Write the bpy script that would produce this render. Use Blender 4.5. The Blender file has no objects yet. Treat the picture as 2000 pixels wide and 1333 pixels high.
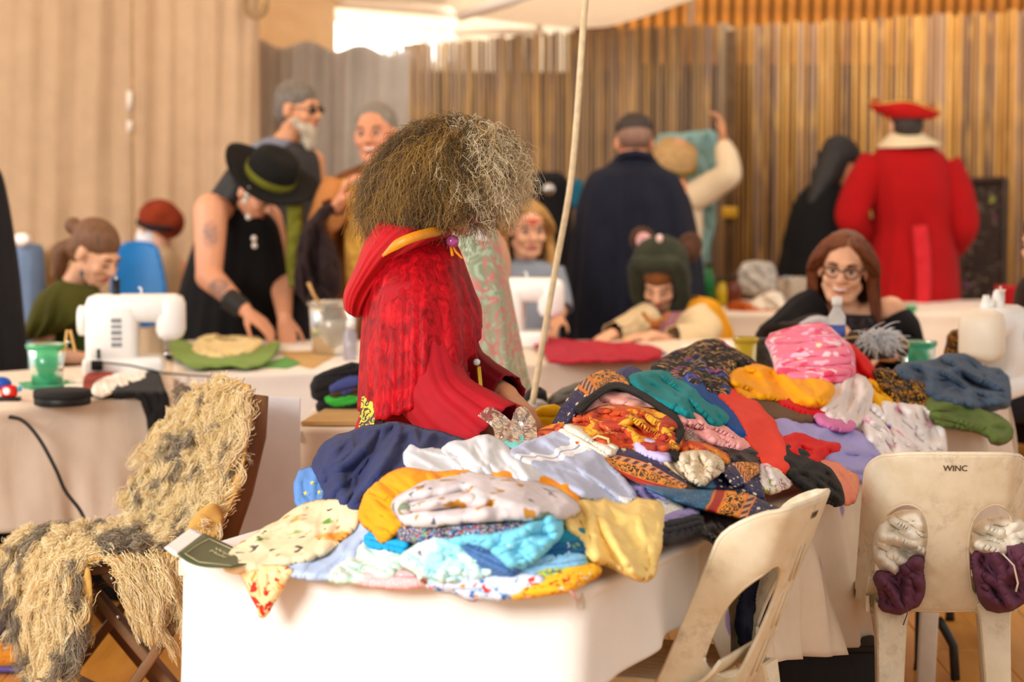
import bpy, bmesh, math, random
import numpy as np
from mathutils import Vector, Matrix
from mathutils.geometry import delaunay_2d_cdt

rnd = random.Random(11)
sc = bpy.context.scene
COL = sc.collection
sin, cos, pi = math.sin, math.cos, math.pi

# ------------------------------------------------------------------ camera
FPX, CAMZ, HOR = 4722.0, 1.65, 230.0
PITCH = math.atan((666.5 - HOR) / FPX)
cam_d = bpy.data.cameras.new('camera')
cam = bpy.data.objects.new('camera', cam_d)
COL.objects.link(cam)
cam.location = (0, 0, CAMZ)
cam.rotation_euler = (pi / 2 - PITCH, 0, 0)
cam_d.sensor_width = 36.0
cam_d.lens = FPX * 36.0 / 2000.0
cam_d.clip_end = 200
cam_d.dof.use_dof = True
cam_d.dof.focus_distance = 5.75
cam_d.dof.aperture_fstop = 2.7
sc.camera = cam

# ------------------------------------------------------------------ light
sc.view_settings.view_transform = 'Standard'
sc.view_settings.look = 'None'
sc.view_settings.gamma = 1.0
sc.view_settings.use_curve_mapping = False
sc.view_settings.exposure = 0.36
world = bpy.data.worlds.new('daylight')
sc.world = world
world.use_nodes = True
wbg = world.node_tree.nodes['Background']
wbg.inputs['Color'].default_value = (1.0, 0.97, 0.93, 1)
wbg.inputs['Strength'].default_value = .72


def area_light(name, loc, target, sx, sy, power, color):
    l = bpy.data.lights.new(name, 'AREA')
    l.shape = 'RECTANGLE'
    l.size, l.size_y, l.energy, l.color = sx, sy, power, color
    o = bpy.data.objects.new(name, l)
    COL.objects.link(o)
    o.location = loc
    o.rotation_euler = (Vector(target) - Vector(loc)).to_track_quat('-Z', 'Y').to_euler()
    return o


area_light('daylight_opening', (-3.6, 1.2, 2.7), (0.2, 5.4, 0.7), 2.2, 1.6, 270, (1.0, 1.0, 0.99))
area_light('warm_fill_light', (1.6, 9.4, 3.0), (1.4, 10.6, 0.5), 3.4, 1.2, 50, (1.0, 0.88, 0.7))  # warm fill added under the ceiling to brighten the interior
area_light('tent_side_light', (-4.2, 8.2, 2.6), (0.5, 11.5, 1.0), 2.4, 1.6, 75, (1.0, 0.95, 0.88))
area_light('backdrop_light', (-2.0, 14.9, 4.2), (-1.6, 18.4, 2.2), 2.5, 1.0, 900, (1.0, 1.0, 0.96))  # added lamp that lights the backdrop so the window burns out
area_light('daylight_above_canopy', (-1.0, 11.6, 4.4), (-1.0, 12.0, 0), 4.0, 1.6, 230, (1.0, 0.97, 0.92))
area_light('roof_lamp', (2.3, 12.5, 2.45), (2.6, 13.9, 2.35), 1.0, 0.2, 4, (1.0, 0.66, 0.25))

# ------------------------------------------------------------------ helpers
OFF = {}


def P(px, py, d):
    """World point seen at photo pixel (px,py), standing d metres in front of the lens."""
    rx, ru = (px - 1000.0) / FPX, -(py - 666.5) / FPX
    y = cos(PITCH) + ru * sin(PITCH)
    z = -sin(PITCH) + ru * cos(PITCH)
    return Vector((rx / y * d, d, CAMZ + z / y * d))


def Pn(px, py, d):
    rx, ru = (px - 1000.0) / FPX, -(py - 666.5) / FPX
    y = cos(PITCH) + ru * sin(PITCH)
    z = -sin(PITCH) + ru * cos(PITCH)
    return np.stack([rx / y * d, d + 0 * rx, CAMZ + z / y * d], -1)


def PZ(px, py, z):
    p = P(px, py, 1.0)
    return P(px, py, (z - CAMZ) / (p.z - CAMZ))


def C(h):
    h = h.lstrip('#')
    v = [int(h[i:i + 2], 16) / 255 for i in (0, 2, 4)]
    return tuple(x / 12.92 if x <= .04045 else ((x + .055) / 1.055) ** 2.4 for x in v)


def tag(o, label=None, cat=None, group=None, kind=None):
    if label: o['label'] = label
    if cat: o['category'] = cat
    if group: o['group'] = group
    if kind: o['kind'] = kind
    return o


def link(o, parent=None, local=False):
    COL.objects.link(o)
    if parent is not None:
        o.parent = parent
        if not local:
            o.location = -OFF.get(parent.name, Vector((0, 0, 0)))
    OFF[o.name] = Vector((0, 0, 0))
    return o


def thing(name, label, cat, loc=(0, 0, 0), group=None):
    o = bpy.data.objects.new(name, None)
    o.empty_display_size = 0.1
    COL.objects.link(o)
    o.location = loc
    OFF[o.name] = Vector(loc)
    return tag(o, label, cat, group)


def mesh(name, verts, faces, mat=None, parent=None, smooth=True, uv=None, local=False):
    m = bpy.data.meshes.new(name)
    m.from_pydata([tuple(v) for v in verts], [], faces)
    if smooth:
        m.polygons.foreach_set('use_smooth', [True] * len(m.polygons))
    if uv is not None:
        l = m.uv_layers.new(name='UVMap')
        idx = np.empty(len(m.loops), int)
        m.loops.foreach_get('vertex_index', idx)
        l.data.foreach_set('uv', np.asarray(uv, float)[idx].ravel())
    if mat: m.materials.append(mat)
    o = bpy.data.objects.new(name, m)
    return link(o, parent, local)


class MB:
    """Collects simple solids into one mesh."""
    def __init__(s):
        s.v, s.f = [], []

    def add(s, v, f):
        b = len(s.v)
        s.v += [tuple(x) for x in v]
        s.f += [tuple(i + b for i in q) for q in f]
        return s

    def box(s, c, size, M=None, bev=0.0):
        hx, hy, hz = [x / 2 for x in size]
        c = Vector(c)
        if bev > 0:
            b = min(bev, hx * .9, hy * .9, hz * .9)
            bm = bmesh.new()
            bmesh.ops.create_cube(bm, size=1)
            for v in bm.verts: v.co = Vector((v.co.x * 2 * hx, v.co.y * 2 * hy, v.co.z * 2 * hz))
            bmesh.ops.bevel(bm, geom=list(bm.edges), offset=b, segments=2, affect='EDGES', profile=.5)
            bm.verts.index_update()
            vs = [v.co.copy() for v in bm.verts]
            fs = [[v.index for v in f.verts] for f in bm.faces]
            bm.free()
        else:
            vs = [Vector((x * hx, y * hy, z * hz)) for x in (-1, 1) for y in (-1, 1) for z in (-1, 1)]
            fs = [(0, 1, 3, 2), (4, 6, 7, 5), (0, 4, 5, 1), (2, 3, 7, 6), (0, 2, 6, 4), (1, 5, 7, 3)]
        if M is not None: vs = [M @ v for v in vs]
        return s.add([v + c for v in vs], fs)

    def beam(s, a, b, w, h, up=(0, 0, 1), bev=0.0):
        a, b = Vector(a), Vector(b)
        z = (b - a).normalized()
        x = Vector(up).cross(z)
        if x.length < 1e-4: x = Vector((1, 0, 0)).cross(z)
        x.normalize()
        y = z.cross(x)
        M = Matrix((x, y, z)).transposed()
        return s.box((a + b) / 2, (w, h, (b - a).length), M, bev)

    def rings(s, rings, cap=True, closed=False):
        n = len(rings[0])
        v = [p for r in rings for p in r]
        f = []
        R = len(rings)
        for i in range(R - 1 + (1 if closed else 0)):
            a, b = i * n, ((i + 1) % R) * n
            for k in range(n):
                k2 = (k + 1) % n
                f.append((a + k, a + k2, b + k2, b + k))
        if cap and not closed:
            f.append(tuple(range(n - 1, -1, -1)))
            f.append(tuple((R - 1) * n + k for k in range(n)))
        return s.add(v, f)

    def tube(s, pts, r, n=8, cap=True, sy=1.0, up=None):
        pts = [Vector(p) for p in pts]
        rr = r if hasattr(r, '__len__') else [r] * len(pts)
        out = []
        prev = None
        for i, p in enumerate(pts):
            t = (pts[min(i + 1, len(pts) - 1)] - pts[max(i - 1, 0)]).normalized()
            if prev is None:
                u = Vector(up) if up else (Vector((0, 0, 1)) if abs(t.z) < .9 else Vector((1, 0, 0)))
                x = u.cross(t).normalized()
            else:
                x = (prev - t * prev.dot(t)).normalized()
            prev = x
            y = t.cross(x)
            q = rr[i]
            out.append([p + x * (cos(2 * pi * k / n) * q) + y * (sin(2 * pi * k / n) * q * sy) for k in range(n)])
        return s.rings(out, cap)

    def lathe(s, prof, c=(0, 0, 0), n=20, M=None, cap=True):
        c = Vector(c)
        out = []
        for r, z in prof:
            ring = [Vector((r * cos(2 * pi * k / n), r * sin(2 * pi * k / n), z)) for k in range(n)]
            if M is not None: ring = [M @ v for v in ring]
            out.append([v + c for v in ring])
        return s.rings(out, cap)

    def ell(s, c, r, M=None, nu=14, nv=9):
        c = Vector(c)
        out = []
        for j in range(nv + 1):
            th = -pi / 2 + pi * max(.02, min(.98, j / nv))
            ring = [Vector((r[0] * cos(th) * cos(2 * pi * k / nu), r[1] * cos(th) * sin(2 * pi * k / nu), r[2] * sin(th))) for k in range(nu)]
            if M is not None: ring = [M @ v for v in ring]
            out.append([v + c for v in ring])
        return s.rings(out, True)

    def cap(s, a, b, ra, rb, n=12):
        """tapered capsule"""
        a, b = Vector(a), Vector(b)
        t = (b - a)
        L = t.length
        if L < 1e-5: return s.ell(a, (ra, ra, ra))
        t /= L
        x = t.orthogonal().normalized()
        y = t.cross(x)
        out = []
        for j in range(5):
            th = pi / 2 * (1 - max(j, .15) / 4)
            out.append([a - t * (ra * sin(th)) + (x * cos(2 * pi * k / n) + y * sin(2 * pi * k / n)) * (ra * cos(th)) for k in range(n)])
        for j in range(5):
            th = pi / 2 * min(j, 3.85) / 4
            out.append([b + t * (rb * sin(th)) + (x * cos(2 * pi * k / n) + y * sin(2 * pi * k / n)) * (rb * cos(th)) for k in range(n)])
        return s.rings(out, True)

    def build(s, name, mat=None, parent=None, smooth=True, local=False):
        return mesh(name, s.v, s.f, mat, parent, smooth, None, local)

    def remesh(s, name, mat, parent=None, voxel=.008, smooth=3, ratio=.4, local=False):
        """one continuous surface out of the overlapping solids"""
        m = bpy.data.meshes.new('tmp')
        m.from_pydata(s.v, [], s.f)
        o = bpy.data.objects.new('tmp', m)
        COL.objects.link(o)
        bm = bmesh.new(); bm.from_mesh(m)
        bmesh.ops.recalc_face_normals(bm, faces=bm.faces)
        bm.to_mesh(m); bm.free()
        md = o.modifiers.new('r', 'REMESH'); md.mode = 'VOXEL'; md.voxel_size = voxel; md.use_smooth_shade = True
        if smooth:
            md = o.modifiers.new('s', 'SMOOTH'); md.factor = .5; md.iterations = smooth
        if ratio < 1:
            md = o.modifiers.new('d', 'DECIMATE'); md.ratio = ratio
        dg = bpy.context.evaluated_depsgraph_get()
        nm = bpy.data.meshes.new_from_object(o.evaluated_get(dg))
        bpy.data.objects.remove(o)
        nm.name = name
        nm.polygons.foreach_set('use_smooth', [True] * len(nm.polygons))
        nm.materials.clear()
        if mat: nm.materials.append(mat)
        ob = bpy.data.objects.new(name, nm)
        return link(ob, parent, local)


def solidify(o, t, off=0.0, bevel=0):
    md = o.modifiers.new('thickness', 'SOLIDIFY')
    md.thickness, md.offset = t, off
    return o


def subsurf(o, n=1):
    md = o.modifiers.new('subdivision', 'SUBSURF')
    md.levels = md.render_levels = n
    return o


# vectorised gradient noise ------------------------------------------------
_rg = np.random.default_rng(5)
_perm = np.concatenate([_rg.permutation(256)] * 2)
_ang = _rg.uniform(0, 2 * pi, 256)
_gx, _gy = np.cos(_ang), np.sin(_ang)


def pn(x, y, seed=0):
    x = np.asarray(x, float) + seed * 17.31
    y = np.asarray(y, float) + seed * 9.73
    xi, yi = np.floor(x).astype(int), np.floor(y).astype(int)
    xf, yf = x - xi, y - yi
    u, v = xf * xf * xf * (xf * (xf * 6 - 15) + 10), yf * yf * yf * (yf * (yf * 6 - 15) + 10)

    def g(ix, iy, dx, dy):
        h = _perm[(_perm[ix & 255] + iy) & 255]
        return _gx[h] * dx + _gy[h] * dy
    a, b = g(xi, yi, xf, yf), g(xi + 1, yi, xf - 1, yf)
    c, d = g(xi, yi + 1, xf, yf - 1), g(xi + 1, yi + 1, xf - 1, yf - 1)
    return (a + u * (b - a) + v * (c + u * (d - c) - a - u * (b - a))) * 1.5


def worley(q, p, seed):
    """d2-d1 of jittered feature points: zero along a net of fold lines, flat facets between"""
    g = np.random.default_rng(seed + 900)
    x0, y0 = math.floor(q.min()) - 1, math.floor(p.min()) - 1
    nx, ny = int(math.ceil(q.max())) + 2 - x0, int(math.ceil(p.max())) + 2 - y0
    jx, jy = g.uniform(.05, .95, (nx, ny)), g.uniform(.05, .95, (nx, ny))
    qi, pi_ = np.floor(q).astype(int) - x0, np.floor(p).astype(int) - y0
    D = []
    for a in (-1, 0, 1):
        for b in (-1, 0, 1):
            i, j = np.clip(qi + a, 0, nx - 1), np.clip(pi_ + b, 0, ny - 1)
            D.append(np.hypot(i + x0 + jx[i, j] - q, j + y0 + jy[i, j] - p))
    D = np.sort(np.array(D), 0)
    return D[1] - D[0]


def folds2(q, p, seed, f=1.0, flat=False):
    """cloth folds: a net of crisp tension folds with flat cloth between them, stretched along p"""
    w = pn(q * f * .5, p * f * .3, seed + 3) * .7
    if flat:      # edges of neatly folded layers
        n = np.abs(pn(q * f * 1.3 + w * .3, p * f * .05, seed)) * 2
        return np.minimum(1, n)
    e1 = worley(q * f * 1.2 + w, p * f * .45 + w * .3, seed)
    e2 = worley(q * f * 2.5 + w * 1.5 + p * f * .4, p * f * 1.1 - q * .3, seed + 5)
    h1 = np.exp(-np.sqrt(e1 * e1 + .004) * 3.0)
    h2 = np.exp(-np.sqrt(e2 * e2 + .006) * 3.2)
    bil = pn(q * f * .8 + w, p * f * .5, seed + 19)
    return .72 * h1 + .2 * h2 + .4 * bil - .3


# ------------------------------------------------------------------ materials
def new_mat(name):
    m = bpy.data.materials.new(name)
    m.use_nodes = True
    nt = m.node_tree
    return m, nt, nt.nodes['Principled BSDF']


def N(nt, typ, props=None, **inp):
    n = nt.nodes.new('ShaderNode' + typ)
    for k, v in (props or {}).items(): setattr(n, k, v)
    for k, v in inp.items():
        key = int(k[1:]) if k[0] == '_' and k[1:].isdigit() else k.replace('__', ' ')
        s = n.inputs[key]
        if hasattr(v, 'is_output') or isinstance(v, bpy.types.NodeSocket):
            nt.links.new(v, s)
        else:
            if hasattr(s, 'default_value') and s.type == 'RGBA' and len(v) == 3: v = (*v, 1)
            s.default_value = v
    return n


def coords(nt, kind='Object', scale=None, off=None):
    o = N(nt, 'TexCoord').outputs[kind]
    if scale is not None or off is not None:
        o = N(nt, 'Mapping', Vector=o, Scale=scale or (1, 1, 1), Location=off or (0, 0, 0)).outputs[0]
    return o


def mix(nt, fac, a, b, mode='MIX'):
    n = nt.nodes.new('ShaderNodeMix')
    n.data_type = 'RGBA'
    n.blend_type = mode
    for s, v in ((n.inputs[0], fac), (n.inputs[6], a), (n.inputs[7], b)):
        if isinstance(v, bpy.types.NodeSocket): nt.links.new(v, s)
        elif s.type == 'RGBA': s.default_value = (*v[:3], 1)
        else: s.default_value = v
    return n.outputs[2]


def mth(nt, op, a, b=0.0, c=0.0):
    n = nt.nodes.new('ShaderNodeMath')
    n.operation = op
    for s, v in zip(n.inputs, (a, b, c)):
        if isinstance(v, bpy.types.NodeSocket): nt.links.new(v, s)
        else: s.default_value = v
    return n.outputs[0]


def noise(nt, vec, scale, detail=3, rough=.55, dist=0.0):
    return N(nt, 'TexNoise', Vector=vec, Scale=scale, Detail=detail, Roughness=rough, Distortion=dist).outputs['Fac']


def ramp(nt, fac, stops, interp='LINEAR'):
    n = nt.nodes.new('ShaderNodeValToRGB')
    nt.links.new(fac, n.inputs[0])
    e = n.color_ramp.elements
    n.color_ramp.interpolation = interp
    while len(e) < len(stops): e.new(.5)
    for i, (p, c) in enumerate(stops):
        e[i].position = p
        e[i].color = (*c[:3], 1) if hasattr(c, '__len__') else (c, c, c, 1)
    return n.outputs['Color']


def bump(nt, bsdf, h, strength=.3, dist=.01):
    b = N(nt, 'Bump', Height=h, Strength=strength, Distance=dist)
    nt.links.new(b.outputs[0], bsdf.inputs['Normal'])


_mc = {}


def plain(hexc, rough=.85, var=.12, scale=14, bmp=.25, bscale=60, sheen=0.0, metal=0.0, spec=.3, name=None, trans=0.0, alpha=1.0, sss=0.0):
    key = (hexc, rough, var, scale, bmp, bscale, sheen, metal, trans, alpha, name, sss)
    if key in _mc: return _mc[key]
    m, nt, b = new_mat(name or 'surface_' + hexc.strip('#'))
    c = C(hexc)
    co = coords(nt)
    f = noise(nt, co, scale, 4)
    dark = tuple(x * (1 - var * 1.6) for x in c)
    lite = tuple(min(1, x * (1 + var)) for x in c)
    nt.links.new(ramp(nt, f, [(.3, dark), (.7, lite)]), b.inputs['Base Color'])
    b.inputs['Roughness'].default_value = rough
    b.inputs['Metallic'].default_value = metal
    b.inputs['Specular IOR Level'].default_value = spec
    b.inputs['Sheen Weight'].default_value = sheen * .15
    if trans: b.inputs['Transmission Weight'].default_value = trans
    if alpha < 1: b.inputs['Alpha'].default_value = alpha
    if sss:
        b.inputs['Subsurface Weight'].default_value = sss
        b.inputs['Subsurface Radius'].default_value = (.01, .004, .002)
    if bmp: bump(nt, b, noise(nt, co, bscale, 3), bmp, .004)
    _mc[key] = m
    return m


def cloth(hexc, rough=.9, var=.08, bmp=.35, sheen=.15, name=None):
    """woven cloth: faint mottling, fine crease relief"""
    key = ('cloth', hexc, rough, var, bmp, sheen)
    if key in _mc: return _mc[key]
    m, nt, b = new_mat(name or 'cloth_' + hexc.strip('#'))
    c = C(hexc)
    co = coords(nt)
    f = noise(nt, co, 9, 4)
    nt.links.new(ramp(nt, f, [(.3, tuple(x * (1 - var) for x in c)), (.7, tuple(min(1, x * (1 + var)) for x in c))]), b.inputs['Base Color'])
    b.inputs['Roughness'].default_value = rough
    b.inputs['Specular IOR Level'].default_value = .25
    b.inputs['Sheen Weight'].default_value = sheen * .12
    h = mth(nt, 'ADD', mth(nt, 'MULTIPLY', noise(nt, co, 13, 3, .5, 2.2), .6), mth(nt, 'MULTIPLY', noise(nt, co, 300, 1), .06))
    bump(nt, b, h, bmp * .55, .02)
    _mc[key] = m
    return m


def printed(base, layers, rough=.88, bmp=.3, name='printed_cloth', stretch=(1, 1, 1)):
    """cloth with scattered motifs: layers of (hex, scale, radius, wobble)"""
    m, nt, b = new_mat(name)
    co = coords(nt, scale=stretch)
    f = noise(nt, co, 9, 3)
    c = C(base)
    col = ramp(nt, f, [(.3, tuple(x * .93 for x in c)), (.7, tuple(min(1, x * 1.05) for x in c))])
    for i, (h, s, r, wob) in enumerate(layers):
        off = N(nt, 'Mapping', Vector=co, Location=(3.7 * i + 1, 5.1 * i, 2.3 * i)).outputs[0]
        wn = N(nt, 'TexNoise', Vector=off, Scale=s * 1.6, Detail=2)
        v2 = mix(nt, wob, off, wn.outputs['Color'], 'ADD')
        vo = N(nt, 'TexVoronoi', Vector=v2, Scale=s)
        fac = ramp(nt, vo.outputs['Distance'], [(max(0, r - .05), 1.0), (r + .02, 0.0)])
        col = mix(nt, fac, col, C(h))
    nt.links.new(col, b.inputs['Base Color'])
    b.inputs['Roughness'].default_value = rough
    b.inputs['Sheen Weight'].default_value = .01
    b.inputs['Specular IOR Level'].default_value = .25
    bump(nt, b, noise(nt, co, 14, 3, .5, 2.0), bmp * .4, .02)
    return m


def skin_mat(hexc, name='skin'):
    return plain(hexc, .5, .07, 30, .08, 200, spec=.35, name=name, sss=.12)


def hair_mat(name, cols, rough=.5):
    m, nt, b = new_mat(name)
    hi = N(nt, 'HairInfo')
    st = [(i / max(1, len(cols) - 1), C(h)) for i, h in enumerate(cols)]
    nt.links.new(ramp(nt, hi.outputs['Random'], st), b.inputs['Base Color'])
    b.inputs['Roughness'].default_value = rough
    b.inputs['Specular IOR Level'].default_value = .35
    return m


def strands(name, mat, pts, r0, r1, parent=None, local=False):
    """pts (n,k,3): real hair curves"""
    pts = np.asarray(pts, np.float32)
    n, k, _ = pts.shape
    hc = bpy.data.hair_curves.new(name)
    hc.add_curves([k] * n)
    hc.attributes['position'].data.foreach_set('vector', pts.ravel())
    ra = np.tile(np.linspace(r0, r1, k, dtype=np.float32), n)
    at = hc.attributes.get('radius') or hc.attributes.new('radius', 'FLOAT', 'POINT')
    at.data.foreach_set('value', ra)
    hc.materials.append(mat)
    o = bpy.data.objects.new(name, hc)
    return link(o, parent, local)


def copy_tree(o, parent=None):
    c = o.copy()
    COL.objects.link(c)
    if parent is not None: c.parent = parent
    for ch in [x for x in bpy.data.objects if x.parent == o]:
        copy_tree(ch, c)
    return c


def chaikin(poly, n=2, closed=True):
    p = np.asarray(poly, float)
    for _ in range(n):
        q = np.roll(p, -1, 0) if closed else p[1:]
        a = p if closed else p[:-1]
        p2 = np.empty((2 * len(a), p.shape[1]))
        p2[0::2] = .75 * a + .25 * q
        p2[1::2] = .25 * a + .75 * q
        if not closed: p2 = np.concatenate([p[:1], p2, p[-1:]])
        p = p2
    return p


def catmull(pts, n):
    p = np.asarray(pts, float)
    p = np.concatenate([[2 * p[0] - p[1]], p, [2 * p[-1] - p[-2]]])
    out = []
    m = len(p) - 3
    for t in np.linspace(0, m - 1e-6, n):
        i = int(t); u = t - i
        a, b, c, d = p[i], p[i + 1], p[i + 2], p[i + 3]
        out.append(.5 * (2 * b + (c - a) * u + (2 * a - 5 * b + 4 * c - d) * u * u + (3 * b - a - 3 * c + d) * u ** 3))
    return np.array(out)


def resample(poly, step, closed=True):
    p = np.asarray(poly, float)
    if closed: p = np.concatenate([p, p[:1]])
    s = np.concatenate([[0], np.cumsum(np.linalg.norm(np.diff(p, axis=0), axis=1))])
    n = max(6, int(s[-1] / step))
    t = np.linspace(0, s[-1], n, endpoint=not closed)
    return np.stack([np.interp(t, s, p[:, k]) for k in range(p.shape[1])], 1)


def inside(poly, q):
    x, y = q[:, 0][:, None], q[:, 1][:, None]
    a, b = poly, np.roll(poly, -1, 0)
    c = ((a[:, 1] > y) != (b[:, 1] > y)) & (x < (b[:, 0] - a[:, 0]) * (y - a[:, 1]) / (b[:, 1] - a[:, 1] + 1e-12) + a[:, 0])
    return c.sum(1) % 2 == 1


def bdist(poly, q):
    a, b = poly, np.roll(poly, -1, 0)
    d = b - a
    L = (d ** 2).sum(1) + 1e-12
    w = q[:, None, :] - a[None]
    t = np.clip((w * d[None]).sum(2) / L, 0, 1)
    return np.sqrt(((w - t[..., None] * d[None]) ** 2).sum(2)).min(1)


def cdt_grid(poly, step, holes=()):
    """triangulated grid inside a 2-D outline; boundary points first"""
    allp = [np.asarray(poly)] + [np.asarray(h) for h in holes]
    lo, hi = allp[0].min(0), allp[0].max(0)
    xs = np.arange(lo[0], hi[0] + step, step)
    ys = np.arange(lo[1], hi[1] + step, step * .87)
    g = np.array([(x + (step / 2 if j % 2 else 0), y) for j, y in enumerate(ys) for x in xs])
    ok = inside(allp[0], g) & (bdist(allp[0], g) > step * .55)
    for h in allp[1:]:
        ok &= ~inside(h, g) & (bdist(h, g) > step * .55)
    g = g[ok]
    vs = np.concatenate(allp + [g])
    ed, b = [], 0
    for a in allp:
        n = len(a)
        ed += [(b + i, b + (i + 1) % n) for i in range(n)]
        b += n
    r = delaunay_2d_cdt([Vector(v) for v in vs], ed, [], 0, 1e-6)
    v2 = np.array([tuple(v) for v in r[0]])
    f = np.array([t for t in r[2] if len(t) == 3])
    cen = v2[f].mean(1)
    keep = inside(allp[0], cen)
    for h in allp[1:]: keep &= ~inside(h, cen)
    f = f[keep]
    e1, e2 = v2[f[:, 1]] - v2[f[:, 0]], v2[f[:, 2]] - v2[f[:, 0]]
    fl = e1[:, 0] * e2[:, 1] - e1[:, 1] * e2[:, 0] < 0
    f[fl] = f[fl][:, ::-1]
    return v2, f


def loft(name, rings, mat, parent=None, nseg=48, nr=None, fold=0.0, ff=5, seed=1, grow=True, capped=(False, False), thick=0.0, wave=None, gap=None):
    """garment surface through elliptical rings (centre, half-axis a, half-axis b); folds run along it"""
    R = np.array([[*c, *a, *b] for c, a, b in rings], float)
    K = nr or max(10, len(rings) * 6)
    R = catmull(R, K)
    th = np.linspace(0, 2 * pi, nseg, endpoint=False)
    if gap:   # open front: leaves out an angular range
        th = np.linspace(gap[1], gap[0] + 2 * pi, nseg)
    V = []
    for i, r in enumerate(R):
        t = i / (K - 1)
        am = fold * (t if grow else 1.0)
        q = np.cos(th) * ff * .5
        q2 = np.sin(th) * ff * .5
        m = 1 + am * (2 * (1 - np.minimum(1, np.abs(pn(q + t * .35, q2 + t * .2, seed)) * 2.4)) - .9) + am * .5 * pn(q * 2.3, q2 * 2.3 + t * 1.2, seed + 4)
        V.append(r[:3][None] + np.outer(np.cos(th) * m, r[3:6]) + np.outer(np.sin(th) * m, r[6:9]))
    V = np.array(V)
    n = nseg
    f = []
    wrap = 0 if gap else 1
    for i in range(K - 1):
        for k in range(n - 1 + wrap):
            k2 = (k + 1) % n
            f.append((i * n + k, i * n + k2, (i + 1) * n + k2, (i + 1) * n + k))
    v = V.reshape(-1, 3).tolist()
    for e, ii in ((0, 0), (1, K - 1)):
        if capped[e]:
            v.append(V[ii].mean(0).tolist())
            ci = len(v) - 1
            for k in range(n):
                k2 = (k + 1) % n
                f.append((ci, ii * n + k2, ii * n + k) if e == 0 else (ci, ii * n + k, ii * n + k2))
    o = mesh(name, v, f, mat, parent)
    if thick: solidify(o, thick, 0)
    return o


def lr(l, r, d, depth, dd=0.0, bz=0.0):
    """a garment ring from its left and right outline pixels at distance d; depth = half-thickness"""
    a, b = P(l[0], l[1], d), P(r[0], r[1], d + dd)
    return ((a + b) / 2, (b - a) / 2, Vector((0, depth, bz)))
# ------------------------------------------------------------------ the setting
def floor_mat():
    m, nt, b = new_mat('varnished_floor_boards')
    co = coords(nt, scale=(1, .12, 1))
    f = noise(nt, co, 7, 5, .6, .6)
    nt.links.new(ramp(nt, f, [(.25, C('#a8681c')), (.5, C('#c98a35')), (.8, C('#dda552'))]), b.inputs['Base Color'])
    b.inputs['Roughness'].default_value = .35
    return m


FM = floor_mat()
fl = bpy.data.objects.new('floor', None)
COL.objects.link(fl)
tag(fl, kind='structure')
OFF['floor'] = Vector((0, 0, 0))
fb = MB().box((0, 7.4, -.064), (12.2, 17, .08)).build('subfloor', plain('#6b4a26', name='floor_gap'), fl, False)
plank = MB().box((0, 0, 0), (.1985, 3.925, .022), bev=.004)
plank_mesh = None
for i in range(60):
    for j in range(4):
        if plank_mesh is None:
            o = plank.build('floor_plank', FM, fl, False)
            plank_mesh = o.data
        else:
            o = bpy.data.objects.new('floor_plank', plank_mesh)
            link(o, fl)
        o.location = (-6.0 + i * .2, .8 + j * 3.93 + (i % 3) * .7, -.011)

# canvas ceiling with sagging bays
def ceiling_mesh():
    nx, ny = 40, 40
    v, f = [], []
    for j in range(ny + 1):
        for i in range(nx + 1):
            x, y = -5.5 + 9 * i / nx, 5.0 + 9.6 * j / ny
            v.append((x, y, 2.62 - .20 * abs(sin((x + 5.5) / 9 * pi * 3)) + .12 * sin(y * .9) - .05 * (y - 5) / 9.6 + (0.5 if y < 8 else 0.5 * max(0, 1 - (y - 8) / 3))))
    for j in range(ny):
        for i in range(nx):
            a = j * (nx + 1) + i
            f.append((a, a + 1, a + nx + 2, a + nx + 1))
    return v, f


def translucent_cloth(hexc, name, k=.45):
    m, nt, b = new_mat(name)
    b.inputs['Base Color'].default_value = (*C(hexc), 1)
    b.inputs['Roughness'].default_value = .9
    tr = N(nt, 'BsdfTranslucent', Color=C(hexc))
    mx = N(nt, 'MixShader', Fac=k)
    nt.links.new(b.outputs[0], mx.inputs[1]); nt.links.new(tr.outputs[0], mx.inputs[2])
    nt.links.new(mx.outputs[0], nt.nodes['Material Output'].inputs['Surface'])
    return m


CEIL = translucent_cloth('#f2e4d2', 'ceiling_canvas')
# the sagging canvas reaches back to the reed screen; the far right is a bare timber roof
def canvas(name, rows, mat, nx=30):
    V = np.array([catmull([P(*q) for q in r], nx) for r in rows])
    W = np.array([catmull(V[:, k], 14) for k in range(nx)]).transpose(1, 0, 2)
    f = [(i * nx + k, i * nx + k + 1, (i + 1) * nx + k + 1, (i + 1) * nx + k) for i in range(13) for k in range(nx - 1)]
    return mesh(name, W.reshape(-1, 3), f, mat)


ce = bpy.data.objects.new('ceiling', None)
COL.objects.link(ce); tag(ce, kind='structure'); OFF['ceiling'] = Vector((0, 0, 0))
# valance of white canvas: near edge high overhead, far edge dipping to the screen top
def canvas_part(name, rows):
    V = np.array([catmull(np.array(r, float), 30) for r in rows])
    W = np.array([catmull(V[:, k], 14) for k in range(30)]).transpose(1, 0, 2)
    f = [(i * 30 + k, i * 30 + k + 1, (i + 1) * 30 + k + 1, (i + 1) * 30 + k) for i in range(13) for k in range(29)]
    o = mesh(name, W.reshape(-1, 3), f, CEIL, ce)
    solidify(o, .004)
    return o


def pl(px, py, d): return tuple(P(px, py, d))


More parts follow.
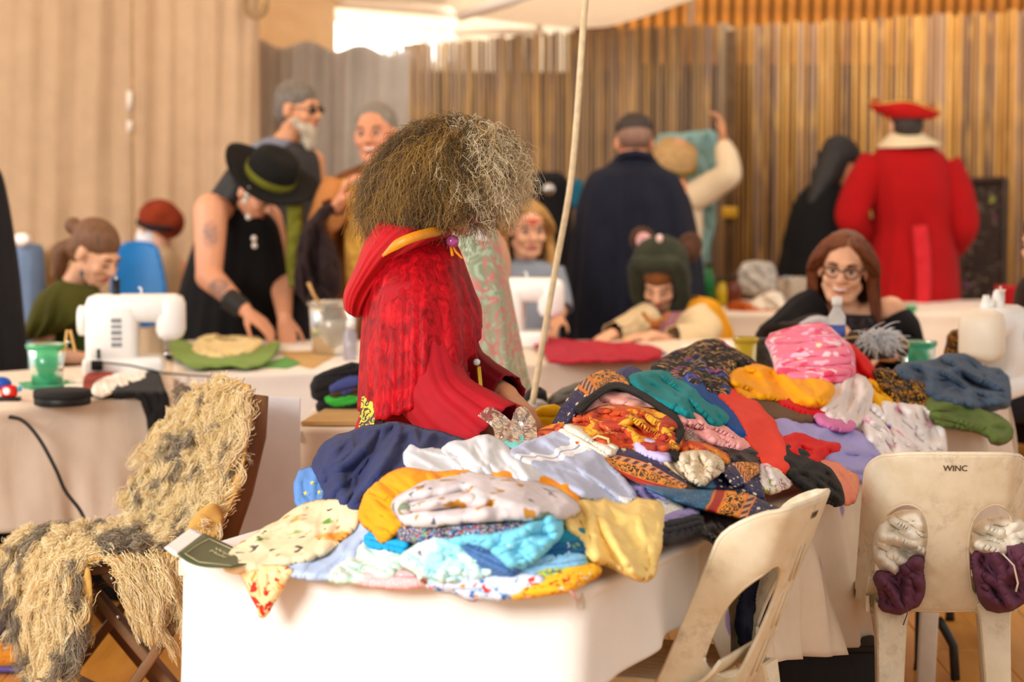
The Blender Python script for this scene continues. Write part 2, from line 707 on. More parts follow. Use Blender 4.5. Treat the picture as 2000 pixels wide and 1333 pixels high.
canvas_part('canvas_bay', [
    [(-.75, 9.0, 3.2), (0.1, 9.0, 3.05), (.8, 9.0, 3.15), (1.6, 9.0, 3.3), (2.6, 9.0, 3.6)],
    [(-.75, 11.0, 2.75), (.0, 11.0, 2.5), (.6, 11.0, 2.42), (1.3, 11.0, 2.62), (2.2, 11.0, 3.0)],
    [pl(890, 22, 12.6), pl(1010, 42, 12.6), pl(1150, 52, 12.6), pl(1240, 36, 12.6), pl(1400, -20, 12.6)],
    [pl(895, -20, 13.2), pl(1010, -8, 13.2), pl(1150, -2, 13.2), pl(1240, -20, 13.2), pl(1400, -70, 13.2)]])
canvas_part('canvas_bay', [
    [(-4.6, 9.0, 3.3), (-3.4, 9.0, 3.1), (-2.4, 9.0, 3.1), (-1.5, 9.0, 3.05), (-.8, 9.0, 3.2)],
    [(-4.6, 11.5, 3.0), (-3.4, 11.5, 2.8), (-2.4, 11.5, 2.75), (-1.5, 11.5, 2.7), (-.7, 11.5, 2.62)],
    [pl(-300, -40, 13.6), pl(200, -30, 13.6), pl(560, -12, 13.6), pl(760, 4, 13.6), pl(895, 12, 13.6)]])
canvas_part('canvas_bay', [
    [(-4.8, 4.2, 3.6), (-2.4, 4.2, 3.5), (0, 4.2, 3.6), (2, 4.2, 3.5), (4.4, 4.2, 3.7)],
    [(-4.8, 6.8, 3.4), (-2.4, 6.8, 3.2), (0, 6.8, 3.3), (2, 6.8, 3.3), (4.4, 6.8, 3.6)],
    [(-4.6, 9.05, 3.3), (-2.4, 9.05, 3.1), (0, 9.05, 3.08), (1.6, 9.05, 3.3), (4.4, 9.05, 3.7)]])
# bright ribs where the canvas is stretched over the frame
MB().tube([P(900, 30, 12.55), P(985, 0, 11.6), P(1080, -40, 10.6)], [.03, .04, .05], 8).build('ceiling_rib', plain('#fff6ec', .7, .02, name='white_paint'), ce)
MB().beam(P(640, 4, 13.4), P(890, 26, 13.4), .07, .05, bev=.01).build('ceiling_rib', plain('#f4dfc6', .7, .02, name='white_paint_warm'), ce)
MB().beam(P(885, 60, 13.3), P(1060, 62, 13.3), .05, .04, bev=.01).build('ceiling_rib', plain('#f4dfc6', .7, .02, name='white_paint_warm'), ce)

# timber lining of the roof at the far right: separate battens
WOODR = plain('#b06a1e', .6, .25, 6, .2, 40, name='roof_timber')
rf = bpy.data.objects.new('roof_lining', None)
COL.objects.link(rf); tag(rf, kind='structure'); OFF['roof_lining'] = Vector((0, 0, 0))
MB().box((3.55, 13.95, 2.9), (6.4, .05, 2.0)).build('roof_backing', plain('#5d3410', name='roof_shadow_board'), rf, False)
bt = None
for i in range(80):
    if bt is None:
        o = MB().box((0, 0, 0), (.055, .04, 1.9), bev=.008).build('roof_batten', WOODR, rf, False); bt = o.data
    else:
        o = bpy.data.objects.new('roof_batten', bt); link(o, rf)
    o.location = (.62 + i * .075, 13.90 + .004 * (i % 3), 2.9)

# window: bright opening at the back left above the grey curtain, with its frame and glass
wf = bpy.data.objects.new('window_1', None)
COL.objects.link(wf); tag(wf, kind='structure'); OFF['window_1'] = Vector((0, 0, 0))
WW = plain('#f6e6d2', .7, .02, name='window_paint')
def wbar(a, b, w=.05): MB().beam(P(*a), P(*b), w, .06, bev=.008).build('window_frame', WW, wf)
wd = 14.0
wbar((640, 30, wd), (880, 55, wd), .06); wbar((645, 25, wd), (645, 130, wd), .05); wbar((645, 128, wd), (880, 128, wd), .05)
wbar((832, 45, wd), (832, 120, wd), .05); wbar((862, 42, wd), (862, 120, wd), .05); wbar((884, 30, wd), (884, 125, wd), .06)
gm, nt, b = new_mat('window_glass')
b.inputs['Transmission Weight'].default_value = 1
b.inputs['Roughness'].default_value = .0
b.inputs['IOR'].default_value = 1.02
for a, c in ((648, 830), (834, 860), (864, 882)):
    v = [P(a, 38, wd), P(c, 46, wd), P(c, 126, wd), P(a, 126, wd)]
    mesh('pane', v, [(0, 1, 2, 3)], gm, wf, False)
# wall around it
WALL = plain('#f2dbbb', .9, .04, 2, .1, 30, name='cream_wall')
wl = MB()
def wquad(x0, x1, y0, y1, d=14.1):
    a, b, c, e = P(x0, y1, d), P(x1, y1, d), P(x1, y0, d), P(x0, y0, d)
    wl.add([a, b, c, e, a + Vector((0, .08, 0)), b + Vector((0, .08, 0)), c + Vector((0, .08, 0)), e + Vector((0, .08, 0))],
           [(0, 1, 2, 3), (4, 7, 6, 5), (0, 4, 5, 1), (1, 5, 6, 2), (2, 6, 7, 3), (3, 7, 4, 0)])
wquad(-700, 648, -200, 1000); wquad(884, 2500, -120, 900); wquad(648, 884, -200, 40); wquad(648, 884, 126, 900)
tag(wl.build('wall_back', WALL, None, False), kind='structure')
tag(MB().box((-1.6, 18.6, 2.0), (6.5, .2, 4.0)).build('window_backdrop', plain('#f4f4ee', .9, .03, name='backdrop_white'), None, False), 'pale backdrop wall added to brighten the back window', 'wall')  # reflecting backdrop added so the window shows bright
# foliage outside the window
LEAF = plain('#8db04a', .7, .3, 5, name='leaf_green')
tree = thing('garden_shrub', 'blurred green shrub outside the bright back window', 'shrub', (P(715, 120, 17).x, 17, 0))
lv, lf = [], []
for i in range(420):
    p = P(715 + rnd.gauss(0, 26), 112 + abs(rnd.gauss(0, 22)), 17) + Vector((0, rnd.uniform(-.2, .2), 0))
    a, t = rnd.uniform(0, 6.28), rnd.uniform(-.6, .6)
    u = Vector((cos(a), sin(a) * .4, sin(t))) * .045; w = Vector((-sin(a), cos(a) * .4, .7)) * .02
    k = len(lv); lv += [p - u, p - w, p + u, p + w]; lf.append((k, k + 1, k + 2, k + 3))
tag(mesh('foliage', lv, lf, LEAF, tree), kind='stuff')
MB().tube([P(715, 686, 17), P(712, 180, 17), P(716, 120, 17)], [.02, .015, .008]).build('stem', plain('#6a5236', name='bark'), tree)

# ------------------------------------------------------------------ hanging drapes
def drape(name, label, x0, x1, ytop, ybot, d, mat, amp=.03, freq=18, seed=1, cat='curtain', topfn=None, group=None):
    nx, nz = 150, 60
    V = []
    for j in range(nz + 1):
        t = j / nz
        xs = np.linspace(x0, x1, nx)
        top = np.array([topfn(x) for x in xs]) if topfn else np.full(nx, ytop)
        ys = top + (ybot - top) * t
        p = Pn(xs, ys, np.full(nx, d))
        q = xs / 100.0
        w = pn(q * freq * .09 + t * .35, q * 0 + t * .5, seed) + .5 * pn(q * freq * .2 + t * .4, q * 0 + t * .8, seed + 2)
        p[:, 1] += amp * (w * (1.5 - .3 * t)) + .01 * pn(q * 2, q * 0 + t * 6, seed + 5)
        V.append(p)
    V = np.array(V).reshape(-1, 3)
    f = [(j * nx + i, (j + 1) * nx + i, (j + 1) * nx + i + 1, j * nx + i + 1) for j in range(nz) for i in range(nx - 1)]
    o = mesh(name, V, f, mat)
    tag(o, label, cat, group)
    solidify(o, .003)
    return o


BEIGE = cloth('#bda284', .95, .05, .15)
BEIGE2 = cloth('#c2a586', .95, .05, .15)
drape('beige_curtain', 'long beige curtain hanging at the far left behind the ponytailed sewer', -420, 262, -60, 868, 12.2, BEIGE, .05, 13, 3)
drape('beige_curtain', 'long beige curtain hanging beside the grey curtain', 256, 505, -60, 873, 12.1, BEIGE2, .055, 16, 9)
drape('grey_curtain', 'grey curtain hanging below the bright window', 490, 800, 90, 847, 12.6, cloth('#a2968a', .95, .06, .15), .05, 24, 15,
      topfn=lambda x: 82 + (x - 490) * .06 + 8 * sin(x * .06))
drape('cream_valance', 'cream cloth strip hanging above the grey curtain', 495, 655, -60, 104, 13.3, translucent_cloth('#f6e2c4', 'cream_voile', .6), .03, 12, 21)
seam = thing('curtain_pole', 'thin beige pole at the seam between the two beige curtains', 'pole', tuple(P(258, 800, 12.0)))
MB().tube([P(258, -60, 12.0), P(259, 300, 12.0), P(262, 760, 12.0)], .008).build('pole_tube', plain('#a5875f', name='pole_beige'), seam)
for y0, y1 in ((178, 214), (236, 258)):
    MB().tube([P(253, y0, 11.98), P(253, y1, 11.98)], .014, 8).build('clip', plain('#f0e6da', name='clip_white'), seam)
# coiled cable near the top of that seam
tag(MB().tube([P(495 + 22 * cos(a) + a, 5 + 30 * sin(a), 12.0) for a in np.linspace(0, 12, 60)], .008, 6).build('coiled_cable', plain('#9c8058', name='cable_tan')),
    'coil of tan cable hung high at the curtain corner', 'cable')

# ------------------------------------------------------------------ reed screens: every slat a part
def slat_mats(cols, pre):
    out = []
    for i, h in enumerate(cols):
        m, nt, b = new_mat('%s_%d' % (pre, i))
        co = coords(nt, scale=(12, 12, .8))
        f = noise(nt, co, 2.2, 5, .6)
        g = noise(nt, coords(nt, scale=(4, 4, 1.3), off=(i * 3.1, 0, i * 7.7)), 2.0, 2, .5)
        c = C(h)
        base = ramp(nt, f, [(.3, tuple(x * .72 for x in c)), (.7, tuple(min(1, x * 1.18) for x in c))])
        nt.links.new(mix(nt, ramp(nt, g, [(.52, 0.0), (.66, .75)]), base, C('#c79b57')), b.inputs['Base Color'])
        b.inputs['Roughness'].default_value = .75
        out.append(m)
    return out


def screen(name, label, x0, x1, top, d0, d1, n, mats, wmul, seed):
    r = random.Random(seed)
    t = thing(name, label, 'screen', tuple(P((x0 + x1) / 2, 700, (d0 + d1) / 2).xy) + (0,))
    a, b = P(x0, 300, d0), P(x1, 300, d1)
    w = (b - a).length / n
    meshes = []
    for m in mats:
        for k in range(3):
            s = MB()
            ww = w * (wmul[0] + (wmul[1] - wmul[0]) * k / 2)
            pts = [(0, 0, -1.15), (0, .004 * (k - 1), -.3), (0, -.004 * (k - 1), .4), (0, 0, 1.0)]
            s.tube(pts, [ww * .5] * 4, 7, True, .7)
            o = s.build('slat', m, t, True)
            meshes.append(o.data)
            bpy.data.objects.remove(o)
    for i in range(n):
        u = (i + .5) / n
        p = a.lerp(b, u)
        px = x0 + (x1 - x0) * u
        zt = P(px, top(px), p.y).z + r.uniform(-.012, .012)
        o = bpy.data.objects.new('slat', r.choice(meshes))
        link(o, t)
        o.location = Vector((p.x, p.y + r.uniform(-.012, .012), zt - 1.0 * (zt / 2.0))) - OFF[t.name]
        o.location.z = zt / 2.15 * 1.15
        o.rotation_euler = (0, r.uniform(-.006, .006), r.uniform(0, 6))
        o.scale = (1, 1, zt / 2.15)
    MB().beam(Vector((a.x, a.y + .09, .95)), Vector((b.x, b.y + .09, .95)), 1.9, .01, (0, 1, 0)).build('backing', plain('#3c2a1a', .9, .15, name='dark_backing'), t, False)  # dark sheet added behind the slats so the gaps read as shade
    for hz in (.35, 1.15):
        MB().beam(Vector((a.x, a.y + .04, hz)), Vector((b.x, b.y + .04, hz)), .03, .05).build('rail', plain('#5a4126', name='rail_wood'), t, False)
    return t


REED = slat_mats(['#a88a68', '#947858', '#b3936c', '#9d7f68', '#c29a62', '#8a7058'], 'weathered_reed')
GOLD = slat_mats(['#a87a40', '#b98640', '#8f6a48', '#c8954a', '#9d7a5e', '#a07038', '#7d5e46'], 'golden_lath')
screen('reed_screen', 'greyish brown reed screen across the middle of the back wall', 752, 1428, lambda x: 92 - (x - 752) * .085 if x < 1180 else 55 - (x - 1180) * .03, 13.2, 13.2, 84, REED, (.92, 1.3), 3)
screen('lath_screen', 'golden brown lath screen standing behind the red coated man', 1424, 2120, lambda x: 50 - (x - 1440) * .052, 13.3, 13.0, 72, GOLD, (.8, 1.22), 8)
pst = MB().beam(P(1428, 60, 13.05), Vector((P(1428, 60, 13.05).x, 13.05, 0)), .06, .05, bev=.01).build('screen_post', plain('#5b4126', .8, .2, name='dark_post'))
tag(pst, 'dark wooden post between the grey reed screen and the golden lath screen', 'post')

# white tent poles above the screens
for i, (x, y, lb) in enumerate(((1053, 58, 'short white tent pole above the reed screen, left of the rope'), (1349, 50, 'short white tent pole above the reed screen, right of the rope'))):
    o = MB().tube([P(x, y, 12.9), P(x, -90, 12.9)], .018 if i == 0 else .02, 10).build('tent_pole', plain('#f1dcbc' if i == 0 else '#e8c6a4', .6, .03, name='pole_white'))
    tag(o, lb, 'pole')
# the long pale rope slanting through the tent
rp = catmull([P(1150, -60, 6.9), P(1140, 40, 6.92), P(1118, 330, 6.95), P(1086, 520, 7.0), P(1058, 680, 7.0), P(1040, 790, 7.0)], 26)
ro = MB().tube([Vector(p) for p in rp] , .0095, 10).build('guy_rope', plain('#e6cfa6', .8, .1, 40, .6, 240, name='rope_cotton'))
tag(ro, 'long pale rope slanting down from the roof in front of the reed screen', 'rope')
# ------------------------------------------------------------------ tables and cloths
METAL = plain('#3a3632', .4, .05, metal=.6, name='dark_steel')
TOPM = plain('#cfc6b8', .5, .05, name='laminate_top')
TZ = .74


def table(label, quad, z=TZ, legs=True, group=None):
    q = [Vector((p[0], p[1], 0)) for p in quad]
    c = sum(q, Vector()) / 4
    t = thing('trestle_table', label, 'table', (c.x, c.y, 0), group)
    up = Vector((0, 0, 1))
    s = MB()
    top = [p + up * (z - .008) for p in q]
    bot = [p + up * (z - .04) for p in q]
    s.add(bot + top, [(3, 2, 1, 0), (4, 5, 6, 7), (0, 1, 5, 4), (1, 2, 6, 5), (2, 3, 7, 6), (3, 0, 4, 7)])
    s.build('tabletop', TOPM, t, False)
    for p in q:
        k = p + (c - p) * .16
        MB().tube([k + up * (z - .04), k + up * .03, k], [.014, .014, .017], 10).build('leg', METAL, t)
    return t


def tcloth(name, label, quad, hang, mat, z=TZ, amp=.03, nper=46, seed=1, rad=.05, flare=.12, thick=.002, group=None, lift=.002):
    """cloth lying on a table top and hanging over its sides; hang = four (start, end) drops"""
    q = [np.array(p[:2], float) for p in quad]
    # rounded outline
    out, drop, nrm = [], [], []
    for i in range(4):
        a, b = q[i], q[(i + 1) % 4]
        u = (b - a) / np.linalg.norm(b - a)
        nn = np.array([u[1], -u[0]])
        prv = q[(i - 1) % 4]; up_ = (a - prv) / np.linalg.norm(a - prv)
        pn_ = np.array([up_[1], -up_[0]])
        for k in range(6):
            s = k / 6
            w = pn_ * (1 - s) + nn * s; w /= np.linalg.norm(w)
            cc = a + (u - up_) * rad
            out.append(cc + w * rad); nrm.append(w)
            h0, h1 = hang[(i - 1) % 4][1], hang[i][0]
            drop.append(h0 + (h1 - h0) * s + .04 * sin(s * pi) * (min(h0, h1) > .1))
        L = np.linalg.norm(b - a) - 2 * rad
        for k in range(nper):
            s = k / nper
            out.append(a + u * (rad + L * s)); nrm.append(nn)
            drop.append(hang[i][0] + (hang[i][1] - hang[i][0]) * s)
    out, nrm, drop = np.array(out), np.array(nrm), np.array(drop)
    n = len(out)
    cen = out.mean(0)
    V = []
    for s in (.02, .3, .6, .85, .95):
        p = cen + (out - cen) * s
        V.append(np.column_stack([p, np.full(n, z + lift) + .0035 * pn(p[:, 0] * 9, p[:, 1] * 9, seed)]))
    for k in range(4):
        a = k / 3 * pi / 2
        p = out + nrm * (.004 + .014 * (sin(a) - 1) + .010)
        V.append(np.column_stack([p, np.full(n, z + lift - .014 * (1 - cos(a)))]))
    arc = np.concatenate([[0], np.cumsum(np.linalg.norm(np.diff(out, axis=0), axis=1))])
    M = 22
    for j in range(1, M + 1):
        t = j / M
        w = pn(arc * 5.0, arc * 0 + t * .6, seed + 1) + .6 * pn(arc * 11.0, arc * 0 + t * .9, seed + 2)
        o_ = .006 + t ** .8 * (amp * (w + .35) * 1.6) + flare * drop * t * .5
        o_ = np.maximum(o_, .006)
        zz = z + lift - .014 - drop * t * (1 + .02 * pn(arc * 3, arc * 0, seed + 5))
        V.append(np.column_stack([out + nrm * o_[:, None], np.maximum(zz, .012)]))
    V = np.array(V)
    K = len(V)
    f = [(i * n + k, (i + 1) * n + k, (i + 1) * n + (k + 1) % n, i * n + (k + 1) % n) for i in range(K - 1) for k in range(n)]
    f.append(tuple(range(n)))
    o = mesh(name, V.reshape(-1, 3), f, mat)
    if thick: solidify(o, thick, 1)
    return tag(o, label, 'tablecloth', group)


WHITE = cloth('#e9e2da', .9, .02, .22)
CREAM = cloth('#e3cfba', .9, .03, .25)
U = Vector((.921, -.388, 0)); Vv = Vector((.423, .906, 0))
T1 = [Vector((-.695, 4.97, 0)), Vector((.137, 4.62, 0))]
T1 += [T1[1] + Vv * 1.9, T1[0] + Vv * 1.9]
table('long trestle table under the big heap of fabric', T1)
tcloth('white_tablecloth', 'bright white tablecloth hanging over the near end of the heaped table', [T1[0], T1[1], T1[1] + Vv * .72, T1[0] + Vv * .72],
       [(.62, .40), (.20, .13), (.02, .02), (.3, .5)], WHITE, amp=.012, seed=4, rad=.045, lift=.003, flare=.05)
# dotted sheet over the far half
dm = printed('#e2cdb4', [('#a387a8', 8.0, .24, .0)], name='dotted_sheet', bmp=.25)
tcloth('dotted_sheet', 'cream sheet with mauve dots hanging from the far half of the heaped table', [T1[0] + Vv * .60, T1[1] + Vv * .60, T1[2] + Vv * .05, T1[3] + Vv * .05],
       [(.01, .01), (.30, .46), (.40, .30), (.3, .3)], dm, amp=.045, seed=9, rad=.05, lift=.008)

# left sewing table
TL = [PZ(-120, 815, TZ), PZ(328, 770, TZ), PZ(336, 704, TZ), PZ(-120, 738, TZ)]
table('trestle table at the left under the nearest white sewing machine', TL)
tcloth('pale_tablecloth', 'pale pink-white tablecloth on the left sewing table with black cord over its edge', TL, [(.36, .40), (.40, .4), (.1, .1), (.3, .3)], CREAM, amp=.03, seed=12)
# middle table (hat person's)
TM = [PZ(338, 738, TZ), PZ(735, 722, TZ), PZ(760, 667, TZ), PZ(352, 667, TZ)]
table('trestle table where the hatted person works', TM)
tcloth('pale_tablecloth', 'white tablecloth on the table where the hatted person works', TM, [(.55, .55), (.5, .5), (.1, .1), (.3, .3)], cloth('#efe4da', .9, .02, .2), amp=.03, seed=17)
# table 3 behind the heap
T3 = [PZ(585, 838, TZ), PZ(1908, 836, TZ), PZ(1968, 772, TZ), PZ(640, 772, TZ)]
table('very long table running behind the red-caped woman', T3)
tcloth('pale_tablecloth', 'cream tablecloth on the long table behind the heap, under the blue-grey bundle', T3, [(.42, .34), (.34, .25), (.1, .1), (.3, .3)], CREAM, amp=.035, seed=23, nper=90)
# far centre table
T4 = [PZ(985, 712, TZ), PZ(1500, 700, TZ), PZ(1500, 664, TZ), PZ(985, 668, TZ)]
table('trestle table where the mouse-hooded child draws', T4)
tcloth('pale_tablecloth', 'cream tablecloth on the table where the mouse-hooded child draws', T4, [(.5, .5), (.3, .3), (.1, .1), (.3, .3)], CREAM, amp=.02, seed=31)
# back table along the screens
T5 = [PZ(1400, 614, TZ), PZ(2120, 612, TZ), PZ(2100, 588, TZ), PZ(1400, 588, TZ)]
table('trestle table along the lath screen in front of the red coated man', T5)
tcloth('pale_tablecloth', 'white tablecloth on the back table by the red coated man', T5, [(.6, .6), (.3, .3), (.1, .1), (.3, .3)], cloth('#ead9c8', .9, .02, .2), amp=.03, seed=37)
# ------------------------------------------------------------------ the heap of garments
CT = np.array([
    (450, 1110, 4.93), (340, 1090, 5.0), (600, 1120, 4.85), (800, 1150, 4.75), (960, 1165, 4.69), (1150, 1130, 4.69), (1280, 1110, 4.82),
    (580, 990, 5.25), (700, 1000, 5.1), (800, 1000, 4.92), (950, 1000, 4.80), (1100, 1000, 4.88), (1250, 1000, 5.0),
    (800, 930, 5.0), (1000, 930, 4.97), (1130, 960, 5.0), (1350, 1040, 5.12), (1480, 1010, 5.32), (1600, 960, 5.8), (1650, 980, 5.95),
    (630, 900, 5.5), (750, 840, 5.65), (850, 870, 5.45), (980, 870, 5.5), (1080, 900, 5.4), (1200, 960, 5.25),
    (980, 810, 5.72), (1050, 840, 5.7), (1200, 860, 5.6), (1350, 900, 5.5), (1450, 950, 5.45),
    (1150, 730, 6.05), (1250, 760, 6.0), (1350, 780, 5.95), (1450, 850, 5.8), (1530, 900, 5.75),
    (1300, 700, 7.0), (1400, 680, 7.1), (1450, 740, 6.9), (1550, 760, 6.8), (1600, 650, 7.2), (1650, 720, 7.0), (1700, 800, 6.8),
    (1650, 880, 6.3), (1700, 930, 6.25), (1800, 860, 6.95), (1840, 800, 7.0), (1750, 740, 7.1), (1800, 760, 7.12), (1880, 720, 7.5),
    (1960, 760, 7.45), (1900, 830, 7.08), (1970, 840, 7.15), (1500, 830, 6.25), (1600, 830, 6.45)], float)


def _tps(p, q):
    r2 = ((p[:, None, :] - q[None]) ** 2).sum(2) / 1e4
    return .5 * r2 * np.log(r2 + 1e-9)


_p = CT[:, :2]
_n = len(CT)
_A = np.zeros((_n + 3, _n + 3))
_A[:_n, :_n] = _tps(_p, _p) + np.eye(_n) * .25
_A[:_n, _n:] = np.column_stack([np.ones(_n), _p / 100]); _A[_n:, :_n] = _A[:_n, _n:].T
_w = np.linalg.solve(_A, np.concatenate([CT[:, 2], np.zeros(3)]))


def heap_d(x, y):
    q = np.column_stack([x, y])
    return _tps(q, _p) @ _w[:_n] + _w[_n] + q[:, 0] / 100 * _w[_n + 1] + q[:, 1] / 100 * _w[_n + 2]


def patch(name, label, poly, mat, lift=0.0, thick=.03, edge=.03, rim=16, fold=(.02, 40, 30), seed=None, step=3.2, cat='clothes', group=None,
          depth=None, grow=4.0, parent=None, smooth=1, back=True, ridges=()):
    """a garment lying in the heap: rounded rim tucked into the heap, folds of given height (m), width (px) and direction (deg)"""
    patch.n += 1
    seed = patch.n if seed is None else seed
    rim, thick = max(7.5, rim * .5), thick * .5
    poly = chaikin(poly, smooth) if smooth else np.asarray(poly, float)
    if grow:
        c = poly.mean(0)
        a = np.roll(poly, -1, 0) - np.roll(poly, 1, 0)
        nn = np.column_stack([a[:, 1], -a[:, 0]]); nn /= np.linalg.norm(nn, axis=1)[:, None] + 1e-9
        area = (poly[:, 0] * np.roll(poly[:, 1], -1) - np.roll(poly[:, 0], -1) * poly[:, 1]).sum()
        poly = poly + nn * (grow if area > 0 else -grow)
    poly = resample(poly, step * .9)
    # slightly irregular hem
    a = np.roll(poly, -1, 0) - np.roll(poly, 1, 0)
    nn = np.column_stack([a[:, 1], -a[:, 0]]); nn /= np.linalg.norm(nn, axis=1)[:, None] + 1e-9
    poly = poly + nn * (np.clip((np.ptp(poly[:, 0]) + np.ptp(poly[:, 1])) / 200, .25, 1) * (.5 * pn(poly[:, 0] / 14, poly[:, 1] / 14, seed) + 3.0 * pn(poly[:, 0] / 34, poly[:, 1] / 34, seed + 2)))[:, None]
    v, f = cdt_grid(poly, step)
    b = bdist(poly, v)
    prof = np.sqrt(1 - (1 - np.clip(b / rim, 0, 1)) ** 2)
    amp, wid, deg = fold
    flat = wid <= 20
    ca, sa = cos(math.radians(deg)), sin(math.radians(deg))
    q = (-v[:, 0] * sa + v[:, 1] * ca) / wid
    p = (v[:, 0] * ca + v[:, 1] * sa) / wid
    h = thick * prof + (1.3 if flat else 2.9) * amp * folds2(q, p, seed, 1.0, flat) * np.clip(b / rim, 0, 1) 
    for (x0, y0, x1, y1, am, w) in ridges:
        dd = np.array([x1 - x0, y1 - y0]); L2 = (dd ** 2).sum()
        t = np.clip(((v - (x0, y0)) @ dd) / L2, 0, 1)
        dist = np.linalg.norm(v - (np.array((x0, y0)) + t[:, None] * dd), axis=1)
        h = h + am * np.exp(-(dist / w) ** 2)
    if depth is None: D = heap_d(v[:, 0], v[:, 1])
    elif callable(depth): D = depth(v[:, 0], v[:, 1])
    else: D = np.full(len(v), float(depth))
    D0 = D - lift
    pts = Pn(v[:, 0], v[:, 1], D0 - h + edge * .35 * (1 - prof) ** 2)
    faces = [tuple(t) for t in f]
    if parent is None:
        o = mesh(name, pts, faces, mat)
        tag(o, label, cat, group)
    else:
        o = mesh(name, pts, faces, mat, parent)
        if label: o['label'] = label
    if back: solidify(o, .006, -1)
    return o


patch.n = 100


def zz(pts, ox, oy, s): return [(ox + x / s, oy + y / s) for x, y in pts]


def strip_uv(name, label, top, bot, mat, lift=0, thick=.012, fold=.008, seed=1, cat='scarf', nu=70, nv=16, depth=None, parent=None, wav=6.0):
    """band of cloth between two edge lines, u along it and v across it, for bordered prints"""
    a, b = catmull(np.array(top, float), nu), catmull(np.array(bot, float), nu)
    t = np.linspace(0, 1, nv)
    g = a[:, None, :] * (1 - t)[None, :, None] + b[:, None, :] * t[None, :, None]
    x, y = g[..., 0].ravel(), g[..., 1].ravel()
    D = heap_d(x, y) if depth is None else (depth(x, y) if callable(depth) else np.full(len(x), float(depth)))
    tt = np.tile(t, nu); uu = np.repeat(np.linspace(0, 1, nu), nv)
    prof = np.sqrt(np.clip(1 - (2 * tt - 1) ** 4, 0, 1))
    h = thick * prof + fold * pn(uu * wav, tt * 1.6, seed) + .5 * fold * pn(uu * wav * 2.3, tt * 3, seed + 1) - .02 * (1 - prof)
    pts = Pn(x, y, D - lift - h)
    f = [(i * nv + k, i * nv + k + 1, (i + 1) * nv + k + 1, (i + 1) * nv + k) for i in range(nu - 1) for k in range(nv - 1)]
    L = np.linalg.norm(np.diff(a, axis=0), axis=1).sum() / 100
    o = mesh(name, pts, f, mat, parent, True, np.column_stack([uu, tt]))
    if parent is None: tag(o, label, cat)
    solidify(o, .005, -1)
    return o


def baroque(name, along='u', stops=None, sx=1.0, sy=1.0):
    """navy scarf print with gold scroll border: bands given as (position, kind)"""
    m, nt, b = new_mat(name)
    uv = N(nt, 'TexCoord').outputs['UV']
    sp = N(nt, 'SeparateXYZ', Vector=uv)
    t = sp.outputs[0] if along == 'u' else sp.outputs[1]
    st = N(nt, 'Mapping', Vector=uv, Scale=(sx, sy, 1)).outputs[0]
    navy, teal, red, gold, orange, black, brown = map(C, ('#1b1c49', '#1d4f74', '#a5231c', '#f2a536', '#e07a22', '#17120f', '#5a2a26'))
    # dots on navy
    vo = N(nt, 'TexVoronoi', Vector=st, Scale=3.0, Randomness=.25)
    dots = mix(nt, ramp(nt, vo.outputs['Distance'], [(.16, 1.0), (.22, 0.0)]), navy, C('#d9c9a0'))
    v2 = N(nt, 'TexVoronoi', Vector=N(nt, 'Mapping', Vector=st, Location=(.17, .17, 0)).outputs[0], Scale=6.0, Randomness=.2)
    dots = mix(nt, ramp(nt, v2.outputs['Distance'], [(.10, .7), (.15, 0.0)]), dots, C('#8f9fd0'))
    # scrolls
    w1 = N(nt, 'TexNoise', Vector=st, Scale=3.2, Detail=2.5, Distortion=2.6).outputs['Fac']
    sw = ramp(nt, mth(nt, 'ABSOLUTE', mth(nt, 'SUBTRACT', w1, .5)), [(.05, 1.0), (.075, 0.0)])
    w2 = N(nt, 'TexVoronoi', Vector=st, Scale=2.2).outputs['Distance']
    sw2 = ramp(nt, w2, [(.24, 1.0), (.3, 0.0)])
    scroll = mix(nt, mth(nt, 'MAXIMUM', sw, sw2), black, mix(nt, N(nt, 'TexNoise', Vector=st, Scale=14.0).outputs['Fac'], orange, gold))
    # damask
    w3 = N(nt, 'TexNoise', Vector=st, Scale=5.0, Detail=2, Distortion=3.0).outputs['Fac']
    dam = mix(nt, ramp(nt, mth(nt, 'ABSOLUTE', mth(nt, 'SUBTRACT', w3, .5)), [(.03, .6), (.06, 0.0)]), teal, C('#4b86a3'))
    # zigzag
    zg = N(nt, 'TexWave', {'wave_type': 'BANDS', 'bands_direction': 'DIAGONAL'}, Vector=st, Scale=2.5, Distortion=1.5).outputs['Fac']
    zig = mix(nt, ramp(nt, zg, [(.4, 0.0), (.55, .8)]), brown, C('#d9a27a'))
    kinds = {'dots': dots, 'scroll': scroll, 'damask': dam, 'zig': zig, 'red': red, 'gold': gold, 'orange': orange, 'black': black, 'navy': navy,
             'lion': mix(nt, N(nt, 'TexNoise', Vector=st, Scale=4.0, Detail=4, Distortion=1.0).outputs['Fac'], C('#b08a58'), C('#f1e2c4'))}
    col = kinds[stops[0][1]]
    wob = mth(nt, 'ADD', t, mth(nt, 'MULTIPLY', mth(nt, 'SUBTRACT', N(nt, 'TexNoise', Vector=uv, Scale=3.0).outputs['Fac'], .5), .03))
    for pos, k in stops[1:]:
        col = mix(nt, ramp(nt, wob, [(max(0, pos - .004), 0.0), (min(1, pos + .004), 1.0)]), col, kinds[k])
    nt.links.new(col, b.inputs['Base Color'])
    b.inputs['Roughness'].default_value = .55
    bump(nt, b, noise(nt, coords(nt), 25, 3), .25, .01)
    return m


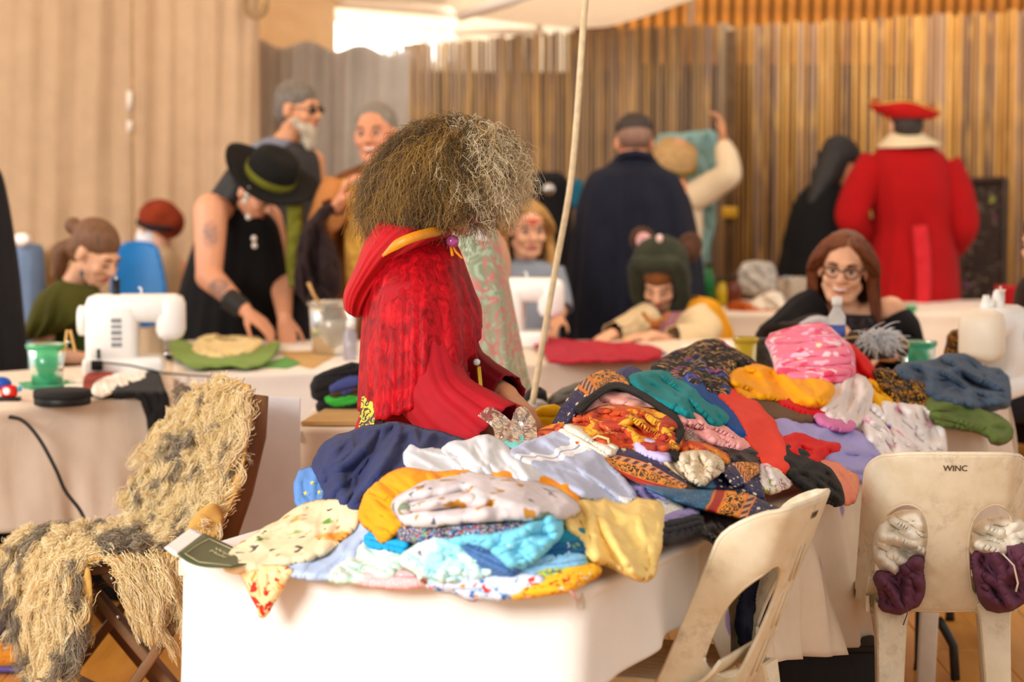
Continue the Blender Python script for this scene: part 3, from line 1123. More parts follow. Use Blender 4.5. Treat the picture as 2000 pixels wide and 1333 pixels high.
def satin(hexc, rough=.3):
    m, nt, b = new_mat('satin_' + hexc.strip('#'))
    co = coords(nt)
    c = C(hexc)
    f = noise(nt, co, 14, 3, .5, 1.5)
    nt.links.new(ramp(nt, f, [(.3, tuple(x * .88 for x in c)), (.7, tuple(min(1, x * 1.1) for x in c))]), b.inputs['Base Color'])
    b.inputs['Roughness'].default_value = rough
    b.inputs['Sheen Weight'].default_value = .0
    bump(nt, b, noise(nt, co, 16, 3, .5, 2), .2, .02)
    return m


def stripes_mat():
    m, nt, b = new_mat('striped_shirting')
    co = N(nt, 'Mapping', Vector=coords(nt), Rotation=(.5, .7, .62)).outputs[0]
    sx = N(nt, 'SeparateXYZ', Vector=co).outputs[0]
    w = mth(nt, 'FRACT', mth(nt, 'MULTIPLY', mth(nt, 'ADD', sx, mth(nt, 'MULTIPLY', noise(nt, co, 5, 2), .05)), 7.5))
    col = ramp(nt, w, [(0, C('#b9c0d8')), (.42, C('#b9c0d8')), (.43, C('#f4f4f6')), (.52, C('#f4f4f6')), (.53, C('#97a1c4')), (.56, C('#f4f4f6')), (.66, C('#f4f4f6')), (.67, C('#b9c0d8'))], 'CONSTANT')
    nt.links.new(col, b.inputs['Base Color'])
    b.inputs['Roughness'].default_value = .9
    bump(nt, b, noise(nt, co, 14, 3, .5, 2), .15, .02)
    return m


def wavy_print(base, cols, scale, dist, name):
    """marbled or leaf-like print: hard-edged patches of several colours"""
    m, nt, b = new_mat(name)
    co = coords(nt)
    w = N(nt, 'TexNoise', Vector=co, Scale=scale * .8, Detail=2)
    v = mix(nt, dist, co, w.outputs['Color'], 'ADD')
    vo = N(nt, 'TexVoronoi', Vector=v, Scale=scale)
    s = N(nt, 'SeparateColor', Color=vo.outputs['Color']).outputs[0]
    n = len(cols)
    col = ramp(nt, s, [(i / n, C(h)) for i, h in enumerate(cols)], 'CONSTANT')
    ed = N(nt, 'TexVoronoi', {'feature': 'DISTANCE_TO_EDGE'}, Vector=v, Scale=scale).outputs['Distance']
    col = mix(nt, ramp(nt, ed, [(.0, .55), (.05, 0.0)]), col, C(base))
    f = noise(nt, co, 60, 3)
    col = mix(nt, mth(nt, 'MULTIPLY', f, .25), col, C(base))
    nt.links.new(col, b.inputs['Base Color'])
    b.inputs['Roughness'].default_value = .8
    bump(nt, b, noise(nt, co, 14, 3, .5, 2), .2, .02)
    return m


def sequin(h0, h1):
    m, nt, b = new_mat('sequin_cloth')
    co = coords(nt)
    vo = N(nt, 'TexVoronoi', Vector=co, Scale=420.0)
    nt.links.new(mix(nt, N(nt, 'SeparateColor', Color=vo.outputs['Color']).outputs[0], C(h0), C(h1)), b.inputs['Base Color'])
    b.inputs['Metallic'].default_value = .75
    b.inputs['Roughness'].default_value = .32
    bump(nt, b, vo.outputs['Distance'], .7, .004)
    return m


M_NAVY, M_WHITE, M_ORNG = cloth('#2d3560', .95, .1, .3, .3), cloth('#dfe2e6', .9, .02, .25), cloth('#ff9d12', .85, .05, .25)
G = 'folded fabric in the front stack'

# --- far right end, on the long table
patch('blue_grey_bundle', 'crumpled blue-grey cloth bundle on the table by the right sewing machine', [(1745, 735), (1760, 715), (1820, 712), (1850, 695), (1890, 700), (1920, 722), (1962, 728), (1970, 770), (1962, 797), (1880, 797), (1820, 782), (1795, 758)],
      cloth('#4c5c70', .95, .14, .5), .02, .09, .05, 22, (.07, 42, 28))
patch('olive_trousers', 'olive green cloth hanging over the right end of the table', [(1808, 780), (1850, 776), (1885, 792), (1940, 814), (1976, 836), (1968, 858), (1942, 868), (1932, 846), (1880, 832), (1825, 828)],
      cloth('#65763a', .95, .1, .3), .08, .05, .04, 18, (.035, 50, 20))
patch('black_gold_cloth', 'black cloth with a dense gold print beside the blue-grey bundle', [(1708, 722), (1760, 735), (1812, 762), (1810, 797), (1768, 798), (1735, 780), (1715, 745)],
      printed('#17120d', [('#c98a24', 60, .42, .05)], name='black_gold_print'), .06, .05, .04, 16, (.03, 40, 25))
patch('red_cloth', 'bright red cloth behind the pink tie-dyed bundle', [(1640, 672), (1668, 680), (1718, 742), (1714, 754), (1665, 750), (1655, 700)], cloth('#e0100e'), .03, .04, .03, 14, (.03, 40, 60))
patch('yellow_cloth', 'small yellow cloth beside the hearts print', [(1690, 742), (1722, 755), (1748, 785), (1742, 798), (1698, 796)], cloth('#ffb812'), .05, .04, .03, 12, (.03, 25, 40))
patch('white_hearts_cloth', 'white cloth printed with pink hearts at the right end of the heap', [(1688, 820), (1700, 790), (1745, 788), (1790, 795), (1828, 806), (1840, 850), (1844, 900), (1740, 905), (1720, 890), (1690, 852)],
      printed('#f6efec', [('#e87f9c', 10, .17, .03), ('#8a4bb5', 10, .15, .08), ('#f2c6d4', 12, .25, .1)], name='hearts_print'), .06, .08, .05, 22, (.06, 42, 50))
patch('cream_cloth', 'crumpled cream-white cloth under the pink tie-dyed bundle', [(1612, 775), (1640, 745), (1682, 736), (1702, 762), (1698, 792), (1684, 828), (1640, 834), (1618, 815), (1600, 812)],
      cloth('#e8dbd5', .9, .04, .4), .09, .07, .05, 20, (.05, 48, 110))
patch('pink_tie_dye_bundle', 'folded pink tie-dyed fabric topping the right of the heap', [(1495, 658), (1540, 648), (1594, 634), (1626, 650), (1662, 684), (1664, 742), (1600, 744), (1524, 738), (1517, 700)],
      printed('#f585a0', [('#fbc3d6', 8, .42, .4), ('#fbdcdc', 11, .3, .2), ('#fdf0b8', 12, .12, .02), ('#ea4f72', 7, .34, .3)], name='pink_tie_dye'), .12, .06, .06, 12, (.035, 20, -4),
      ridges=((1530, 690, 1640, 668, .03, 9), (1525, 712, 1655, 700, .03, 9), (1525, 730, 1655, 726, .03, 7)))
patch('mustard_yellow_cloth', 'mustard yellow cloth across the heap below the pink tie-dyed bundle', [(1424, 742), (1440, 725), (1470, 718), (1502, 722), (1522, 735), (1600, 744), (1628, 756), (1622, 782), (1600, 797), (1560, 787), (1500, 777), (1450, 778)],
      cloth('#ffab0a', .85, .05, .35), .13, .07, .05, 18, (.055, 42, 25))
patch('black_floral_cloth', 'black cloth printed with tan and blue flowers at the back of the heap', [(1270, 738), (1283, 710), (1330, 690), (1370, 670), (1402, 668), (1430, 688), (1455, 700), (1475, 716), (1452, 730), (1435, 745), (1425, 780), (1385, 768), (1330, 750), (1300, 742)],
      printed('#17131a', [('#c49a64', 15, .36, .25), ('#3048a8', 9, .30, .15), ('#b04a8e', 11, .2, .1), ('#7a7440', 13, .22, .2)], name='black_floral_print'), .05, .09, .05, 20, (.06, 40, 70))
patch('red_cloth', 'red cloth peeping out under the mustard yellow cloth', [(1505, 772), (1560, 783), (1615, 793), (1630, 800), (1602, 815), (1540, 800)], cloth('#d4141a'), .10, .04, .03, 10, (.02, 30, 15))
patch('brown_cloth', 'brown felted cloth under the red and mustard cloths', [(1452, 780), (1500, 774), (1542, 786), (1594, 816), (1580, 826), (1510, 818), (1480, 805)], cloth('#6b4f36', .98), .07, .04, .03, 12, (.02, 40, 20))
patch('lilac_cloth', 'large smooth lilac cloth at the right side of the heap', [(1500, 822), (1560, 816), (1620, 828), (1682, 850), (1724, 886), (1730, 902), (1692, 942), (1660, 930), (1620, 905), (1560, 872), (1515, 852)],
      cloth('#a9a3dd', .85, .05, .25), .03, .06, .05, 20, (.035, 50, 25))
patch('pink_cloth', 'small magenta-pink cloth between the cream and lilac cloths', [(1588, 810), (1622, 814), (1668, 830), (1658, 840), (1610, 832)], cloth('#db7cae'), .12, .03, .03, 10, (.01, 30, 15))
patch('red_cloth', 'red cloth lying over the lilac cloth at the right', [(1528, 862), (1560, 848), (1600, 868), (1648, 876), (1602, 890), (1592, 908), (1560, 895), (1530, 878)], cloth('#dd1512'), .10, .04, .03, 12, (.035, 28, 20))
patch('coral_floral_cloth', 'coral cloth with small yellow flowers over the table edge', [(1588, 906), (1620, 904), (1662, 925), (1674, 950), (1662, 988), (1632, 962), (1600, 932)],
      printed('#f2977b', [('#f2c23e', 40, .2, .05), ('#b75a3c', 60, .13, .1)], name='coral_floral_print'), .08, .02, .03, 14, (.015, 40, 40))
patch('black_cloth', 'black cloth trailing over the table edge beside the coral floral', [(1530, 872), (1565, 884), (1592, 906), (1622, 926), (1640, 960), (1642, 988), (1600, 972), (1560, 947), (1536, 920)],
      cloth('#272422', .95, .1, .4), .12, .04, .03, 14, (.03, 35, 35))
patch('blossom_print_cloth', 'white cloth with pink and lime blossoms under the black cloth', [(1488, 908), (1530, 922), (1548, 936), (1530, 952), (1498, 962), (1484, 935)],
      printed('#eadfd8', [('#c9d43c', 22, .3, .2), ('#d987a6', 18, .3, .2), ('#8d6a86', 30, .2, .2)], name='blossom_print'), .09, .03, .03, 10, (.03, 25, 40))
patch('coral_red_cloth', 'smooth coral red cloth falling down the right of the heap', [(1402, 775), (1430, 764), (1462, 775), (1502, 820), (1524, 862), (1542, 905), (1540, 927), (1502, 915), (1480, 892), (1465, 870), (1448, 830), (1420, 792)],
      cloth('#f1402a', .85, .05, .2), .09, .06, .05, 18, (.03, 60, 55))
# --- centre
patch('royal_blue_cloth', 'royal blue cloth between the teal and the coral red cloth', [(1312, 740), (1370, 750), (1378, 765), (1412, 788), (1442, 820), (1467, 866), (1462, 880), (1440, 858), (1418, 832), (1398, 802), (1358, 772)],
      cloth('#0a4a96', .9, .08, .3), .07, .04, .03, 14, (.03, 40, 45))
patch('teal_cloth', 'teal green cloth over the top of the heap', [(1226, 742), (1250, 735), (1306, 731), (1312, 745), (1350, 758), (1362, 780), (1402, 805), (1424, 826), (1390, 830), (1350, 818), (1330, 806), (1290, 792), (1258, 768)],
      cloth('#13868a', .9, .06, .3), .10, .05, .04, 16, (.05, 36, 42))
patch('grey_cloth', 'narrow grey cloth under the teal cloth', [(1385, 822), (1430, 828), (1440, 850), (1400, 845)], cloth('#84786c'), .04, .03, .02, 8, (.01, 20, 20))
patch('silver_sequin_cloth', 'silver sequined cloth under the black strap', [(1335, 832), (1380, 848), (1446, 870), (1420, 890), (1388, 884), (1345, 872)], sequin('#6a4a48', '#f2ece4'), .04, .03, .03, 10, (.012, 40, 25))
patch('pink_chiffon_cloth', 'pale pink cloth running below the teal cloth', [(1322, 804), (1345, 803), (1380, 824), (1432, 848), (1468, 876), (1452, 884), (1400, 868), (1350, 842), (1332, 832)], cloth('#f2a9a4', .85, .04, .25), .075, .04, .03, 11, (.035, 25, 28))
patch('black_glitter_cloth', 'black glittery cloth above the gold-bordered scarf', [(1392, 874), (1440, 868), (1484, 885), (1503, 918), (1500, 940), (1470, 912), (1430, 902), (1402, 892)], sequin('#0c0b0c', '#4a4644'), .075, .035, .03, 12, (.02, 35, 25))
patch('pink_cloth', 'large pale pink cloth in the middle of the heap framed by the black strap', [(1098, 830), (1145, 790), (1188, 762), (1240, 772), (1300, 798), (1334, 834), (1300, 832), (1210, 818), (1150, 826)], cloth('#f6b3a8', .85, .04, .2), .04, .05, .04, 16, (.025, 45, 15))
patch('orange_leaf_print_cloth', 'orange, red and yellow leaf print cloth in the middle of the heap', [(1040, 852), (1080, 836), (1150, 810), (1200, 797), (1262, 800), (1316, 822), (1326, 842), (1326, 888), (1262, 884), (1200, 878), (1130, 872), (1080, 862)],
      wavy_print('#8a2a12', ['#d8521a', '#f0961a', '#c23a20', '#f6b52a', '#d9602e', '#a63418', '#eea060'], 18, .12, 'orange_leaf_print'), .085, .06, .05, 18, (.045, 34, 18))
patch('leaf_print_knot', 'small knot of red and orange print by the silver sequins', [(1322, 874), (1360, 868), (1392, 878), (1424, 900), (1402, 908), (1360, 898), (1330, 890)],
      wavy_print('#7a1a10', ['#e0481a', '#f29a28', '#c0261a', '#e8702a'], 26, .1, 'red_knot_print'), .10, .03, .03, 10, (.03, 22, 20))
patch('lilac_cloth', 'lilac cloth under the gold-bordered navy scarf', [(1185, 905), (1240, 940), (1320, 965), (1420, 1000), (1445, 1014), (1370, 1008), (1290, 994), (1232, 985), (1212, 945)], cloth('#8f88c4', .9, .06, .35), .03, .03, .03, 12, (.03, 22, 16))
patch('lilac_fleece', 'small pale lilac fleece peeping out beside the orange leaf print', [(1243, 868), (1265, 863), (1300, 880), (1312, 900), (1290, 898), (1250, 885)], cloth('#c9bce6', .98), .12, .025, .02, 9, (.01, 20, 20))
BQ1 = baroque('scarf_border_print', 'v', [(0, 'dots'), (.30, 'orange'), (.33, 'zig'), (.46, 'orange'), (.49, 'scroll'), (.80, 'orange'), (.83, 'red'), (.96, 'orange')], 3.2, 1.1)
BQ2 = baroque('scarf_end_print', 'u', [(0, 'damask'), (.42, 'orange'), (.435, 'red'), (.49, 'orange'), (.505, 'scroll'), (.64, 'orange'), (.655, 'zig'), (.71, 'orange'), (.725, 'dots')], 3.4, 1.0)
BQ3 = baroque('scarf_corner_print', 'u', [(0, 'dots'), (.36, 'orange'), (.39, 'zig'), (.48, 'orange'), (.51, 'scroll'), (.95, 'zig')], 3.0, 1.2)
BQ4 = baroque('scarf_centre_print', 'u', [(0, 'lion'), (.35, 'damask'), (.62, 'dots')], 4.0, 1.6)
sc_t = thing('bordered_scarf', 'navy scarf with gold scroll borders lying along the front of the heap', 'scarf', tuple(P(1340, 960, 5.45)))
strip_uv('scarf_border', None, [(1160, 884), (1200, 872), (1262, 885), (1312, 918), (1345, 942)], [(1172, 896), (1215, 930), (1260, 950), (1300, 956), (1335, 960)], BQ1, .12, .02, .008, 3, parent=sc_t)
strip_uv('scarf_end', None, [(1262, 946), (1330, 954), (1390, 956), (1450, 960), (1492, 978), (1522, 992)], [(1262, 956), (1310, 978), (1370, 998), (1430, 1012), (1470, 1020), (1512, 1014)], BQ2, .13, .03, .012, 5, parent=sc_t)
strip_uv('scarf_centre', None, [(1250, 878), (1290, 880), (1350, 890), (1410, 898), (1480, 902)], [(1310, 918), (1340, 945), (1375, 958), (1430, 962), (1495, 980)], BQ4, .085, .03, .02, 7, parent=sc_t)
strip_uv('scarf_corner', None, [(1408, 918), (1430, 905), (1455, 902), (1482, 905)], [(1440, 955), (1458, 948), (1470, 935), (1484, 925)], BQ3, .14, .02, .01, 8, parent=sc_t)
strip_uv('bordered_scarf', 'corner of navy scarf with gold scroll border standing up at the heap top', [(1078, 828), (1098, 792), (1122, 760), (1150, 735), (1185, 722), (1222, 738), (1232, 756)], [(1112, 832), (1132, 806), (1152, 786), (1172, 768), (1192, 758), (1214, 756), (1230, 762)], BQ3, .12, .02, .006, 11)
patch('cream_print_scarf', 'cream scarf with tan sketch print knotted in the middle of the heap', [(1335, 888), (1392, 890), (1414, 915), (1382, 934), (1370, 948), (1346, 932), (1328, 902)],
      printed('#e6d3b4', [('#a87a4a', 30, .3, .4), ('#6f7f86', 36, .25, .4)], name='cream_sketch_print'), .155, .02, .02, 10, (.03, 22, 60))
strip_uv('black_strap', 'narrow black cloth strap curving round the pink cloth', [(1120, 800), (1150, 772), (1198, 746), (1252, 762), (1300, 788), (1330, 822), (1336, 850), (1322, 880), (1340, 890)],
         [(1138, 808), (1165, 782), (1202, 762), (1246, 778), (1288, 804), (1312, 832), (1318, 850), (1304, 876), (1318, 900)], cloth('#1d1a18', .9, .1, .5), .155, .02, .01, 13, 'strap')
patch('dark_blue_print_cloth', 'small dark blue printed cloth behind the teal cloth', [(1200, 738), (1226, 722), (1245, 728), (1262, 740), (1232, 752), (1210, 750)], printed('#3c4370', [('#9a92ae', 40, .3, .2)], name='blue_small_print'), .0, .03, .03, 9, (.03, 20, 40))
patch('beaded_white_cloth', 'white cloth with beads and a straw tie beside the striped shirt', [(1092, 842), (1120, 836), (1150, 858), (1160, 872), (1205, 875), (1195, 888), (1165, 892), (1140, 872), (1110, 856)],
      printed('#f2ead9', [('#e0b23c', 60, .25, .1), ('#8c8a96', 70, .2, .1), ('#b0452a', 80, .15, .1)], name='beaded_print'), .13, .03, .02, 8, (.03, 18, 30))
MB().tube([P(1150, 862, 5.43), P(1168, 852, 5.42), P(1188, 858, 5.40), P(1190, 882, 5.40), P(1186, 890, 5.41)], .0035, 6).build('straw_tie', plain('#dcb878', name='straw'), bpy.data.objects['beaded_white_cloth'])
patch('striped_shirt', 'pale blue and white striped cloth in front of the orange leaf print', [(988, 892), (1040, 866), (1100, 845), (1134, 860), (1182, 908), (1232, 960), (1236, 982), (1180, 980), (1130, 966), (1060, 930), (1035, 915), (1000, 905)],
      stripes_mat(), .11, .06, .05, 18, (.03, 55, 35))
patch('aqua_ribbon', 'small bright aqua cloth beside the silver foil', [(972, 850), (1000, 850), (1048, 870), (1026, 884), (990, 876)], cloth('#7fe0dc'), .08, .02, .02, 8, (.008, 25, 25))
patch('rust_cloth', 'small rust brown cloth behind the white cloths', [(960, 864), (990, 868), (1010, 886), (986, 904), (972, 888)], cloth('#a5451c'), .05, .03, .02, 9, (.01, 20, 30))

# --- near end
patch('star_print_cloth', 'blue cloth with yellow stars at the left of the navy jersey', [(582, 930), (616, 918), (644, 955), (634, 996), (584, 1000)], cloth('#5f8fd0', .9, .05, .2), .0, .03, .02, 10, (.012, 30, 80))
st_ = bpy.data.objects['star_print_cloth']
for sx, sy in ((597, 964), (624, 962), (610, 944)):
    pts = []
    for k in range(10):
        r = 5.5 if k % 2 == 0 else 2.3
        pts.append(P(sx + r * sin(k * pi / 5), sy - r * cos(k * pi / 5), float(heap_d(np.array([sx]), np.array([sy]))[0]) - .062))
    c0 = sum(pts, Vector()) / 10
    mesh('star', pts + [c0 + Vector((0, -.002, 0))], [(10, (k + 1) % 10, k) for k in range(10)], plain('#ffe14a', .7, .02, name='star_yellow'), st_, False)
patch('navy_jersey', 'crumpled navy blue jersey at the back left of the heap', [(618, 905), (630, 876), (670, 853), (745, 834), (762, 830), (812, 842), (880, 857), (914, 872), (872, 888), (804, 890), (800, 925), (742, 945), (722, 1002), (632, 990), (642, 962), (636, 950), (622, 930)],
      M_NAVY, .03, .08, .05, 24, (.055, 62, 125), ridges=((760, 835, 735, 960, .05, 16), (690, 870, 650, 960, .03, 18), (640, 965, 720, 985, .03, 10)))
patch('white_sheet', 'folded white sheet beside the navy jersey', [(794, 874), (832, 880), (866, 886), (905, 900), (930, 945), (800, 932)], cloth('#dcdfe4', .9, .02, .2), .065, .04, .03, 14, (.02, 45, 15))
patch('white_shirt', 'crumpled white cloth in the middle near the front orange cloth', [(866, 884), (884, 870), (912, 870), (948, 856), (966, 860), (986, 880), (1012, 905), (1058, 915), (1064, 940), (930, 948), (890, 915)], M_WHITE, .095, .06, .04, 18, (.05, 46, 48))
patch('orange_cloth', 'bright orange cloth under the folded animal print flannel', [(702, 1002), (734, 946), (770, 925), (800, 924), (860, 930), (930, 924), (990, 928), (1060, 930), (1112, 945), (1135, 966), (1122, 984), (1060, 980), (900, 970), (790, 992), (790, 1025), (772, 1036), (750, 1062), (738, 1042), (718, 1026)],
      M_ORNG, .09, .05, .04, 16, (.03, 50, 30))
S0 = .0
patch('teal_blue_fold', 'bright blue folded fabric at the left edge of the front stack', [(716, 1045), (740, 1040), (776, 1034), (800, 1050), (794, 1078), (782, 1090), (740, 1074), (716, 1062)], cloth('#1fa3dc'), .05, .03, .03, 9, (.03, 18, 10), group=None)
patch('multicolour_print_fabric', 'folded dark multicoloured print directly under the animal print flannel', [(776, 1032), (830, 1008), (930, 1002), (1010, 1000), (1052, 1006), (1094, 1008), (1090, 1034), (1010, 1050), (890, 1056), (786, 1056)],
      printed('#3b3a58', [('#e9e4ea', 30, .36, .4), ('#c2352a', 22, .28, .3), ('#2a86c8', 18, .3, .3), ('#5fae3a', 20, .24, .3), ('#e8a92c', 24, .2, .2)], name='multicolour_print'), .09, .05, .04, 12, (.02, 14, -2))
patch('blue_print_fabric', 'folded blue printed fabric fold above the mint floral', [(866, 1056), (930, 1060), (984, 1098), (1014, 1110), (992, 1124), (950, 1112), (918, 1088)], printed('#3f6da6', [('#dfe9f2', 70, .22, .2)], name='blue_speck_print'), .105, .03, .03, 9, (.02, 16, 25))
patch('mint_floral_fabric', 'mint fabric with a rose print at the front of the front stack', [(798, 1082), (840, 1056), (884, 1060), (930, 1090), (964, 1112), (944, 1126), (880, 1136), (830, 1140), (812, 1114), (786, 1098)],
      printed('#cdeee8', [('#9fd8dc', 7, .4, .2), ('#9a3a28', 8, .2, .06), ('#3f9a58', 9, .2, .1), ('#7a3a60', 11, .14, .06)], name='mint_rose_print'), .11, .04, .04, 14, (.02, 35, 10))
patch('navy_print_fabric', 'folded navy star print at the right of the front stack', [(1046, 1078), (1090, 1060), (1142, 1056), (1154, 1078), (1134, 1094), (1080, 1100), (1040, 1100)], printed('#1f5f8f', [('#e4eef4', 24, .2, .1), ('#9ed24a', 9, .2, .2)], name='navy_star_print'), .08, .03, .03, 10, (.012, 16, -6))
patch('teal_fold', 'rolled teal fabric at the right of the front stack', [(1072, 1046), (1136, 1033), (1145, 1055), (1100, 1070), (1070, 1070)], cloth('#157f9c'), .085, .035, .03, 11, (.008, 20, -8))
patch('aqua_bib', 'pale aqua bib hanging in a point over the front stack', [(836, 1062), (900, 1048), (980, 1050), (1040, 1028), (1070, 1004), (1094, 1012), (1091, 1046), (1056, 1078), (1008, 1114), (984, 1094), (950, 1064), (900, 1060)],
      printed('#78c8e0', [('#ffe27a', 30, .1, .05)], name='aqua_print'), .125, .03, .03, 12, (.015, 35, -10), ridges=((1070, 1010, 1085, 1045, .03, 9), (990, 1058, 1075, 1012, .02, 7)))
patch('light_blue_fabric', 'folded light blue fabric under the navy star print', [(1006, 1106), (1060, 1094), (1138, 1086), (1144, 1106), (1062, 1118), (1006, 1122)], printed('#8cc4e6', [('#4f6f9a', 60, .16, .2), ('#f0f4f6', 50, .16, .2)], name='light_blue_print'), .095, .025, .03, 8, (.01, 12, -8))
patch('lime_print_fabric', 'folded lime print layer low in the front stack', [(960, 1128), (1060, 1114), (1144, 1102), (1150, 1116), (1082, 1128), (985, 1136)], printed('#b9cc4a', [('#c22b3a', 26, .26, .3), ('#3f7ab0', 22, .26, .3)], name='lime_print'), .095, .02, .02, 6, (.008, 10, -8))
patch('red_white_print_fabric', 'white fabric with red motifs at the bottom of the front stack', [(824, 1138), (900, 1126), (960, 1130), (1052, 1126), (1064, 1138), (1000, 1164), (940, 1169), (880, 1154)],
      printed('#c9d2e4', [('#d9371e', 17, .26, .2), ('#3d6fb0', 14, .24, .3), ('#f0902c', 18, .18, .2)], name='red_white_print'), .10, .025, .03, 9, (.012, 14, 4))
patch('yellow_print_fabric', 'yellow fabric with red print at the bottom right of the front stack', [(1004, 1158), (1060, 1136), (1122, 1114), (1158, 1106), (1170, 1118), (1124, 1144), (1062, 1156), (1000, 1168)],
      printed('#f3b52c', [('#c8261c', 26, .32, .2), ('#f3ead8', 20, .2, .2)], name='yellow_print'), .105, .02, .03, 7, (.008, 12, -10))
patch('animal_print_flannel', 'folded white flannel with tan animal print on top of the front stack', [(768, 987), (788, 970), (830, 950), (880, 936), (940, 930), (992, 944), (1060, 950), (1122, 985), (1129, 1000), (1092, 1012), (960, 1009), (850, 1022), (798, 1024), (782, 1008)],
      printed('#d2c5c4', [('#b8802e', 13, .27, .12), ('#76826a', 11, .22, .12), ('#545468', 15, .18, .1)], name='animal_print'), .15, .06, .06, 20, (.015, 60, 0),
      ridges=((800, 984, 915, 960, -.06, 6), (805, 1000, 960, 990, -.05, 5), (785, 992, 920, 975, .03, 6), (935, 940, 945, 1000, .03, 20)))
patch('cream_floral_fabric', 'folded cream fabric with orange and grey flowers at the front left', [(436, 1108), (455, 1080), (520, 1040), (580, 1004), (600, 989), (642, 982), (682, 984), (705, 1003), (692, 1032), (660, 1062), (620, 1088), (540, 1104), (470, 1116)],
      printed('#ead4ac', [('#e29a40', 8, .26, .12), ('#5a5048', 10, .17, .25), ('#d8661a', 11, .16, .1), ('#6a9a3e', 8, .15, .1), ('#38363c', 13, .14, .2)], name='cream_floral_print'), .075, .03, .03, 12, (.015, 50, -30))
patch('pale_blue_fabric', 'flat pale blue fabric under the cream floral', [(464, 1112), (600, 1096), (650, 1070), (706, 1012), (730, 1036), (704, 1082), (655, 1124), (640, 1131), (560, 1122)], cloth('#aebfdd', .9, .03, .2), .05, .02, .02, 8, (.01, 40, -35))
patch('white_mint_fabric', 'flat white and mint cloth left of the front stack', [(640, 1130), (690, 1090), (726, 1048), (784, 1080), (796, 1102), (778, 1120), (720, 1134), (668, 1135)], printed('#d9ddd2', [('#b5d6c0', 12, .4, .4)], name='white_mint_print'), .055, .02, .02, 8, (.012, 35, 20))
patch('pink_hem_fabric', 'pink cloth edge under the mint floral at the table front', [(684, 1132), (782, 1116), (845, 1130), (836, 1142), (760, 1144)], printed('#efb0b2', [('#f6e9e4', 40, .3, .3), ('#6a5458', 60, .14, .3)], name='pink_hem_print'), .06, .012, .02, 6, (.008, 20, 0))
front_face = lambda x, y: 4.815 - (x - 540) * .00042 - np.clip(y - 1112, 0, 30) * .0008
patch('pennant', 'orange and red printed triangle hanging over the front table edge', [(470, 1108), (578, 1112), (562, 1128), (545, 1150), (518, 1200), (510, 1210), (504, 1180), (480, 1134)],
      printed('#f0c890', [('#c8301e', 26, .34, .05), ('#f6d8a8', 26, .20, .05), ('#ef9440', 14, .26, .3)], name='pennant_print'), .0, .008, .008, 8, (.006, 40, 80), depth=front_face, smooth=1, grow=1)
MB().tube([P(1082, 1126, 4.56), P(1100, 1134, 4.55), P(1114, 1152, 4.54), P(1128, 1174, 4.55)], [.007, .008, .007, .003], 6, True, .25).build('pink_ribbon', cloth('#eeb0ae'))
tag(bpy.data.objects['pink_ribbon'], 'narrow pink ribbon trailing off the front stack', 'ribbon')
patch('yellow_satin', 'shiny pale yellow satin spilling to the right of the front stack', [(1098, 1000), (1120, 985), (1160, 978), (1216, 974), (1262, 984), (1294, 988), (1292, 1050), (1274, 1092), (1272, 1118), (1256, 1132), (1224, 1118), (1194, 1098), (1150, 1094), (1140, 1062), (1104, 1028)],
      satin('#f6d27c', .5), .075, .06, .05, 22, (.04, 76, 55))
patch('white_print_fabric', 'small white cloth with teal print beside the yellow satin', [(1275, 985), (1316, 984), (1332, 995), (1326, 1010), (1290, 1016), (1280, 1005)], printed('#f2ecdf', [('#4f8a94', 40, .3, .3), ('#8a5a3a', 60, .2, .3)], name='white_teal_print'), .07, .03, .02, 9, (.01, 20, 10))
patch('lilac_frayed_cloth', 'frayed lilac cloth beside the yellow satin', [(1288, 1012), (1330, 1004), (1360, 1000), (1358, 1012), (1320, 1022), (1292, 1026)], cloth('#a293c4'), .085, .02, .02, 7, (.012, 12, -8))
patch('charcoal_fold', 'folded charcoal cloth beside the yellow satin', [(1286, 1028), (1330, 1018), (1366, 1010), (1370, 1030), (1340, 1046), (1290, 1064)], cloth('#333236', .95, .1, .5), .09, .03, .03, 10, (.02, 14, -12))
patch('black_satin', 'black satin cloth sliding over the right table edge', [(1352, 1005), (1400, 998), (1460, 1008), (1508, 1014), (1475, 1045), (1436, 1098), (1410, 1075), (1394, 1048), (1360, 1040)], satin('#161416', .3), .055, .03, .03, 14, (.02, 45, 50))
# silver foil standing up behind the white cloths
m, nt, b = new_mat('crinkled_foil'); b.inputs['Base Color'].default_value = (.72, .70, .68, 1); b.inputs['Metallic'].default_value = .95; b.inputs['Roughness'].default_value = .28
bump(nt, b, N(nt, 'TexVoronoi', Vector=coords(nt), Scale=60.0).outputs['Distance'], .5, .01)
fp_ = resample(np.array([(934, 812), (946, 800), (958, 793), (985, 812), (998, 824), (1006, 800), (1020, 793), (1030, 800), (1046, 824), (1050, 860), (1000, 866), (968, 860), (964, 836)], float), 9)
fv_, ff_ = cdt_grid(fp_, 8.5)
gq = np.random.default_rng(21)
fd_ = heap_d(fv_[:, 0], fv_[:, 1]) - .13 + gq.normal(0, .012, len(fv_)) + .035 * pn(fv_[:, 0] / 13, fv_[:, 1] / 34, 4)
fo = mesh('silver_foil', Pn(fv_[:, 0], fv_[:, 1], fd_), [tuple(t) for t in ff_], m, None, False)
solidify(fo, .002, 0)
tag(fo, 'crumpled silver foil cloth in front of the red sleeve', 'foil')
# dark strip hanging from the table edge behind the near plastic chair
patch('navy_strip', 'long dark navy cloth hanging from the table edge behind the side-on plastic chair', [(1440, 1060), (1530, 1040), (1534, 1150), (1506, 1225), (1468, 1290), (1440, 1240), (1452, 1140)], cloth('#14162a', .9, .1, .3), 0, .01, .01, 8, (.012, 40, 85), depth=lambda x, y: 5.33 + (x - 1490) * .0016)
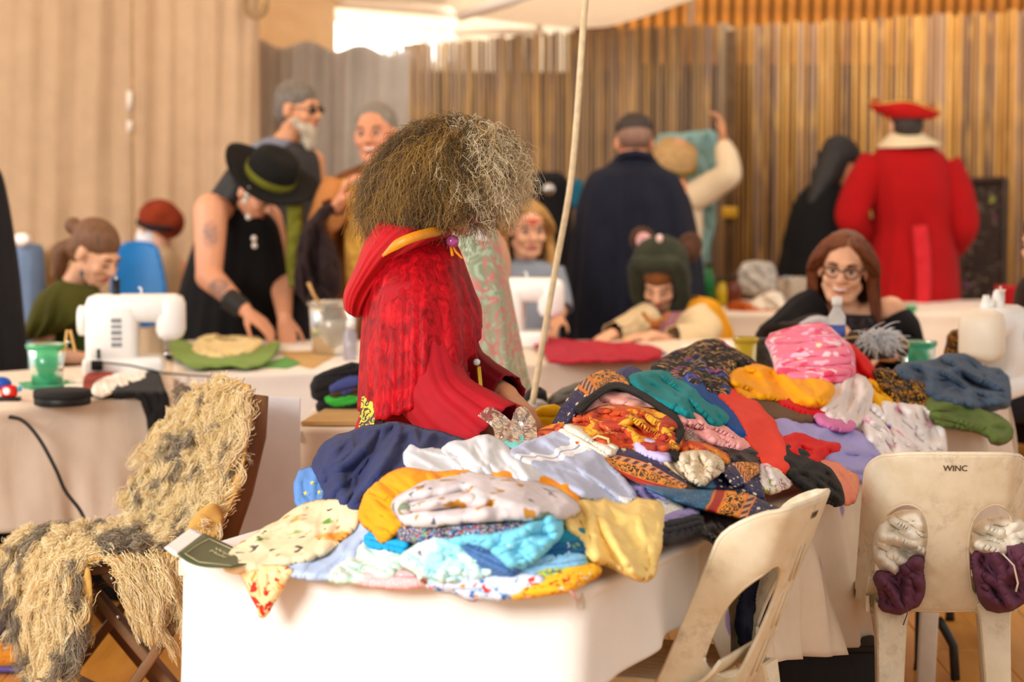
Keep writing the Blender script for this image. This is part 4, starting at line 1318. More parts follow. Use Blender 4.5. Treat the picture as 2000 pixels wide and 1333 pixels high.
# black cloth and stack on the far side of the heap
patch('yellow_cloth', 'small flat yellow cloth beyond the hand of the red-caped woman', [(1046, 802), (1096, 796), (1092, 822), (1066, 836), (1050, 820)], cloth('#f6bd14'), .0, .03, .02, 10, (.01, 30, 10), depth=6.3)
GS = [('grey_stack_cloth', 'folded grey cloth stack behind the red-caped woman\'s hand', [(1062, 792), (1090, 770), (1140, 752), (1175, 745), (1170, 790), (1110, 800)], '#6e675c', 7.25),
      ('striped_grey_cloth', 'black and white striped cloth behind the yellow scrap', [(1030, 800), (1040, 785), (1062, 790), (1066, 808), (1040, 812)], '#b9b6b2', 7.1),
      ('black_scrap_cloth', 'small black cloth behind the hand of the red-caped woman', [(1026, 790), (1035, 765), (1060, 762), (1062, 785), (1045, 800)], '#1d1b1b', 7.2)]
for n_, l_, p_, h_, d_ in GS:
    patch(n_, l_, p_, cloth(h_), .0, .05, .03, 12, (.03, 18, -12), depth=d_)
# ------------------------------------------------------------------ plastic chairs
def plastic_mat():
    m, nt, b = new_mat('weathered_white_plastic')
    co = coords(nt)
    f = noise(nt, co, 7, 5, .65)
    c = ramp(nt, f, [(.3, C('#d8c4a0')), (.6, C('#e8dabe'))])
    g = noise(nt, co, 24, 5, .7)
    big = noise(nt, co, 5, 2)
    c = mix(nt, mth(nt, 'MULTIPLY', ramp(nt, g, [(.48, 0.0), (.68, 1.0)]), ramp(nt, big, [(.44, 0.0), (.62, .5)])), c, C('#86725a'))
    nt.links.new(c, b.inputs['Base Color'])
    b.inputs['Roughness'].default_value = .42
    bump(nt, b, noise(nt, co, 90, 2), .06, .004)
    return m


PLAST = plastic_mat()
MARK = plain('#5a4c3a', .8, .1, name='stamped_ink')


def chair_pt(s, z, y0=0.0):
    u = max(0.0, (z - .44) / .41)
    k = (s / .195) ** 2
    return Vector((s, -.185 - .155 * u ** .9 + (.055 - .02 * u) * k + .085 * max(0, (abs(s) - .135) / .06) ** 1.4 + y0, z))


def plastic_chair(label, loc, rz, mark):
    t = thing('plastic_chair', label, 'chair', loc, None)
    t.rotation_euler = (0, 0, rz)
    W = .195
    ol = []
    for x, z, r in ((-W, .44, 0), (-W * 1.0, .85, .075), (W, .85, .075), (W, .44, 0)):
        if r == 0: ol.append((x, z)); continue
        sx = 1 if x < 0 else -1
        cx, cz = x + sx * r, z - r
        for k in range(9):
            a = (pi - k / 8 * pi / 2) if x < 0 else (pi / 2 - k / 8 * pi / 2)
            ol.append((cx + r * cos(a), cz + r * sin(a) + (0 if abs(cx + r * cos(a)) > .1 else 0)))
    ol = resample(np.array(ol), .014)
    ol[:, 1] += np.where(ol[:, 1] > .84, -.006 * (np.abs(ol[:, 0]) / W) ** 2, 0)
    holes = []
    for sg in (-1, 1):
        h = [(-.166, .495), (-.170, .58), (-.166, .655), (-.145, .705), (-.106, .727), (-.066, .708), (-.046, .66), (-.046, .60), (-.058, .53), (-.068, .478), (-.11, .468)]
        h = np.array([(x * -sg, z) for x, z in h])
        holes.append(resample(chaikin(h, 2), .014))
    v, f = cdt_grid(ol, .017, holes)
    o = mesh('backrest', [chair_pt(s, z) for s, z in v], [tuple(q) for q in f], PLAST, t, True, None, True)
    solidify(o, .011, 0)
    md = o.modifiers.new('b', 'BEVEL'); md.width = .004; md.segments = 2; md.limit_method = 'ANGLE'
    # raised rim round the shell
    rim = MB().tube([chair_pt(s, z, .001) for s, z in ol[2:-2]], .0065, 6)
    for h in holes:
        hp = [chair_pt(s, z) for s, z in h]
        rim.tube(hp + [hp[0]], .0055, 6)
    rim.build('rim', PLAST, t, True, True)
    # seat with moulded grooves
    nx, ny = 90, 30
    V, F = [], []
    for j in range(ny + 1):
        for i in range(nx + 1):
            a, c = i / nx * 2 - 1, j / ny
            w = .186 + .006 * c
            x = a * w * (1 - .12 * max(0, c - .85) / .15 * abs(a) ** 3)
            y = -.19 + .42 * c
            z = .472 - .012 * (1 - a * a) * sin(pi * min(1, c * 1.1)) - .03 * max(0, (c - .88) / .12) ** 2 + .055 * max(0, 1 - c / .16) ** 2
            g = abs(((a * w) / .034 + .5) % 1 - .5) * .034
            if .14 < c < .82 and abs(a) < .75: z -= .004 * math.exp(-(g / .0022) ** 2)
            V.append((x, y, z))
    for j in range(ny):
        for i in range(nx):
            k = j * (nx + 1) + i
            F.append((k, k + 1, k + nx + 2, k + nx + 1))
    o = mesh('seat', V, F, PLAST, t, True, None, True)
    solidify(o, .009, -1)
    sk = MB()
    for sg in (-1, 1):
        sk.beam((sg * .183, -.17, .452), (sg * .187, .20, .452), .008, .04)
    sk.beam((-.185, .222, .437), (.185, .222, .437), .008, .045)
    sk.build('seat_skirt', PLAST, t, False, True)
    # curved apron between the back legs
    ap = [(-.15, .478), (.15, .478), (.145, .40), (.115, .37)] 
    a2 = np.array([(-.17, .485), (.17, .485), (.155, .36), (.120, .40), (.085, .432), (.05, .438), (-.05, .438), (-.085, .432), (-.120, .40), (-.155, .36)])
    a2 = resample(a2, .016)
    v, f = cdt_grid(a2, .02)
    o = mesh('apron', [chair_pt(s, max(z, .44), .01) + Vector((0, -.004, min(0, z - .44))) for s, z in v], [tuple(q) for q in f], PLAST, t, True, None, True)
    solidify(o, .012, 0)
    # legs: open channel section, splayed
    def leg(top, bot, w0, w1, d0, d1):
        top, bot = Vector(top), Vector(bot)
        s = MB()
        rings = []
        for k in range(9):
            u = k / 8
            p = top.lerp(bot, u)
            w, d = w0 + (w1 - w0) * u ** .6, d0 + (d1 - d0) * u ** .6
            th = .007
            sgn = 1 if top.y > 0 else -1
            # U profile, open towards the chair
            pr = [(-w, -d * sgn), (-w, d * sgn), (-w + .004, d * sgn + .006 * sgn), (w - .004, d * sgn + .006 * sgn), (w, d * sgn), (w, -d * sgn), (w - th, -d * sgn), (w - th, (d - th) * sgn), (-w + th, (d - th) * sgn), (-w + th, -d * sgn)]
            rings.append([p + Vector((a, c, 0)) for a, c in pr])
        return s.rings(rings, True).build('leg', PLAST, t, False, True)
    for sg in (-1, 1):
        leg((sg * .125, -.165, .46), (sg * .140, -.265, 0), .042, .026, .03, .018)
        leg((sg * .175, .19, .455), (sg * .205, .235, 0), .03, .022, .026, .016)
    # stamped letters
    cu = bpy.data.curves.new('stamp', 'FONT')
    cu.body = mark; cu.size = .021; cu.align_x = 'CENTER'; cu.extrude = .0006
    tmp = bpy.data.objects.new('stamp', cu); COL.objects.link(tmp)
    dg = bpy.context.evaluated_depsgraph_get()
    me = bpy.data.meshes.new_from_object(tmp.evaluated_get(dg)); bpy.data.objects.remove(tmp)
    me.materials.append(MARK)
    for vv in me.vertices:
        q = chair_pt(vv.co.x, .808 + vv.co.y, -.0075)
        vv.co = Vector((q.x, q.y - vv.co.z, q.z))
    so = bpy.data.objects.new('stamp', me); link(so, t, True)
    so['label'] = 'dark stamped letters'
    return t


ch2 = plastic_chair('weathered white plastic chair seen from behind, purple cloth bulging through its back', (1.065, 6.06, 0), math.radians(-1), 'WINC')
ch1 = plastic_chair('weathered white plastic chair seen side-on at the right side of the heaped table', (.335, 5.19, 0), math.radians(65), 'NW')
for k in range(3):
    for dx in (-.012, .012):
        zc = .50 + .105 * k
        pts = [chair_pt(dx * (1.5 - .2 * k), zc + e, -.0085) for e in (-.04, 0, .04)]
        MB().tube(pts, .0016, 5).build('moulded_line', PLAST, ch1, True, True)
# bundles on the seat bulging through the openings
bw = cloth('#efe5d2', .9, .04, .4)
bp = cloth('#6a3c50', .95, .1, .45)
def bundle(label, wp, pp, d, extra=None):
    t = thing('clothes_bundle', label, 'clothes', tuple(P(wp[0][0], 1190, d)))
    patch('cream_cloth', 'cream cloth', wp, bw, 0, .05, .05, 26, (.04, 44, 30), depth=d, parent=t, grow=0)
    patch('purple_cloth', 'dull purple cloth', pp, bp, .035, .05, .05, 22, (.035, 40, 60), depth=d, parent=t, grow=0)
    if extra: MB().tube([P(x, y, d - .115) for x, y in extra], .006, 6, True, .4).build('tape', plain('#e3c9b4', .8, name='cotton_tape'), t)
    return t
bundle('cream and purple cloth bundle poking through the left opening of the right plastic chair',
       [(1706, 1050), (1722, 1020), (1760, 1000), (1800, 1000), (1812, 1030), (1816, 1080), (1800, 1110), (1750, 1130), (1712, 1110)],
       [(1706, 1118), (1740, 1120), (1800, 1080), (1806, 1120), (1798, 1180), (1770, 1192), (1755, 1200), (1716, 1190), (1722, 1165)], 5.87)
MB().tube([P(1770, 1180, 5.76), P(1772, 1200, 5.76), P(1764, 1222, 5.76)], .0015, 5).build('loose_thread', bp, bpy.data.objects['clothes_bundle'])
bundle('cream and purple cloth bundle poking through the right opening of the right plastic chair',
       [(1896, 1040), (1915, 1020), (1960, 1010), (2000, 1020), (2006, 1060), (1990, 1085), (1930, 1090), (1900, 1075)],
       [(1896, 1076), (1950, 1072), (2010, 1060), (2020, 1130), (2010, 1170), (1960, 1198), (1920, 1185), (1904, 1130)], 5.87,
       ((1958, 1082), (1980, 1105), (1988, 1140), (1984, 1156)))

# ------------------------------------------------------------------ folding wooden chair and sheepskin
WOOD = plain('#7a5636', .55, .22, 5, .2, 50, name='oiled_wood')
wc = thing('folding_chair', 'brown wooden folding chair under the sheepskin at lower left', 'chair', tuple(P(300, 1430, 6.3)))
def wb(n, a, b, w, h): return MB().beam(P(*a), P(*b), w, h, (0, 1, 0), .006).build(n, WOOD, wc)
# back posts, then crossing legs
MB().tube([P(506, 772, 6.50), P(496, 850, 6.49), P(470, 960, 6.46), P(428, 1085, 6.43)], [.026, .034, .034, .032], 12, True, .55, (0, 1, 0)).build('back_post', WOOD, wc)
MB().tube([P(390, 770, 6.98), P(382, 850, 6.96), P(350, 960, 6.9), P(310, 1070, 6.85)], [.026, .034, .034, .032], 12, True, .55, (0, 1, 0)).build('back_post', WOOD, wc)
for i in range(4):
    y = 790 + i * 62
    wb('back_slat', (500 - i * 9, y, 6.52), (384 - i * 9, y - 8, 6.96), .012, .05)
wb('leg', (160, 1128, 6.24), (420, 1440, 6.2), .028, .062)
wb('leg', (390, 1150, 6.16), (195, 1432, 6.14), .028, .062)
wb('leg', (110, 1090, 6.72), (340, 1370, 6.7), .028, .062)
wb('leg', (290, 1120, 6.66), (90, 1380, 6.66), .028, .062)
wb('stretcher', (235, 1372, 6.16), (130, 1320, 6.68), .02, .04)
wb('seat_rail', (172, 1112, 6.20), (405, 1088, 6.30), .03, .05)
wb('seat_rail', (90, 1062, 6.66), (300, 1050, 6.76), .03, .05)
pv = np.array([(192, 1112), (232, 1112), (330, 1190), (345, 1250), (318, 1238), (205, 1135)])
pp = resample(chaikin(pv, 1), 9)
v_, f_ = cdt_grid(pp, 10)
solidify(mesh('side_plate', Pn(v_[:, 0], v_[:, 1], np.full(len(v_), 6.205)), [tuple(q) for q in f_], WOOD, wc, False), .018)
for x, y in ((218, 1131), (230, 1206), (232, 1161)):
    MB().ell(P(x, y, 6.188), (.006, .004, .006)).build('screw', plain('#cfc8bd', .3, metal=.9, name='steel_screw'), wc)
for i in range(6):
    wb('seat_slat', (200 + i * 38, 1106 - i * 3, 6.22), (120 + i * 38, 1060 - i * 2, 6.7), .05, .014)

sk = thing('sheepskin', 'shaggy cream and grey sheepskin draped over the wooden folding chair', 'rug', tuple(P(240, 1060, 6.4)))
rows = [[(372, 775, 6.92), (430, 742, 6.72), (488, 752, 6.50)], [(318, 862, 6.84), (400, 858, 6.60), (484, 850, 6.41)], [(268, 955, 6.76), (360, 970, 6.54), (458, 972, 6.34)],
        [(255, 1015, 6.72), (310, 1045, 6.5), (386, 1062, 6.26)], [(150, 1034, 6.68), (205, 1062, 6.42), (262, 1086, 6.16)], [(52, 1048, 6.62), (105, 1078, 6.36), (168, 1100, 6.12)],
        [(22, 1100, 6.58), (90, 1150, 6.30), (172, 1160, 6.10)], [(40, 1200, 6.56), (100, 1240, 6.28), (170, 1232, 6.10)], [(70, 1310, 6.54), (110, 1320, 6.28), (150, 1292, 6.10)], [(85, 1360, 6.52), (115, 1352, 6.28), (140, 1320, 6.10)]]
RW = np.array([[P(*q) for q in r] for r in rows])
RW = np.array([catmull(r, 16) for r in RW])
SK = np.array([catmull(RW[:, k], 60) for k in range(16)]).transpose(1, 0, 2)
HIDE = plain('#cfa254', .8, .12, 8, .2, 60, name='tanned_hide')
v = SK.reshape(-1, 3); nk = 16
f = [(i * nk + k, i * nk + k + 1, (i + 1) * nk + k + 1, (i + 1) * nk + k) for i in range(59) for k in range(nk - 1)]
solidify(mesh('hide', v, f, HIDE, sk), .008, 0)
# side flap hanging by the near seat edge, and the rolled leather edge
flap = np.array([[P(*q) for q in r] for r in [[(200, 1092, 6.13), (300, 1085, 6.17), (400, 1050, 6.24)], [(232, 1120, 6.11), (300, 1130, 6.14), (375, 1105, 6.2)], [(262, 1150, 6.12), (300, 1168, 6.13), (350, 1150, 6.18)]]])
flap = np.array([catmull(r, 14) for r in flap]); flap = np.array([catmull(flap[:, k], 10) for k in range(14)]).transpose(1, 0, 2)
f2 = [(i * 14 + k, i * 14 + k + 1, (i + 1) * 14 + k + 1, (i + 1) * 14 + k) for i in range(9) for k in range(13)]
solidify(mesh('hide_flap', flap.reshape(-1, 3), f2, HIDE, sk), .006, 0)
for q in ([(362, 1060, 6.22), (368, 1015, 6.25), (420, 975, 6.3), (440, 1010, 6.3), (425, 1050, 6.26), (395, 1068, 6.24)], [(165, 1112, 6.09), (176, 1104, 6.09), (182, 1180, 6.07), (172, 1234, 6.07), (156, 1190, 6.08)]):
    p2 = resample(chaikin([(a, b) for a, b, _ in q], 2), 7)
    vv, ff = cdt_grid(p2, 8)
    dd = np.array([q[int(np.argmin([(a - x) ** 2 + (b - y) ** 2 for a, b, _ in q]))][2] for x, y in vv])
    dd = 6.27 + (vv[:, 0] - 400) * .0005 if q[0][0] > 300 else np.full(len(vv), 6.09)
    solidify(mesh('hide_edge', Pn(vv[:, 0], vv[:, 1], dd + .008 * pn(vv[:, 0] / 20, vv[:, 1] / 20, 3)), [tuple(t) for t in ff], HIDE, sk), .007, 0)


def wool(surf, n, seed, lmin=.05, lmax=.11):
    """locks of wool rooted on a surface grid: returns roots sorted into pale and dark"""
    g = np.random.default_rng(seed)
    A, B = surf.shape[0], surf.shape[1]
    i = g.uniform(0, A - 1.001, n); k = g.uniform(0, B - 1.001, n)
    i0, k0 = i.astype(int), k.astype(int); a, b = (i - i0)[:, None], (k - k0)[:, None]
    p00, p10, p01, p11 = surf[i0, k0], surf[i0 + 1, k0], surf[i0, k0 + 1], surf[i0 + 1, k0 + 1]
    p = p00 * (1 - a) * (1 - b) + p10 * a * (1 - b) + p01 * (1 - a) * b + p11 * a * b
    nr = np.cross(p10 - p00, p01 - p00); nr /= np.linalg.norm(nr, axis=1)[:, None] + 1e-9
    nr *= np.where((nr[:, 2] + -nr[:, 1] * .6 - nr[:, 0] * .3) < 0, -1, 1)[:, None]
    dn = (p10 - p00); dn /= np.linalg.norm(dn, axis=1)[:, None] + 1e-9
    return p, nr, dn, i / A, k / B


def grow(p, nr, dn, seed, lmin, lmax, K=9, lay=.8, curl=.015, clump=42.0, grav=.4):
    g = np.random.default_rng(seed)
    n = len(p)
    cl = np.stack([pn(p[:, 0] * clump, p[:, 2] * clump, 1), pn(p[:, 0] * clump, p[:, 2] * clump, 2), pn(p[:, 0] * clump + 9, p[:, 1] * clump, 3)], 1)
    d = nr * .65 + dn * lay + cl * 1.3 + g.normal(0, .10, (n, 3))
    d /= np.linalg.norm(d, axis=1)[:, None]
    L = g.uniform(lmin, lmax, n)[:, None] * (1 + .35 * cl[:, :1])
    ph = np.arctan2(cl[:, 1], cl[:, 0]) * 2 + g.normal(0, .35, n)
    s1 = np.cross(d, [0.3, .2, 1.0]); s1 /= np.linalg.norm(s1, axis=1)[:, None] + 1e-9
    s2 = np.cross(d, s1)
    out = []
    for j in range(K):
        t = j / (K - 1)
        q = p + d * L * t + np.array([0, 0, -1.0]) * (grav * L * t * t)
        w = curl * t ** .8
        q = q + s1 * (w * np.sin(ph + t * 9))[:, None] + s2 * (w * np.cos(ph + t * 9))[:, None]
        out.append(q)
    return np.stack(out, 1)


def locks(surf, ng, per, seed, lmin, lmax, **kw):
    """guide locks on the surface, each with a bundle of hairs that gather towards the tip"""
    p, nr, dn, ti, tk = wool(surf, ng, seed)
    G = grow(p, nr, dn, seed + 1, lmin, lmax, **kw)
    g = np.random.default_rng(seed + 2)
    K = G.shape[1]
    off = g.normal(0, .011, (ng, per, 1, 3))
    t = np.linspace(0, 1, K)[None, None, :, None]
    ph = g.uniform(0, 6.28, (ng, per, 1, 3))
    H = G[:, None] + off * (1 - .72 * t ** .8) + .0035 * np.sin(ph + t * 14) * t ** .5
    L = g.uniform(.7, 1.08, (ng, per, 1, 1))
    H = H[:, :, :1] + (H - H[:, :, :1]) * L
    return H, ti, tk, p


WOOLP = hair_mat('wool_pale', ['#cfae72', '#f0d79c', '#faeac0', '#e2c280', '#fbefd0'])
WOOLD = hair_mat('wool_dark', ['#5d5044', '#857767', '#a99a82', '#70614f', '#bfae8c'])
H, ti, tk, p = locks(SK, 1700, 24, 3, .055, .095, curl=.014, lay=.75, grav=.5, clump=30.0)
sel = .75 * pn(p[:, 0] * 6, p[:, 2] * 6, 31) + .8 * pn(p[:, 0] * 15, p[:, 2] * 15, 33) + .45 * (np.abs(ti - .42) < .05) - .15 * (ti < .25) + .55 * ((tk > .86) & (ti > .55)) + .35 * ((tk < .15) & (ti > .6))
bare = (ti > .74) & (tk > .30) & (tk < .58) & (np.random.default_rng(1).uniform(size=len(ti)) < .8)
pal = (sel < .18) & ~bare; drk = (sel >= .18) & ~bare
K_ = H.shape[2]
strands('wool', WOOLP, H[pal].reshape(-1, K_, 3), .0010, .0004, sk)['label'] = 'pale cream wool locks'
strands('wool', WOOLD, H[drk].reshape(-1, K_, 3), .0010, .0004, sk)['label'] = 'dark grey wool locks'
H, ti, tk, p = locks(flap, 150, 24, 9, .05, .10, curl=.010, lay=.8, grav=.8)
strands('wool', WOOLP, H.reshape(-1, K_, 3), .0010, .0004, sk)['label'] = 'long pale locks over the seat side'
# white board standing behind that chair
bd = MB().beam(P(528, 773, 7.02), P(528, 1180, 6.98), .012, .001)
q = [P(470, 772, 7.04), P(585, 779, 7.0), P(585, 1075, 6.98), P(465, 1180, 6.98)]
bd = MB(); bd.add(q + [x + Vector((.002, .012, 0)) for x in q], [(0, 3, 2, 1), (4, 5, 6, 7), (0, 1, 5, 4), (1, 2, 6, 5), (2, 3, 7, 6), (3, 0, 4, 7)])
b_ = thing('white_board', 'blank white board standing behind the sheepskin chair', 'board', tuple(P(525, 1180, 7.0)))
bd.build('panel', plain('#f3f1f2', .5, .02, name='board_white'), b_, False)
MB().tube([P(480, 1170, 7.03), Vector((P(480, 1170, 7.03).x, 7.12, 0.01))], .008).build('prop', METAL, b_)
MB().tube([P(575, 1070, 7.01), Vector((P(575, 1070, 7.01).x, 7.12, 0.01))], .008).build('prop', METAL, b_)
# ------------------------------------------------------------------ people
X, Y_, Z_ = Vector((1, 0, 0)), Vector((0, 1, 0)), Vector((0, 0, 1))
def headM(c, yaw=0, pitch=0, roll=0, s=1.0):
    """face looks to -Y at yaw 0; positive yaw turns it to photo right, positive pitch looks down"""
    r = math.radians
    return Matrix.Translation(Vector(c)) @ Matrix.Rotation(r(yaw), 4, 'Z') @ Matrix.Rotation(r(pitch), 4, 'X') @ Matrix.Rotation(r(roll), 4, 'Y') @ Matrix.Scale(s, 4)


def E(mb, M, c, r):
    s = M.to_scale()[0]
    mb.ell(M @ Vector(c), [x * s for x in r], M.to_3x3().normalized())


def Cc(mb, M, a, b, ra, rb):
    s = M.to_scale()[0]
    mb.cap(M @ Vector(a), M @ Vector(b), ra * s, rb * s)


def add_head(mb, M, smile=False):
    E(mb, M, (0, .014, .032), (.076, .094, .084))
    E(mb, M, (0, -.030, -.012), (.063, .062, .080))
    E(mb, M, (0, -.032, -.062), (.050, .052, .046))
    E(mb, M, (0, -.066, -.098), (.024, .020, .018))
    Cc(mb, M, (-.034, -.080, .020), (.034, -.080, .020), .013, .013)
    Cc(mb, M, (0, -.090, .006), (0, -.110, -.028), .009, .014)
    for sx in (-1, 1):
        E(mb, M, (sx * .012, -.101, -.034), (.010, .011, .009))
        E(mb, M, (sx * .038, -.068, -.030), (.026, .022, .024))
        E(mb, M, (sx * .078, .010, -.010), (.010, .022, .033))
        Cc(mb, M, (sx * .05, .0, -.06), (sx * .028, -.055, -.095), .02, .018)
    Cc(mb, M, (-.02, -.084, -.062), (.02, -.084, -.062), .010, .010)


def face(parent, M, iris='#4a3626', brow='#5a4030', lips='#b5605a', smile=False, closed=False):
    s = M.to_scale()[0]
    R3 = M.to_3x3().normalized()
    for sx in (-1, 1):
        c = M @ Vector((sx * .031, -.0835, -.002))
        br = MB()
        if closed:
            Cc(br, M, (sx * .018, -.0925, -.006), (sx * .044, -.086, -.006), .003, .003)
            br.build('eyelashes', plain(brow, .9, .1), parent)
        else:
            e = MB().ell(c, (.0135 * s, .008 * s, .0068 * s), R3, 12, 8).build('eye', plain('#d9cfc4', .2, .02, bmp=0, name='eye_white'), parent)
            MB().ell(M @ Vector((sx * .031, -.0905, -.002)), (.0068 * s, .004 * s, .0068 * s), R3, 10, 6).build('iris', plain(iris, .2, .05, bmp=0), e)
            Cc(br, M, (sx * .018, -.0925, .005), (sx * .044, -.086, .005), .0028, .0028)
            br.build('eyelid', plain(brow, .9, .1), parent)
        MB().tube([M @ Vector((sx * .016, -.0945, .021)), M @ Vector((sx * .034, -.092, .026)), M @ Vector((sx * .05, -.080, .021))], [.0045 * s, .005 * s, .003 * s], 6).build('eyebrow', plain(brow, .9, .1), parent)
    lp = MB()
    if smile:
        lp.tube([M @ Vector((-.028, -.081, -.056)), M @ Vector((0, -.0955, -.066)), M @ Vector((.028, -.081, -.056))], [.004 * s, .009 * s, .004 * s], 8)
        te = MB().tube([M @ Vector((-.02, -.089, -.058)), M @ Vector((0, -.099, -.0625)), M @ Vector((.02, -.089, -.058))], [.003 * s, .005 * s, .003 * s], 8)
        te.build('teeth', plain('#f3ece0', .3, .02, bmp=0, name='teeth_white'), parent)
    else:
        lp.tube([M @ Vector((-.024, -.084, -.062)), M @ Vector((0, -.0955, -.060)), M @ Vector((.024, -.084, -.062))], [.003 * s, .006 * s, .003 * s], 8)
        lp.tube([M @ Vector((-.020, -.085, -.067)), M @ Vector((0, -.0955, -.070)), M @ Vector((.020, -.085, -.067))], [.003 * s, .006 * s, .003 * s], 8)
    lp.build('lips', plain(lips, .45, .05, bmp=0), parent)


def add_hand(mb, wrist, d, n, side, curl=.5, s=1.0):
    """wrist, finger direction d, palm normal n; the thumb leaves the side given by side"""
    x = Vector(d).normalized()
    n = Vector(n)
    n = (n - x * n.dot(x)).normalized()
    t = n.cross(x) * side
    w = Vector(wrist)
    for j, (o, L) in enumerate(((.030, .95), (.010, 1.05), (-.010, 1.0), (-.029, .8))):
        k = w + x * (.088 * s) + t * (o * s)
        mb.cap(w + x * .012 + t * (o * .6 * s), k, .0155 * s, .0125 * s, 10)
        p, dd = k, x + t * (o * 1.5)
        for q, (ln, r) in enumerate(((.044, .0095), (.027, .0088), (.021, .0078))):
            a = curl * (.5 + .35 * q)
            dd = (dd.normalized() * cos(a) + n * sin(a)).normalized()
            e = p + dd * (ln * L * s)
            mb.cap(p, e, r * s, (r - .0008) * s, 10)
            p = e
    p = w + x * (.022 * s) + t * (.026 * s)
    dd = (x * .65 + t * .65 + n * .35).normalized()
    for ln, r in ((.042, .0135), (.032, .0105), (.024, .0092)):
        e = p + dd * (ln * s)
        mb.cap(p, e, r * s, (r - .001) * s, 10)
        p = e
        dd = (dd * .86 + x * .35 + n * .12).normalized()


def human(root, mat, M, neck, pelvis, yaw, arms, legs='stand', s=1.0, voxel=.008, wide=1.0, ratio=.45, hand_s=1.0, armw=1.0, lower='#26252b'):
    mb = MB()
    add_head(mb, M)
    neck, pelvis = Vector(neck), Vector(pelvis)
    hs = M.to_scale()[0]
    Cc(mb, M, (0, .018, -.05), (0, .03, -.11), .052, .05)
    mb.cap(M @ Vector((0, .03, -.11)), neck, .048 * hs, .058 * s)
    r3 = Matrix.Rotation(math.radians(yaw), 3, 'Z')
    rt = r3 @ Vector((1, 0, 0)); fw = r3 @ Vector((0, -1, 0))
    up = (neck - pelvis).normalized()
    B = Matrix((rt, up.cross(rt), up)).transposed()
    L = (neck - pelvis).length
    mb.ell(pelvis + (neck - pelvis) * .70, (.155 * s * wide, .10 * s, L * .30), B)
    mb.ell(pelvis + (neck - pelvis) * .38, (.135 * s * wide, .095 * s, L * .32), B)
    mb.ell(pelvis, (.16 * s * wide, .11 * s, .13 * s), B)
    for (sh, el, wr, hd, pnrm, side, curl) in arms:
        sh, el, wr = Vector(sh), Vector(el), Vector(wr)
        mb.cap(neck + (sh - neck) * .25 - Vector((0, 0, .02)), sh, .05 * s, .054 * s)
        mb.cap(sh, el, .054 * s * armw, .041 * s * armw)
        mb.cap(el, wr, .043 * s * armw, .027 * s * (1 + (armw - 1) * .4))
        if hd is not None:
            mb.cap(wr, wr + Vector(hd).normalized() * .02, .026 * s, .024 * s)
            add_hand(mb, wr, hd, pnrm, side, curl, hand_s * s)
    tr_ = MB()
    for sg in (-1, 1):
        hip = pelvis + rt * (.085 * s * sg) - up * .04
        if legs == 'stand':
            an = Vector((hip.x, hip.y, .07)); kn = (hip + an) / 2 + fw * .02
        else:
            kn = hip + fw * (.40 * s) + Vector((0, 0, .02)); an = Vector((kn.x, kn.y, .07)) - fw * .03
        mb.cap(hip, kn, .082 * s, .055 * s)
        mb.cap(kn, an, .056 * s, .036 * s)
        if lower:
            tr_.cap(hip, kn, .095 * s, .07 * s); tr_.cap(kn, an + Z_ * .03, .07 * s, .058 * s)
        mb.cap(an - Vector((0, 0, .03)) - fw * .03, an - Vector((0, 0, .04)) + fw * .14, .033 * s, .028 * s)
    if lower:
        tr_.ell(pelvis, (.175 * s * wide, .125 * s, .14 * s), B)
        tr_.remesh('trousers', cloth(lower, .92, .1, .35), root, .013, 3, .6)
        for sg in (-1, 1):
            hip = pelvis + rt * (.085 * s * sg)
            f0 = Vector((hip.x, hip.y, 0)) + (fw * (.37 * s) if legs != 'stand' else Vector((0, 0, 0)))
            MB().cap(f0 - fw * .05 + Z_ * .045, f0 + fw * .15 + Z_ * .04, .045, .04).build('shoe', plain('#2a2320', .6, .1, name='shoe_leather'), root)
    return mb.remesh('body', mat, root, voxel, 3, ratio)


def hair_shell(name, root, M, mat, extra=(), back=.0, voxel=.008, wextra=(), front=0.0, fringe=True):
    mb = MB()
    E(mb, M, (0, .022, .047), (.084, .102 + front, .083))
    E(mb, M, (0, .052 + back, .0), (.078, .068, .085))
    for a, b, ra, rb in extra: Cc(mb, M, a, b, ra, rb)
    for a, b, ra, rb in wextra: mb.cap(a, b, ra, rb)
    return mb.remesh(name, mat, root, voxel, 2, .5)


def hairtex(h0, h1, name, sc=(30, 30, 4)):
    m, nt, b = new_mat(name)
    co = coords(nt, scale=sc)
    f = noise(nt, co, 4, 4, .6, .4)
    nt.links.new(ramp(nt, f, [(.3, C(h0)), (.7, C(h1))]), b.inputs['Base Color'])
    b.inputs['Roughness'].default_value = .55
    bump(nt, b, f, .7, .01)
    return m


